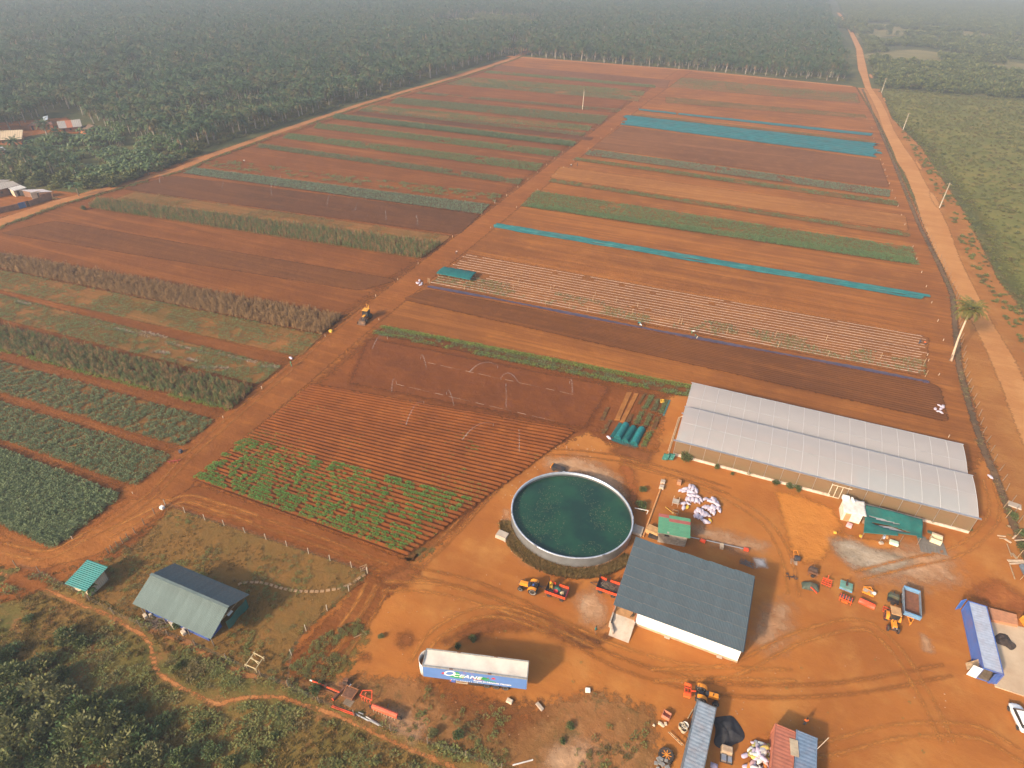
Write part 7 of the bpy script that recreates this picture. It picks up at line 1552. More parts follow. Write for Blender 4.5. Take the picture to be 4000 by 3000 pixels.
for k, (a, c, r, lab) in enumerate((((525, 890), (335, 1190), .72, 'brightest teal net tunnel at the left of the three'), ((690, 950), (505, 1255), .66, 'faded teal net tunnel between the other two'), ((865, 990), (690, 1320), .78, 'right hand teal net tunnel nearest the light green bed'))):
    A, B = G(*KB(*c)), G(*KB(*a)); ang = math.atan2(B.y - A.y, B.x - A.x); L = (B - A).length; t = thing('net_tunnel', lab, 'net tunnel', A, ang)
    b = MB(); b.grid(lambda u, v: (u * L, -r * math.cos(v * PI) * (1 + .04 * math.sin(u * 40)), 1.25 * r * math.sin(v * PI) * (1 - .05 * math.sin(u * PI * 8) ** 2) + .02), 24, 10); b.obj('net', m_tunnel if k == 1 else mat('teal_tunnel_cloth', (.012, .17, .175), .6, var=.2), t, True, solid=.02)
    for x in (0, L): b = MB(); b.add([(x, -r * math.cos(v * PI), 1.25 * r * math.sin(v * PI)) for v in np.linspace(0, 1, 10)], [tuple(range(10))]); b.obj('end_flap', m_tunnel, t)
    b = MB(); b.grid(lambda u, v: (-1.1 + u * 1.1, (v - .5) * 1.9 + .2 * math.sin(u * 5), .05 + .12 * math.sin(u * 7 + v * 9) ** 2 * u), 6, 6); b.obj('loose_skirt', m_tunnel, t)
    b = MB(); b.grid(lambda u, v: (u * L, r + v * .9, .06 + .12 * math.sin(u * 30) ** 2 * v), 16, 3); b.obj('side_skirt', m_tunnel, t)
A, B, C, D = G(*KB(1455, 350)), G(*KB(1492, 352)), G(*KB(1345, 710)), G(*KB(1310, 690)); b = MB(); b.grid(lambda u, v: (A.lerp(D, u)).lerp(B.lerp(C, u), v) - A + Vector((0, 0, .1 + .1 * math.sin(u * 20) ** 2)), 16, 3); tag(b.obj('folded_net', mat('grey_teal_net', (.06, .17, .18), .7, var=.2), None, loc=A), 'grey teal net folded along the right seed bed', 'net')
def small(name, lab, cat, px, m, d, z=.04, rz=0.0, bev=.03, grp=None):
    q = G(*px); b = MB(); b.box((0, 0, d[2] / 2), d, taper=.92); o = b.obj(name, m, None, bevel=bev, loc=(q.x, q.y, z)); o.rotation_euler = (0, 0, rz); return tag(o, lab, cat, grp)
q = G(*KB(1305, 390)); t = thing('crate', 'yellow crate standing between two seed beds', 'crate', q, .3); b = MB()
for s in (-1, 1): b.box((s * .4, 0, .25), (.05, .8, .5)); b.box((0, s * .4, .25), (.75, .05, .5))
b.box((0, 0, .03), (.8, .8, .05)); b.obj('crate_body', m_ychair, t)
m_sack = mat('white_sack', (.56, .49, .57), .65, var=.10, scale=5, dirt=.12); m_sacky = mat('yellow_sack', (.70, .45, .05), .6, var=.1)
def sack_mesh(i, m):
    rg = random.Random(600 + i); b = MB(); prof = [(.03, -.50), (.17, -.46), (.245, -.30), (.26 + rg.uniform(-.02, .02), 0), (.235, .28), (.15, .44), (.07, .49), (.13, .58), (.02, .57)]
    b.lathe(prof, 10, (0, 0, .16), 'X'); k = rg.uniform(0, 6)
    b.v = [(x, y * 1.08 + .03 * math.sin(x * 7 + k), max(.0, .16 + (z - .16) * .68 + .02 * math.sin(x * 13 + y * 9 + k))) for x, y, z in b.v]; return b.mesh('sack_form%d' % i, m, True)
f_sack = [sack_mesh(i, m_sack) for i in range(4)]; f_sacky = sack_mesh(9, m_sacky)
K9 = crop(2450, 1860, .22604)
def sack(px, ang, z, lab, grp, me=None, s=1.2):
    q = G(*px); d = G(px[0] + 10 * math.cos(R(ang)), px[1] + 10 * math.sin(R(ang))) - q; o = inst('sack', me or f_sack[int(px[0] * 7) % 4], None, (q.x, q.y, z + .05), math.atan2(d.y, d.x), s); tag(o, lab, 'sack', grp)
PA_ = [(930, 258, 160, 0), (985, 270, 150, 0), (1000, 245, 170, .25), (1050, 240, 120, 0), (1075, 210, 100, .3), (1130, 205, 80, .1), (1150, 235, 60, .35), (1190, 250, 60, 0), (1185, 285, 80, .2), (1120, 260, 110, .5), (1060, 285, 130, .2), (1110, 310, 20, .3), (1150, 300, 100, 0), (1080, 330, 60, .1)] + [(1030 + i * 33, 410 + i * 7, 105 - i * 6, .05 + .2 * (i % 2)) for i in range(7)] + [(1070, 370, 20, .4), (1130, 375, 10, .45), (1190, 380, 15, .35), (1265, 420, 60, .05)]
for x, y, a, z in PA_: sack(K9(x, y), a, z, 'white sack of the farthest and largest pile in the yard', 'sacks of the farthest yard pile')
PB_ = [(1425, 435, 160, .1), (1475, 430, 60, .3), (1520, 430, 70, 0), (1430, 470, 20, .35), (1490, 475, 100, .5), (1550, 490, 70, .2), (1330, 545, 150, 0), (1375, 560, 140, .2), (1420, 575, 125, .05), (1460, 560, 110, .3), (1450, 615, 100, .05), (1500, 590, 105, .35), (1495, 645, 100, 0), (1555, 575, 80, .3), (1590, 600, 78, .02), (1540, 530, 30, .45)]
for x, y, a, z in PB_: sack(K9(x, y), a, z, 'white sack of the right hand pile in the yard', 'sacks of the right hand yard pile')
PC_ = [(1180, 640, 110, .2), (1215, 620, 90, .35), (1175, 690, 115, .0), (1205, 710, 110, .2), (1240, 720, 115, .05), (1275, 730, 120, .25), (1250, 640, 80, .4), (1295, 640, 60, .3), (1340, 660, 20, .2), (1385, 690, 30, .1), (1300, 690, 130, .4), (1350, 705, 140, .3), (1305, 780, 40, 0), (1340, 800, 20, .2), (1385, 815, 170, 0)]
for x, y, a, z in PC_: sack(K9(x, y), a, z, 'lilac white sack of the pile nearest the block hut', 'sacks of the pile nearest the block hut')
sack(K9(1430, 775), 60, .05, 'yellow sack at the end of the pile nearest the block hut', None, f_sacky, .85); sack(K9(1045, 545), 100, .05, 'larger yellow sack in front of the farthest pile', None, f_sacky, .9); sack(K9(1018, 555), 100, .02, 'thin yellow sack beside the larger yellow sack', None, f_sacky, .7)
sack(K9(970, 560), 105, .02, 'single white sack lying beside the two yellow sacks', None); sack(K9(965, 485), 170, .02, 'dusty white sack between the block stand and the farthest pile', None); sack(K9(1050, 485), 30, .02, 'crumpled sack under the fan of the farthest pile', None, None, .9); sack(K9(1340, 410), 150, .05, 'empty cream sack between two piles', None, f_sack[1], 1.1); sack(K9(1385, 410), 40, .05, 'empty folded sack behind the right pile', None, f_sack[0], .8)
small('clay_pot', 'brown pot standing alone behind the sack piles', 'pot', K9(893, 135), mat('terracotta', (.42, .20, .11), .8), (.8, .8, .8))
for i, (x, y) in enumerate(((362, 328), (378, 318), (390, 330), (372, 335), (385, 340))): sack(K4(x, y), 60 + i * 25, .3 * (i % 2), 'white sack of the small heap beside the middle road', 'sacks beside the middle road')
for i, (x, y) in enumerate(((1690, 1088), (1708, 1095), (1697, 1105), (1685, 1122), (1698, 1128), (1662, 1107))): sack(K5(x, y), 30 + 50 * i, .2 * (i == 1), 'white sack of the small heap beyond the right end of the greenhouse', 'sacks beyond the greenhouse')
for px, lab in (((2378, 1713), 'white bag lying left of the net tunnels'), ((1137, 1402), 'white sack beside the worker at the crop edge by the road'), ((3866, 1866), 'white bundle in the ditch near the greenhouse corner'), ((3745, 1085), 'small white bag')): 
    if 'small' not in lab: sack(px, 40, .05, lab, None, f_sack[2], 1.2)
# mound of coloured sacks by the orange container
KC = crop(2400, 2600, .40687); rg = random.Random(31); mc = [mat('sack_%s' % n, c, .65, var=.1, dirt=.15) for n, c in (('white', (.66, .64, .60)), ('lilac', (.52, .44, .56)), ('yellow', (.62, .46, .12)), ('olive', (.34, .30, .10)), ('pink', (.60, .36, .36)), ('orange', (.65, .25, .05)), ('grey', (.36, .36, .40)), ('pale', (.58, .62, .60)))]
fm = [[sack_mesh(20 + i, m) for m in [mc[i]]][0] for i in range(8)]; nm = ['white', 'lilac', 'yellow', 'olive', 'pink', 'orange', 'grey', 'pale blue']; cnt = {}
for i in range(72):
    x, y = rg.uniform(1250, 1470), rg.uniform(700, 1150)
    if x < 1250 + max(0, (830 - y)) * 1.4: continue
    k = rg.choice([0, 0, 0, 1, 1, 2, 3, 4, 5, 6, 6, 7]); z = max(0, 1.0 - abs(x - 1400) / 130) * rg.uniform(.3, 1.1) if y > 800 else .1
    sack(KC(x, y), rg.uniform(0, 360), z, '%s bag in the coloured mound against the orange container' % nm[k], '%s bags of the coloured mound' % nm[k], fm[k], 1.05)

# ------------------------------------------------------------------ pipes, blocks and bits round the tank
A, B = G(2594, 1874), G(2512, 2098); b = MB(); b.tube([(A.x, A.y, .15), (B.x, B.y, .15)], .16, 8); tag(b.obj('irrigation_main', mat('orange_clay_pipe', (.56, .27, .10), .7), None), 'long orange pipe running down beside the tank to the shed', 'pipe')
small('valve_box', 'upper concrete block sitting on the orange pipe', 'block', K9(612, 118), m_conc, (.9, .9, .55)); small('valve_box', 'lower concrete block sitting on the orange pipe', 'block', K9(590, 208), m_conc, (.9, .9, .55))
small('concrete_slab', 'nearer grey slab stacked against the tank foot', 'slab', K9(168, 980), m_conc, (2.0, 1.3, .5), rz=-.1); small('concrete_slab', 'farther grey slab stacked against the tank foot', 'slab', K9(195, 915), m_conc, (1.9, .9, .5), rz=-.05)
small('pump_box', 'brown lidded pump box between the orange pipe and the block hut', 'box', K9(440, 975), mat('ochre_lid', (.52, .30, .13), .8), (2.4, 1.7, .9), rz=-.2); small('black_drum', 'low black drum in front of the pump box', 'drum', K9(445, 1055), m_black, (1.7, .9, .5))
small('concrete_chamber', 'concrete chamber at the left foot of the tank', 'chamber', (1962, 2098), m_conc, (2.1, 1.5, .8), rz=-.1); small('concrete_slab', 'broken slab between chamber and tank', 'slab', (1985, 2112), m_conc, (1.4, .8, .25), rz=.4)
small('cream_block', 'pale cut stone block on the ground in front of the lorry trailer', 'block', (1990, 2742), m_cream, (.9, .6, .4), rz=-.1); small('cream_block', 'grey plank block right of the pale stone', 'block', (2108, 2762), m_conc, (1.3, .5, .3), rz=-.5)
small('white_stone', 'white stone by the lower edge of the yard', 'stone', (2296, 2699), m_white, (.7, .6, .35), rz=.3)
b = MB(); [b.beam((x, y, 0), (x, y, 1.5 if y > 0 else 1.1), .06) for x in (-.5, .5) for y in (-.6, .6)]; b.box((0, 0, .8), (1.2, 1.2, .15)); tag(b.obj('tank_stand', m_conc, None, loc=G(*K9(828, 490)) + Vector((0, 0, .03))), 'small concrete stand with thin uprights near the sacks', 'stand')
b = MB(); [b.beam(p, q, .08) for p, q in (((-.5, -.4, .4), (.5, -.4, .4)), ((-.5, .4, .4), (.5, .4, .4)), ((-.5, -.4, .4), (-.5, .4, .4)), ((.5, -.4, .4), (.5, .4, .4)), ((-.5, -.4, 0), (-.5, -.4, .4)), ((.5, .4, 0), (.5, .4, .4)), ((.5, -.4, 0), (.5, -.4, .4)))]; tag(b.obj('wooden_trestle', m_wood, None, loc=G(*K9(830, 640))), 'low wooden frame behind the red corner of the hut roof', 'frame')
A, B = G(*K9(655, 545)), G(*K9(795, 665)); b = MB(); b.tube([(A.x, A.y, .2), (B.x, B.y, .3)], .05, 5); tag(b.obj('yellow_pole', m_ychair, None), 'thin yellow pole lying behind the hut roof', 'pole')
A, B = G(*K9(115, 628)), G(*K9(350, 655)); b = MB(); b.tube([(A.x, A.y, 1.2), (B.x, B.y, .9)], .07, 6); b.tube([(B.x, B.y, .9), (B.x - .1, B.y - .1, 0)], .07, 6); tag(b.obj('outlet_pipe', m_white, None), 'white outlet pipe leaving the right side of the tank', 'pipe')
bm_ = G(*K9(1240, 1115)); t = thing('folded_boom', 'long silver spray boom with orange ends lying behind the slate roof', 'farm implement', bm_, heading(K9(1050, 1068), K9(1960, 1265)))
b = MB(); b.tube([(-4.2, 0, .4), (.0, 0, .45)], .07, 6); b.tube([(1.2, .05, .45), (7.4, 0, .4)], .09, 6); b.obj('boom', m_galv, t); b = MB(); b.box((.6, -.2, .35), (.9, .5, .4), rz=-.3); b.obj('end_block', m_red, t); b = MB(); b.box((7.9, 0, .35), (.8, .5, .4)); b.obj('end_block', m_red, t); b = MB(); b.box((3.8, -.5, .35), (.6, .9, .6)); b.obj('pump', m_cream, t); b = MB(); [b.beam((4.6 + i * .3, -.2, .3), (4.55 + i * .3, -.8, .05), .06) for i in range(5)]; b.obj('tines', m_dark, t)
t = impl('harrow_scrap', 'grey tangle of bars at the rear edge of the slate roof', (2915, 2205), -.2); b = MB(); rg = random.Random(4); [b.beam((rg.uniform(-1.3, 1.3), rg.uniform(-.6, .6), rg.uniform(.05, .6)), (rg.uniform(-1.3, 1.3), rg.uniform(-.6, .6), rg.uniform(.05, .6)), .07) for _ in range(26)]; b.obj('bars', mat('rust_grey', (.20, .15, .13), .8, var=.3), t)
t = impl('rusty_cart', 'dark cart with an orange corner behind the tank', (2180, 1838), -.1); b = MB(); b.box((0, 0, .7), (2.6, 1.3, .5)); b.obj('body', m_dark, t); b = MB(); b.box((-1.3, 0, .75), (.3, 1.2, .4)); b.obj('end', m_orange, t)
for s in (-1, 1): wheel(t, 'imp', .3, .16, (s * .8, -.6, .3), m_rust)
# bits around the canopy
KH = crop(3240, 1900, .23508); m_slab = mat('grey_paving', (.17, .15, .13), .9, var=.15, scale=3); pme = MB().box((0, 0, .06), (.50, 2.9, .12)).mesh('slab_form', m_slab)
A, B = G(*KH(1490, 960)), G(*KH(1940, 1060)); pv_ = thing('paving_row', 'row of grey concrete slabs laid beside the green canopy', 'paving', A, math.atan2(B.y - A.y, B.x - A.x)); L = (B - A).length
for i in range(8): inst('slab', pme, pv_, (L * (i + .3) / 8, .1, .01 * (i % 3)), .02 * (i % 3 - 1), (1, 1.0 if i > 2 else 1.35, 1))
q = G(*KH(1755, 960)); t = thing('chest', 'open cream chest standing on the grey slabs', 'chest', (q.x, q.y + .5, .12), -.18); b = MB(); b.box((0, -.5, .5), (1.7, .08, 1.0)); b.box((0, .5, .5), (1.7, .08, 1.0)); b.box((-.82, 0, .5), (.08, .95, 1.0)); b.box((.82, 0, .5), (.08, .95, 1.0)); b.box((0, 0, .2), (1.6, .9, .1)); b.obj('body', mat('cream_enamel', (.74, .62, .42), .5), t); b = MB(); b.box((0, .75, 1.05), (1.7, .45, .08)); b.obj('lid', m_cream, t)
small('green_lid', 'dark green lid lying behind the cream chest', 'lid', KH(1690, 775), mat('bottle_green', (.05, .10, .08), .6), (1.3, .7, .15), rz=-.2); small('pale_bag', 'pale green bundle in front of the canopy notch', 'bundle', KH(1060, 960), mat('pale_green_cloth', (.55, .68, .55), .7), (1.5, 1.0, .6), rz=-.1, bev=.15)
small('cardboard', 'brown board with a blue bag under the canopy edge', 'board', KH(940, 830), mat('cardboard', (.42, .22, .09), .8), (.7, 1.2, .5), rz=-.2); small('blue_bag', 'pale blue bag beside the brown board', 'bag', KH(900, 850), mat('pale_blue', (.40, .47, .62), .6), (.35, .9, .6), rz=-.2); small('grey_sack', 'grey sack in front of the canopy pole', 'sack', KH(850, 955), m_conc, (.8, .6, .45), rz=.5, bev=.12)
small('pink_table', 'small pink topped table in front of the white hut', 'table', KH(318, 670), mat('pink_cloth', (.66, .36, .38), .7), (.95, .7, .7), rz=-.3); small('bench_frame', 'low yellow stool left in front of the canopy', 'stool', KH(85, 780), m_ychair, (.5, .4, .4)); small('bench_frame', 'low yellow stool near the canopy corner', 'stool', KH(515, 840), m_ychair, (.5, .4, .4))
small('rubble_heap', 'brown heap of sacks in the gap between hut and canopy', 'heap', KH(575, 590), mat('heap_brown', (.28, .17, .11), .9, var=.4), (1.0, 1.5, .9), bev=.2)
# concrete slab and things on it at the right edge
slabp = PX((3868, 2428), (3990, 2452), (4120, 2490), (4150, 2770), (4000, 2722), (3884, 2684)); b = MB(); b.prism(slabp, .0, .22); o = struct(b.obj('slab_floor', mat('pale_concrete', (.58, .44, .30), .9, var=.1, scale=.25, dirt=.3, bump=.1), None))
b = MB(); b.grid(lambda u, v: (lambda a, r: (r * math.cos(a) * (1 + .22 * math.sin(a * 3) + .12 * math.sin(a * 7)), r * math.sin(a) * (1 + .2 * math.cos(a * 2)), .42 * (1 - (r / 1.1) ** 2) + .2 * (vnoise([9 + r * math.cos(a) * 2], [9 + r * math.sin(a) * 2], .5, 3)[0] - .5) * (1 - (r / 1.1) ** 4)))(u * 2 * PI, .02 + v * 1.06), 28, 6); o = b.obj('dark_heap', mat('dark_compost', (.06, .042, .035), .95, var=.4), None, loc=G(3925, 2510) + Vector((0, 0, .22))); o.scale = (1.1, 1.5, 1); o.rotation_euler = (0, 0, .9); tag(o, 'dark heap lying on the pale concrete slab', 'heap')
A = [G(3860, 2376, .5), G(3968, 2404, .5), G(3975, 2446, .5), G(3872, 2424, .5)]; b = MB(); b.prism([(p.x, p.y) for p in A][::-1], 0, .75); tag(b.obj('brick_tank', mat('orange_brick', (.50, .22, .11), .85, var=.15, scale=1.5), None), 'low orange brick trough at the edge of the concrete slab', 'trough')
small('yellow_machine', 'yellow machine just inside the right photo edge', 'machine', (4005, 2440), m_yel, (1.0, 1.8, 1.1), rz=.3)
q = G(3995, 2250); b = MB(); b.tube([(0, -2.2, .45), (.0, 2.0, .45)], [.45, .45], 12); o = b.obj('tarpaulin_roll', mat('grey_blue_roll', (.12, .15, .19), .6, var=.2), None, loc=(q.x + .4, q.y, 0)); o.rotation_euler = (0, 0, .12); tag(o, 'grey blue roll lying at the right photo edge', 'roll')
KT = crop(3700, 1900, .30151)
for i, (a, c, w, lab) in enumerate((((780, 970), (990, 975), .5, 'widest pale plank pointing at the photo edge'), ((835, 870), (895, 945), .45, 'short thick plank above the widest one'), ((645, 645), (750, 660), .2, 'thin upper lath of the scrap heap'), ((670, 680), (745, 690), .18, 'thin lower lath of the scrap heap'), ((740, 690), (820, 745), .4, 'broad board in the middle of the scrap heap'), ((795, 1005), (865, 1215), .14, 'long thin branch below the planks'), ((840, 690), (880, 650), .25, 'tilted lath beside the stake'), ((780, 520), (800, 545), .35, 'pale block at the top of the scrap heap'), ((800, 1020), (990, 1010), .3, 'second long plank under the widest one'), ((760, 760), (820, 930), .12, 'crooked stick left of the short plank'), ((860, 720), (985, 715), .2, 'grey lath near the photo edge'))):
    A, B = G(*KT(*a)), G(*KT(*c)); b = MB(); b.beam((A.x, A.y, .12 + .03 * i), (B.x, B.y, .16 + .03 * i), w, .1); tag(b.obj('plank', m_wood if i % 2 else mat('pale_plank', (.58, .42, .28), .85), None), lab, 'plank')
small('flat_stone', 'flat pale slab lying right of the ditch', 'slab', KT(870, 250), m_conc, (2.2, 1.6, .2), rz=-.2)
for i, (a, c) in enumerate((((835, 290), (755, 410)), ((940, 540), (880, 660)), ((990, 800), (900, 930)), ((760, 200), (725, 280)), ((975, 1130), (945, 1210)))):
    B = G(*KT(*c)); b = MB(); b.tube([(0, 0, -.1), (.25, .25, 1.9)], .05, 5); tag(b.obj('fence_stake', m_wood, None, loc=B), '%s stake of the broken fence beside the timber scraps' % ORD[i], 'stake', 'stakes beside the timber scraps')

# ------------------------------------------------------------------ lower yard bits
b = MB(); b.grid(lambda u, v: (lambda a, r: (r * math.cos(a) * (1 + .25 * math.sin(a * 3 + 1)), r * math.sin(a) * 1.25 * (1 + .18 * math.sin(a * 2)), (.75 * (1 - (r / 1.9) ** 2) + .45 * (vnoise([5 + r * math.cos(a)], [5 + r * math.sin(a)], .45, 8)[0] - .5) * (1 - (r / 1.9) ** 4))))(u * 2 * PI, .02 + v * 1.85), 40, 8); q = G(*KC(1075, 640)); tag(b.obj('net_heap', mat('black_net', (.028, .028, .034), .85, var=.3, scale=3), None, True, loc=(q.x, q.y, .05)), 'black heap of netting between the grey and orange containers', 'heap')
q = G(*KC(495, 875)); t = thing('spare_wheel', 'big tractor tyre with an orange rim lying beside the grey container', 'tyre', (q.x, q.y, .05), 0); tm, rm = wheel_meshes('big', 1.0, .55, m_orange, 20); o = inst('tyre', tm, t, (0, 0, .25)); o.rotation_euler = (PI / 2, 0, 0); b = MB(); [b.beam((0, 0, .45), (.62 * math.cos(a), .62 * math.sin(a), .45), .09) for a in np.linspace(0, 2 * PI, 9)[:-1]]; b.lathe([(.001, .42), (.16, .42), (.16, .5), (.001, .5)], 10); b.obj('spokes', m_orange, t)
q = G(*KC(1070, 870)); t = thing('generator', 'pale hooded machine with an open grey front below the black heap', 'machine', (q.x, q.y, .05), .1); b = MB(); b.box((0, .5, .5), (1.5, 1.0, .9), taper=.9); b.obj('hood', mat('dusty_hood', (.45, .33, .22), .7, dirt=.4), t, bevel=.12); b = MB(); b.box((-.35, -.5, .3), (.6, .8, .5)); b.box((.4, -.45, .25), (.5, .7, .35)); b.obj('engine', m_galv, t); b = MB(); b.box((0, -.4, .1), (1.5, 1.1, .15)); b.obj('base', m_dark, t)
b = MB(); b.box((0, 0, .35), (1.0, .08, .7)); b.box((0, .8, .35), (1.0, .08, .7)); b.box((-.5, .4, .35), (.08, .8, .7)); b.box((.5, .4, .35), (.08, .8, .7)); b.box((0, .4, .05), (1, .8, .08)); o = b.obj('open_box', mat('salmon_box', (.55, .20, .12), .7), None, loc=G(*KC(485, 515))); o.rotation_euler = (0, 0, -.2); tag(o, 'open salmon coloured box left of the grey container', 'box')
for i, (x, y, s) in enumerate(((435, 560, .5), (455, 575, .4), (490, 565, .45), (378, 578, .35), (470, 585, .35))): small('rubble', 'pale rubble lump in front of the open salmon box', 'rubble', KC(x, y), m_cream, (s, s * .8, s * .6), rz=i, bev=.06, grp='rubble lumps by the salmon box')
for i, (x, y, m, lab) in enumerate(((672, 595, m_white, 'white bucket against the grey container'), (640, 600, m_cream, 'cream bucket behind the white bucket'), (660, 630, m_cream, 'tan bucket below the white bucket'))): b = MB(); b.lathe([(.001, 0), (.36, 0), (.44, .75), (.40, .75), (.34, .05), (.001, .05)], 14); tag(b.obj('bucket', m, None, loc=G(*KC(x, y))), lab, 'bucket')
b = MB(); [b.beam((0, i * .5, .1), (.9, i * .5, .1), .06) for i in range(5)]; b.beam((0, -.1, .12), (0, 2.1, .12), .08); b.beam((.9, -.1, .12), (.9, 2.1, .12), .08); o = b.obj('wooden_rack', m_wood, None, loc=G(*KC(625, 800))); o.rotation_euler = (0, .9, 1.1); o.location.z = .9; tag(o, 'slatted wooden rack leaning on the side of the grey container', 'rack')
small('long_plank', 'narrow plank leaning at the end of the grey container', 'plank', KC(728, 470), m_wood, (.15, 1.6, .3), rz=-.3)
b = MB(); rg = random.Random(2); [b.box((rg.uniform(-.8, .8), rg.uniform(-.6, .6), rg.uniform(.1, .5)), (rg.uniform(.2, .6), rg.uniform(.2, .5), rg.uniform(.2, .4)), rz=rg.uniform(0, 3)) for _ in range(9)]; tag(b.obj('engine_scrap', mat('scrap_grey', (.30, .29, .28), .6, .3, var=.3), None, loc=G(*KC(455, 965))), 'grey engine scrap in front of the big tyre', 'scrap')
b = MB(); b.grid(lambda u, v: ((u - .5) * .9, (v - .5) * .7, .1 + .3 * math.sin(u * PI) * math.sin(v * PI)), 5, 5); tag(b.obj('lilac_sack', mc[1], None, True, loc=G(*KC(955, 965))), 'lilac sack by the lower side of the grey container', 'sack')
A, B = G(1190 + 815, 2990), G(2080, 2970); b = MB(); [b.box((A.x + (B.x - A.x) * i / 18, A.y + (B.y - A.y) * i / 18, .08), (.14, .14, .14)) for i in range(19)]; tag(b.obj('bead_rope', m_white, None), 'dotted white rope lying at the bottom edge', 'rope')
for px, L, rz, lab in (((1422, 2471), 1.3, -.3, 'short pale stick on the rutted drive'), ((1398, 2486), 1.2, .9, 'tilted stick below the short pale stick')): b = MB(); b.beam((-L / 2, 0, .1), (L / 2, 0, .12), .1); o = b.obj('stick', m_wood, None, loc=G(*px)); o.rotation_euler = (0, 0, rz); tag(o, lab, 'stick')
# compound: bamboo frame, stepping stones, gate
K7 = crop(0, 2100, .5425); A = [G(*K7(*p), z=.9) for p in ((1830, 830), (1895, 865), (1840, 945), (1770, 915))]; o_ = Vector((A[0].x, A[0].y, 0)); b = MB()
for i in range(4): p, r = A[i] - o_, A[(i + 1) % 4] - o_; e = (r - p) * .12; b.tube([p - e, r + e], .07, 5); b.tube([(p.x, p.y, -.1), (p.x, p.y, 1.0)], .07, 5)
m1, m2 = (A[0].lerp(A[3], .45) - o_), (A[1].lerp(A[2], .45) - o_); b.tube([m1, m2], .06, 5); b.tube([A[0].lerp(A[3], .35) - o_, A[1].lerp(A[2], .6) - o_], .05, 5); tag(b.obj('bamboo_frame', mat('pale_bamboo', (.58, .46, .26), .7), None, loc=o_), 'pale bamboo table frame in the grass below the barn', 'frame')
st = [K7(1690, 358), K7(1740, 330), K7(1800, 325), K7(1870, 325), K7(1940, 340), K7(2010, 362), K7(2080, 378), K7(2150, 388), K7(2230, 390), (1215 + 40, 2311), (1290, 2306), (1340, 2295), (1380, 2276), (1410, 2255), (1430, 2242)]
LL = smooth_line(PX(*st), 10); acc = 0; path_ = thing('stepping_stone_path', 'curved path of square stones from the barn to the gate', 'path', (LL[0].x, LL[0].y, .06)); sme = MB().box((0, 0, .03), (.60, .45, .07)).mesh('stone_form', mat('pale_step_stone', (.40, .24, .125), .9, var=.15, dirt=.2)); nst = 0
for a, c in zip(LL[:-1], LL[1:]):
    acc += (c - a).length
    if acc > .86: acc -= .86; d = c - a; inst('stone', sme, path_, (c.x - LL[0].x, c.y - LL[0].y, .01 * (nst % 3)), math.atan2(d.y, d.x) + .06 * math.sin(nst * 2.3)); nst += 1
q = G(1410, 2236); b = MB(); [b.beam((x, 0, 0), (x, 0, 1.5), .08) for x in (0, 1.1)]; [b.beam((0, 0, z), (1.1, 0, z), .06) for z in (.3, .85, 1.4)]; b.beam((0, 0, .3), (1.1, 0, 1.4), .05); o = b.obj('gate', m_wood, None, loc=q); o.rotation_euler = (0, 0, .9); tag(o, 'small wooden gate standing open at the end of the stone path', 'gate')
def fence(label, pts, h, m, white=False):
    P = [G(*p) for p in pts]; t = thing('wire_fence', label, 'fence', P[0]); pme = MB().tube([(0, 0, -.2), (.05, 0, h)], .07, 6).mesh('fence_post_form', m)
    for i, p in enumerate(P): inst('post', pme, t, p - P[0], i)
    for z in (.35, .75, 1.15): b = MB(); b.tube([p - P[0] + Vector((0, 0, z)) for p in P], .010, 3, False); b.obj('wire', m_wire, t)
m_wp = mat('weathered_white_post', (.52, .45, .36), .85)
fence('wire fence with dark posts along the road bend above the compound', [(426, 2165), (440, 2155), (462, 2140), (482, 2124), (504, 2108), (530, 2085), (565, 2050), (605, 2010), (647, 1975)], 1.6, m_oldwood)
fence('wire fence with pale posts between the low road and the compound', [(647, 1975), (723, 2004), (801, 2033), (877, 2055), (958, 2083), (1040, 2108), (1121, 2135), (1206, 2164), (1290, 2192), (1374, 2218), (1436, 2240)], 1.5, m_wp)
fence('wire fence down the right side of the compound', [(1436, 2240), (1363, 2310), (1279, 2387), (1197, 2465), (1140, 2560), (1127, 2680)], 1.5, m_wp)
fence('wire fence along the lower boundary above the footpath', [(66, 2215), (157, 2240), (350, 2345), (446, 2400), (550, 2448), (660, 2485), (765, 2525), (886, 2580), (1020, 2645), (1128, 2685), (1249, 2748), (1385, 2797), (1526, 2855), (1670, 2905), (1820, 2960), (1960, 3010)], 1.7, m_oldwood)
# rubbish beside the barn
b = MB(); rg = random.Random(6)
for i in range(70): x, y, a, l = rg.gauss(0, .9), rg.gauss(0, .5), rg.uniform(-.5, .9), rg.uniform(.5, 1.1); b.beam((x, y, rg.uniform(0, .3)), (x + l * math.cos(a), y + l * math.sin(a), rg.uniform(0, .4)), .05)
tag(b.obj('brushwood_heap', mat('grey_twigs', (.15, .11, .085), .9, var=.3), None, loc=G(*K7(1110, 615))), 'grey brushwood heap in front of the barn eave', 'brushwood')
for x, y, lab, d in ((1050, 572, 'white topped block at the left front of the barn', (.9, .5, .5)), (1088, 566, 'small cream block beside the barn corner post', (.4, .4, .5)), (1240, 625, 'long cream slab under the barn eave', (2.4, .5, .3)), (1325, 690, 'cream block with an orange face by the barn post', (.9, .6, .5)), (1330, 665, 'cream block behind the orange faced one', (.5, .5, .4))): small('block', lab, 'block', K7(x, y), m_cream, d, rz=-.35)

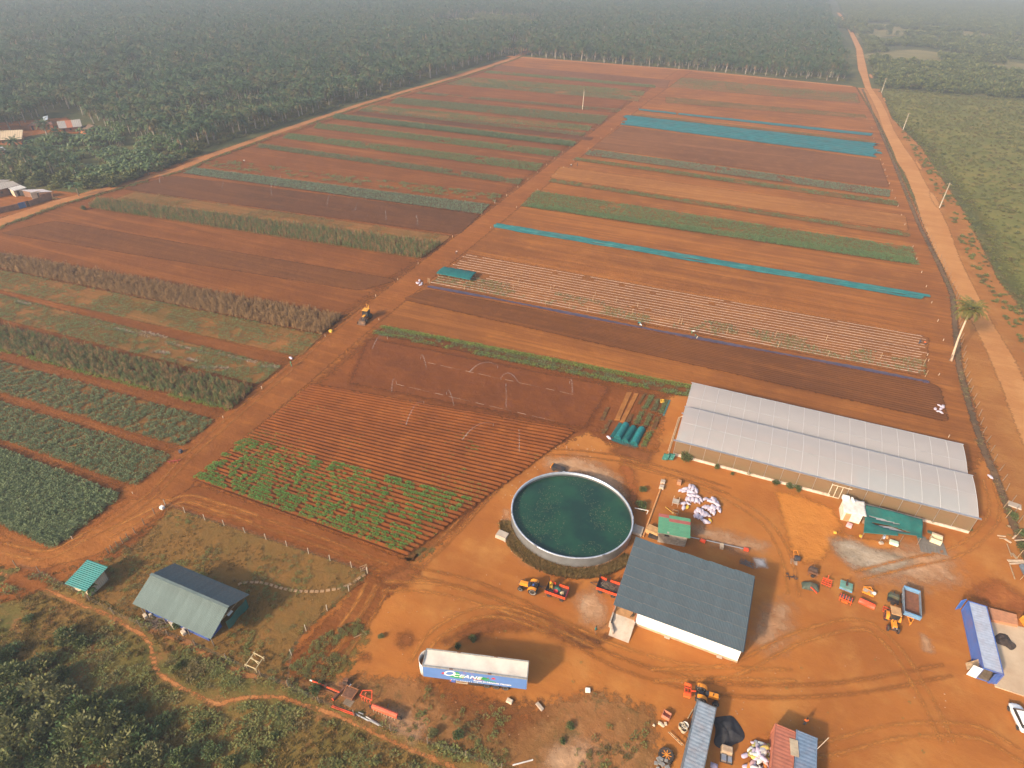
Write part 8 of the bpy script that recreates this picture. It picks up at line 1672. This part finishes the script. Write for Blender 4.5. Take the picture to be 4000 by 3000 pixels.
# ------------------------------------------------------------------ stakes along the field edges
sm = MB().box((0, 0, .35), (.15, .15, .95)).mesh('marker_form', mat('marker_cream', (.55, .42, .31), .7))
Lst = [K2(1990, 543), K2(1880, 627), K2(1857, 628), K2(1800, 672), K2(1775, 683), K2(1690, 745), K2(1640, 772), K2(1545, 848), K2(1508, 880), K2(1462, 910), K2(1417, 942), K2(1370, 980), K2(1318, 1020), K2(1263, 1065), K2(1204, 1110), K2(1142, 1157), K2(1072, 1210), K2(1002, 1242), K2(920, 1325), K2(739, 1466), K2(527, 1630), K8(2148, 130), K8(2030, 220), K8(1757, 437), K8(1415, 718), K8(1206, 877), K8(978, 1066), K8(719, 1287), K8(392, 1530)]
Rst = [K2(1950, 620), K2(1887, 670), K2(1835, 710), K2(1782, 763), K2(1720, 800), K2(1654, 856), K2(1576, 920), K2(1484, 992), K2(1425, 1037), K2(1377, 1080), K2(1265, 1176), K2(1134, 1283), K2(974, 1410), K4(127, 556)]
Est = [K3(1240, 735), K3(1272, 792), K3(1283, 858), K3(1300, 935), K3(1325, 988), K3(1340, 1015), K3(1352, 1052), K3(1365, 1092), K3(1380, 1135), K3(1397, 1180), K3(1416, 1227), K3(1433, 1276), K3(1453, 1332), K3(1474, 1392), K3(1525, 1527), K3(1547, 1602), K5(1578, 262), K5(1607, 350), K5(1640, 450), K5(1678, 563), K5(1712, 682), K5(1613, 775), K5(1620, 808), K5(1745, 1278), K5(1685, 895)]
for lst, where, grp in ((Lst, 'left side of the middle road', 'white stakes left of the middle road'), (Rst, 'right side of the middle road', 'white stakes right of the middle road'), (Est, 'right end of the field strips', 'white stakes at the right end of the strips')):
    for i, p in enumerate(lst): q = G(*p); tag(inst('marker_stake', sm, None, (q.x, q.y, .06), RNG.uniform(0, 1), .70 + .2 * RNG.random()), '%s white marker stake from the far end on the %s' % (ORD[i], where), 'stake', grp)
dst = MB().tube([(0, 0, -.1), (.12, .05, 1.9)], [.07, .05], 5).mesh('ditch_stake_form', m_oldwood); LV = along(VERGE, 1, 0)
for i in range(60):
    y = 96 + 215 * (i / 60) ** 1.15; x = float(np.interp(y, [p[1] for p in VERGE[::-1]], [p[0] for p in VERGE[::-1]])); tag(inst('fence_stake', dst, None, (x + 1.1 + RNG.normal(0, .15), y, .05), RNG.uniform(0, 6)), '%s wooden stake from the near end of the ditch by the sandy road' % (ORD[i] if i < len(ORD) else 'faraway'), 'stake', 'wooden stakes along the ditch')
# utility poles, palms standing alone
for px, h, lab in (((3669, 813), 10.6, 'tall grey pole nearest in the scrub right of the sandy road'), ((3527, 508), 10, 'second grey pole in the scrub beyond the nearest one'), ((3443, 362), 10.5, 'farthest grey pole where the fields end at the sandy road')):
    t = thing('utility_pole', lab, 'pole', G(*px)); b = MB(); b.tube([(0, 0, -.3), (0, 0, h)], [.26, .15], 8); b.obj('shaft', mat('grey_pole', (.42, .36, .29), .85), t); b = MB(); b.beam((-.9, 0, h - .5), (.9, 0, h - .5), .12); b.obj('crossarm', m_wood, t)
q = G(3716, 1410); top = G(3797, 1200, 13.4) - q; t = thing('coconut_palm', 'leaning coconut palm with a pale trunk by the sandy road', 'palm', q)
b = MB(); LN = [Vector((0, 0, -.2)).lerp(Vector((top.x, top.y, 13.0)), u) + Vector((-.9 * math.sin(u * PI) * .5, -.5 * math.sin(u * PI), 0)) for u in np.linspace(0, 1, 9)]; b.tube(LN, [.36, .30, .26, .25, .24, .23, .22, .21, .2], 8); b.obj('trunk', mat('coconut_bark', (.48, .36, .26), .85, var=.2, scale=3), t, True)
b = MB(); palm_crown(b, LN[-1], 4.5, 40, 77, 13, 1.0, w=.55, dead=5); b.obj('crown', [L_coco, L_palmdead], t)
b = MB(); rg = random.Random(1); [b.lathe([(.001, -.16), (.13, -.08), (.14, .05), (.001, .17)], 8, LN[-1] + Vector((.35 * math.cos(a), .35 * math.sin(a), -.35 - .1 * rg.random()))) for a in np.linspace(0, 6, 7)]; b.obj('coconuts', mat('coconut_green', (.16, .17, .05), .6), t)
b = MB(); b.tube([(0, 0, -.1), (.15, .1, 1.9)], .10, 6); tag(b.obj('stump', mat('dark_stump', (.20, .14, .10), .9), None, loc=G(3707, 1410)), 'short dark stump beside the foot of the leaning palm', 'stump')
q = G(2275, 428); t = thing('bare_palm', 'thin bare palm trunk standing alone in the left field', 'palm', q); b = MB(); b.tube([(0, 0, -.2), (.1, 0, 6), (.2, 0, 12.2)], [.24, .2, .2], 7); b.obj('trunk', mat('pale_trunk', (.58, .48, .38), .85), t); b = MB(); palm_crown(b, Vector((.2, 0, 12.2)), 1.4, 14, 91, 5, dead=5); b.obj('crown', [L_palm, L_palmdead], t)

# ------------------------------------------------------------------ people
def P_(label, px, rz, sh, tr, pose='stand', hat=None): person(label, G(*px) + Vector((0, 0, .06)), rz, sh, tr, pose, hat)
P_('person in a teal shirt walking below the packing shed', (2326, 2474), 2.6, S_teal, cl('brown', (.20, .10, .05)), 'walk'); P_('person in an orange shirt standing in the containers shade', (3140, 2833), 1.8, S_or, cl('grey', (.16, .18, .20)), 'stand')
P_('worker with a teal hat bending at the near end of the mulch film', K4(1725, 585), -.4, S_teal, S_dk, 'bend', S_teal); P_('worker in pale clothes kneeling on the mulch film', K4(1745, 605), 2.5, S_white, S_dk, 'bend', S_white); P_('third worker bending over the mulch film', K5(160, 640), .2, S_white, S_grn, 'bend', S_white); P_('worker in cream trousers bending at the mulch film', K5(192, 672), 2.8, S_dk, cl('cream', (.62, .52, .36)), 'bend', S_grn)
P_('person in dark clothes standing at the right end of the white rows', K5(1560, 705), .5, S_dk, S_dk, 'stand'); P_('person in orange bending at the right end of the white rows', K5(1598, 712), 2.6, S_or, S_dk, 'bend'); P_('worker in green beside the white sack at the crop edge', (1139, 1433), 1.0, S_grn, S_grn, 'stand'); P_('worker in white among the sparse green clumps of the left field', K1(1505, 1003), .3, S_white, S_dk, 'bend', S_white)
P_('person standing at the top end of the white rows by the road', K4(603, 148), 1.0, cl('pale_pink', (.62, .45, .38)), S_dk, 'bend'); P_('person in pale clothes at the roadside beside the cabbage strip', K2(1000, 1258), .2, cl('peach', (.70, .50, .38)), S_white, 'stand'); P_('dark clothed worker in the olive strip right of the road', K2(1508, 1028), .6, S_dk, S_dk, 'stand'); P_('pale shirted worker bending in the olive strip', K2(1473, 1030), 2.9, S_white, S_dk, 'bend')
t = impl('roadside_cart', 'small dark cart at the far roadside of the left field', K2(1603, 806), .6); t['category'] = 'cart'; b = MB(); b.box((0, 0, .8), (2.2, 1.3, .8)); b.obj('body', m_rust, t)
for s in (-1, 1): wheel(t, 'imp', .3, .16, (0, s * .75, .3), m_rust)
t = impl('red_plough', 'small red plough lying on the road beside the dark bushes', (682, 1806), .6); b = MB(); b.beam((-1.2, 0, .4), (1.2, 0, .45), .12); [b.beam((x, 0, .4), (x + .2, -.4, 0), .1) for x in (-.9, -.2, .5)]; b.beam((0, 0, .4), (0, .8, .6), .09); b.obj('frame', mat('dull_red', (.30, .05, .04), .6), t)
small('blue_container_bin', 'small dark bin at the roadside above the red plough', 'bin', K8(978, 1062), S_dk, (.6, .6, .7)); small('yellow_can', 'small yellow can at the corner of the dry stalk strip', 'can', K8(1787, 411), m_ychair, (.9, .7, .6)); small('white_bag', 'white bag by the fence corner above the compound', 'bag', K8(878, 1365), m_white, (.8, .7, .6), bev=.1)

# ------------------------------------------------------------------ sprinklers at work
def jet(px0, px1, i, where, h=2.2):
    A, B = G(*px0), G(*px1); A.z = 0; B.z = 0; t = thing('sprinkler', '%s sprinkler throwing a thin jet over the %s' % (ORD[i], where), 'sprinkler', A, 0, 'sprinklers on the ' + where); b = MB(); b.tube([(0, 0, 0), (0, 0, .9)], .04, 5); b.obj('riser', m_galv, t)
    D = B - A; D.z = 0; pts = [D * u + Vector((0, 0, .9 + h * 4 * u * (1 - u) * .9 - .85 * u)) for u in np.linspace(0, 1, 10)]; b = MB(); b.tube(pts, [.02 + .05 * u for u in np.linspace(0, 1, 10)], 5, False); b.obj('water_jet', m_spray, t)
    b = MB(); rg = random.Random(i + 50)
    for _ in range(70): u = rg.random() ** .6; p = D * u + Vector((rg.gauss(0, .35 * u), rg.gauss(0, .35 * u), max(.1, .9 + h * 4 * u * (1 - u) * .9 - .85 * u - rg.random() * .9 * u))); s = .03 + .03 * rg.random(); b.add([p, p + Vector((s, 0, -s)), p + Vector((0, s, -2 * s))], [(0, 1, 2)])
    b.obj('droplets', m_spray, t)
for i, (a, c) in enumerate((((385, 800), (420, 850)), ((545, 1018), (590, 1085)), ((235, 950), (205, 1000)), ((405, 1075), (290, 1212)), ((910, 965), (912, 1103)), ((1303, 950), (1320, 1008)), ((832, 1213), (635, 1302)), ((990, 1250), (992, 1385)), ((860, 855), (680, 880)), ((180, 672), (85, 738)), ((880, 925), (990, 945)))): jet(K4(*a), K4(*c), i, 'sprinkled red plot')
for i, (a, c, k) in enumerate((((325, 1318), (330, 1362), K2), ((517, 1347), (525, 1395), K2), ((205, 1230), (135, 1302), K2), ((1412, 1104), (1372, 1172), K1), ((1732, 1098), (1695, 1155), K1), ((2062, 1208), (2018, 1265), K1), ((1010, 1105), (985, 1130), K1), ((1675, 1155), (1680, 1210), K1))): jet(k(*a), k(*c), i, 'dark wet strip')
for i, (a, c) in enumerate((((1480, 815), (1483, 848)), ((1170, 770), (1140, 800)))): jet(K2(*a), K2(*c), i, 'dark strip behind the bushy row')
m_pipe = mat('white_pvc_pipe', (.34, .24, .19), .5, dirt=.2)
for i, (a, c, n, lab) in enumerate((((430, 822), (1330, 1020), 11, 'farther white irrigation line across the sprinkled plot'), ((235, 955), (1250, 1192), 12, 'nearer white irrigation line across the sprinkled plot'))):
    A, B = G(*K4(*a)), G(*K4(*c)); t = thing('irrigation_line', lab, 'pipe', A)
    for j in range(n): p, r = (B - A) * (j / n), (B - A) * ((j + (.95 if j % 3 == 1 else .6)) / n); b = MB(); b.tube([p + Vector((0, 0, .3)), r + Vector((0, 0, .3))], .018 if j % 3 else .03, 5); b.obj('pipe_section', m_pipe if j % 3 != 2 else m_wire, t)
# dead crop litter on the low green strip
for i, (a, c) in enumerate((((480, 362), (800, 440)), ((890, 470), (1120, 530)), ((1170, 530), (1380, 580)), ((760, 410), (900, 445)), ((90, 250), (160, 268)), ((620, 395), (700, 415)), ((1010, 560), (1060, 572)), ((1400, 600), (1500, 605)), ((830, 520), (910, 530)), ((1080, 605), (1240, 612)))):
    A, B = G(*K8(*a)), G(*K8(*c)); P = np.array([A.lerp(B, u) for u in RNG.random(90)]); P[:, :2] += RNG.normal(0, .22, (90, 2)); P[:, 2] = .2; stuff(scatter('dead_stalks', P, [tuft('straw_form%d' % i, mat('pale_straw', (.38, .28, .20), .9, var=.2), 6, .25, .4, 300 + i, .05, 2.5)], (.7, 1.2)))
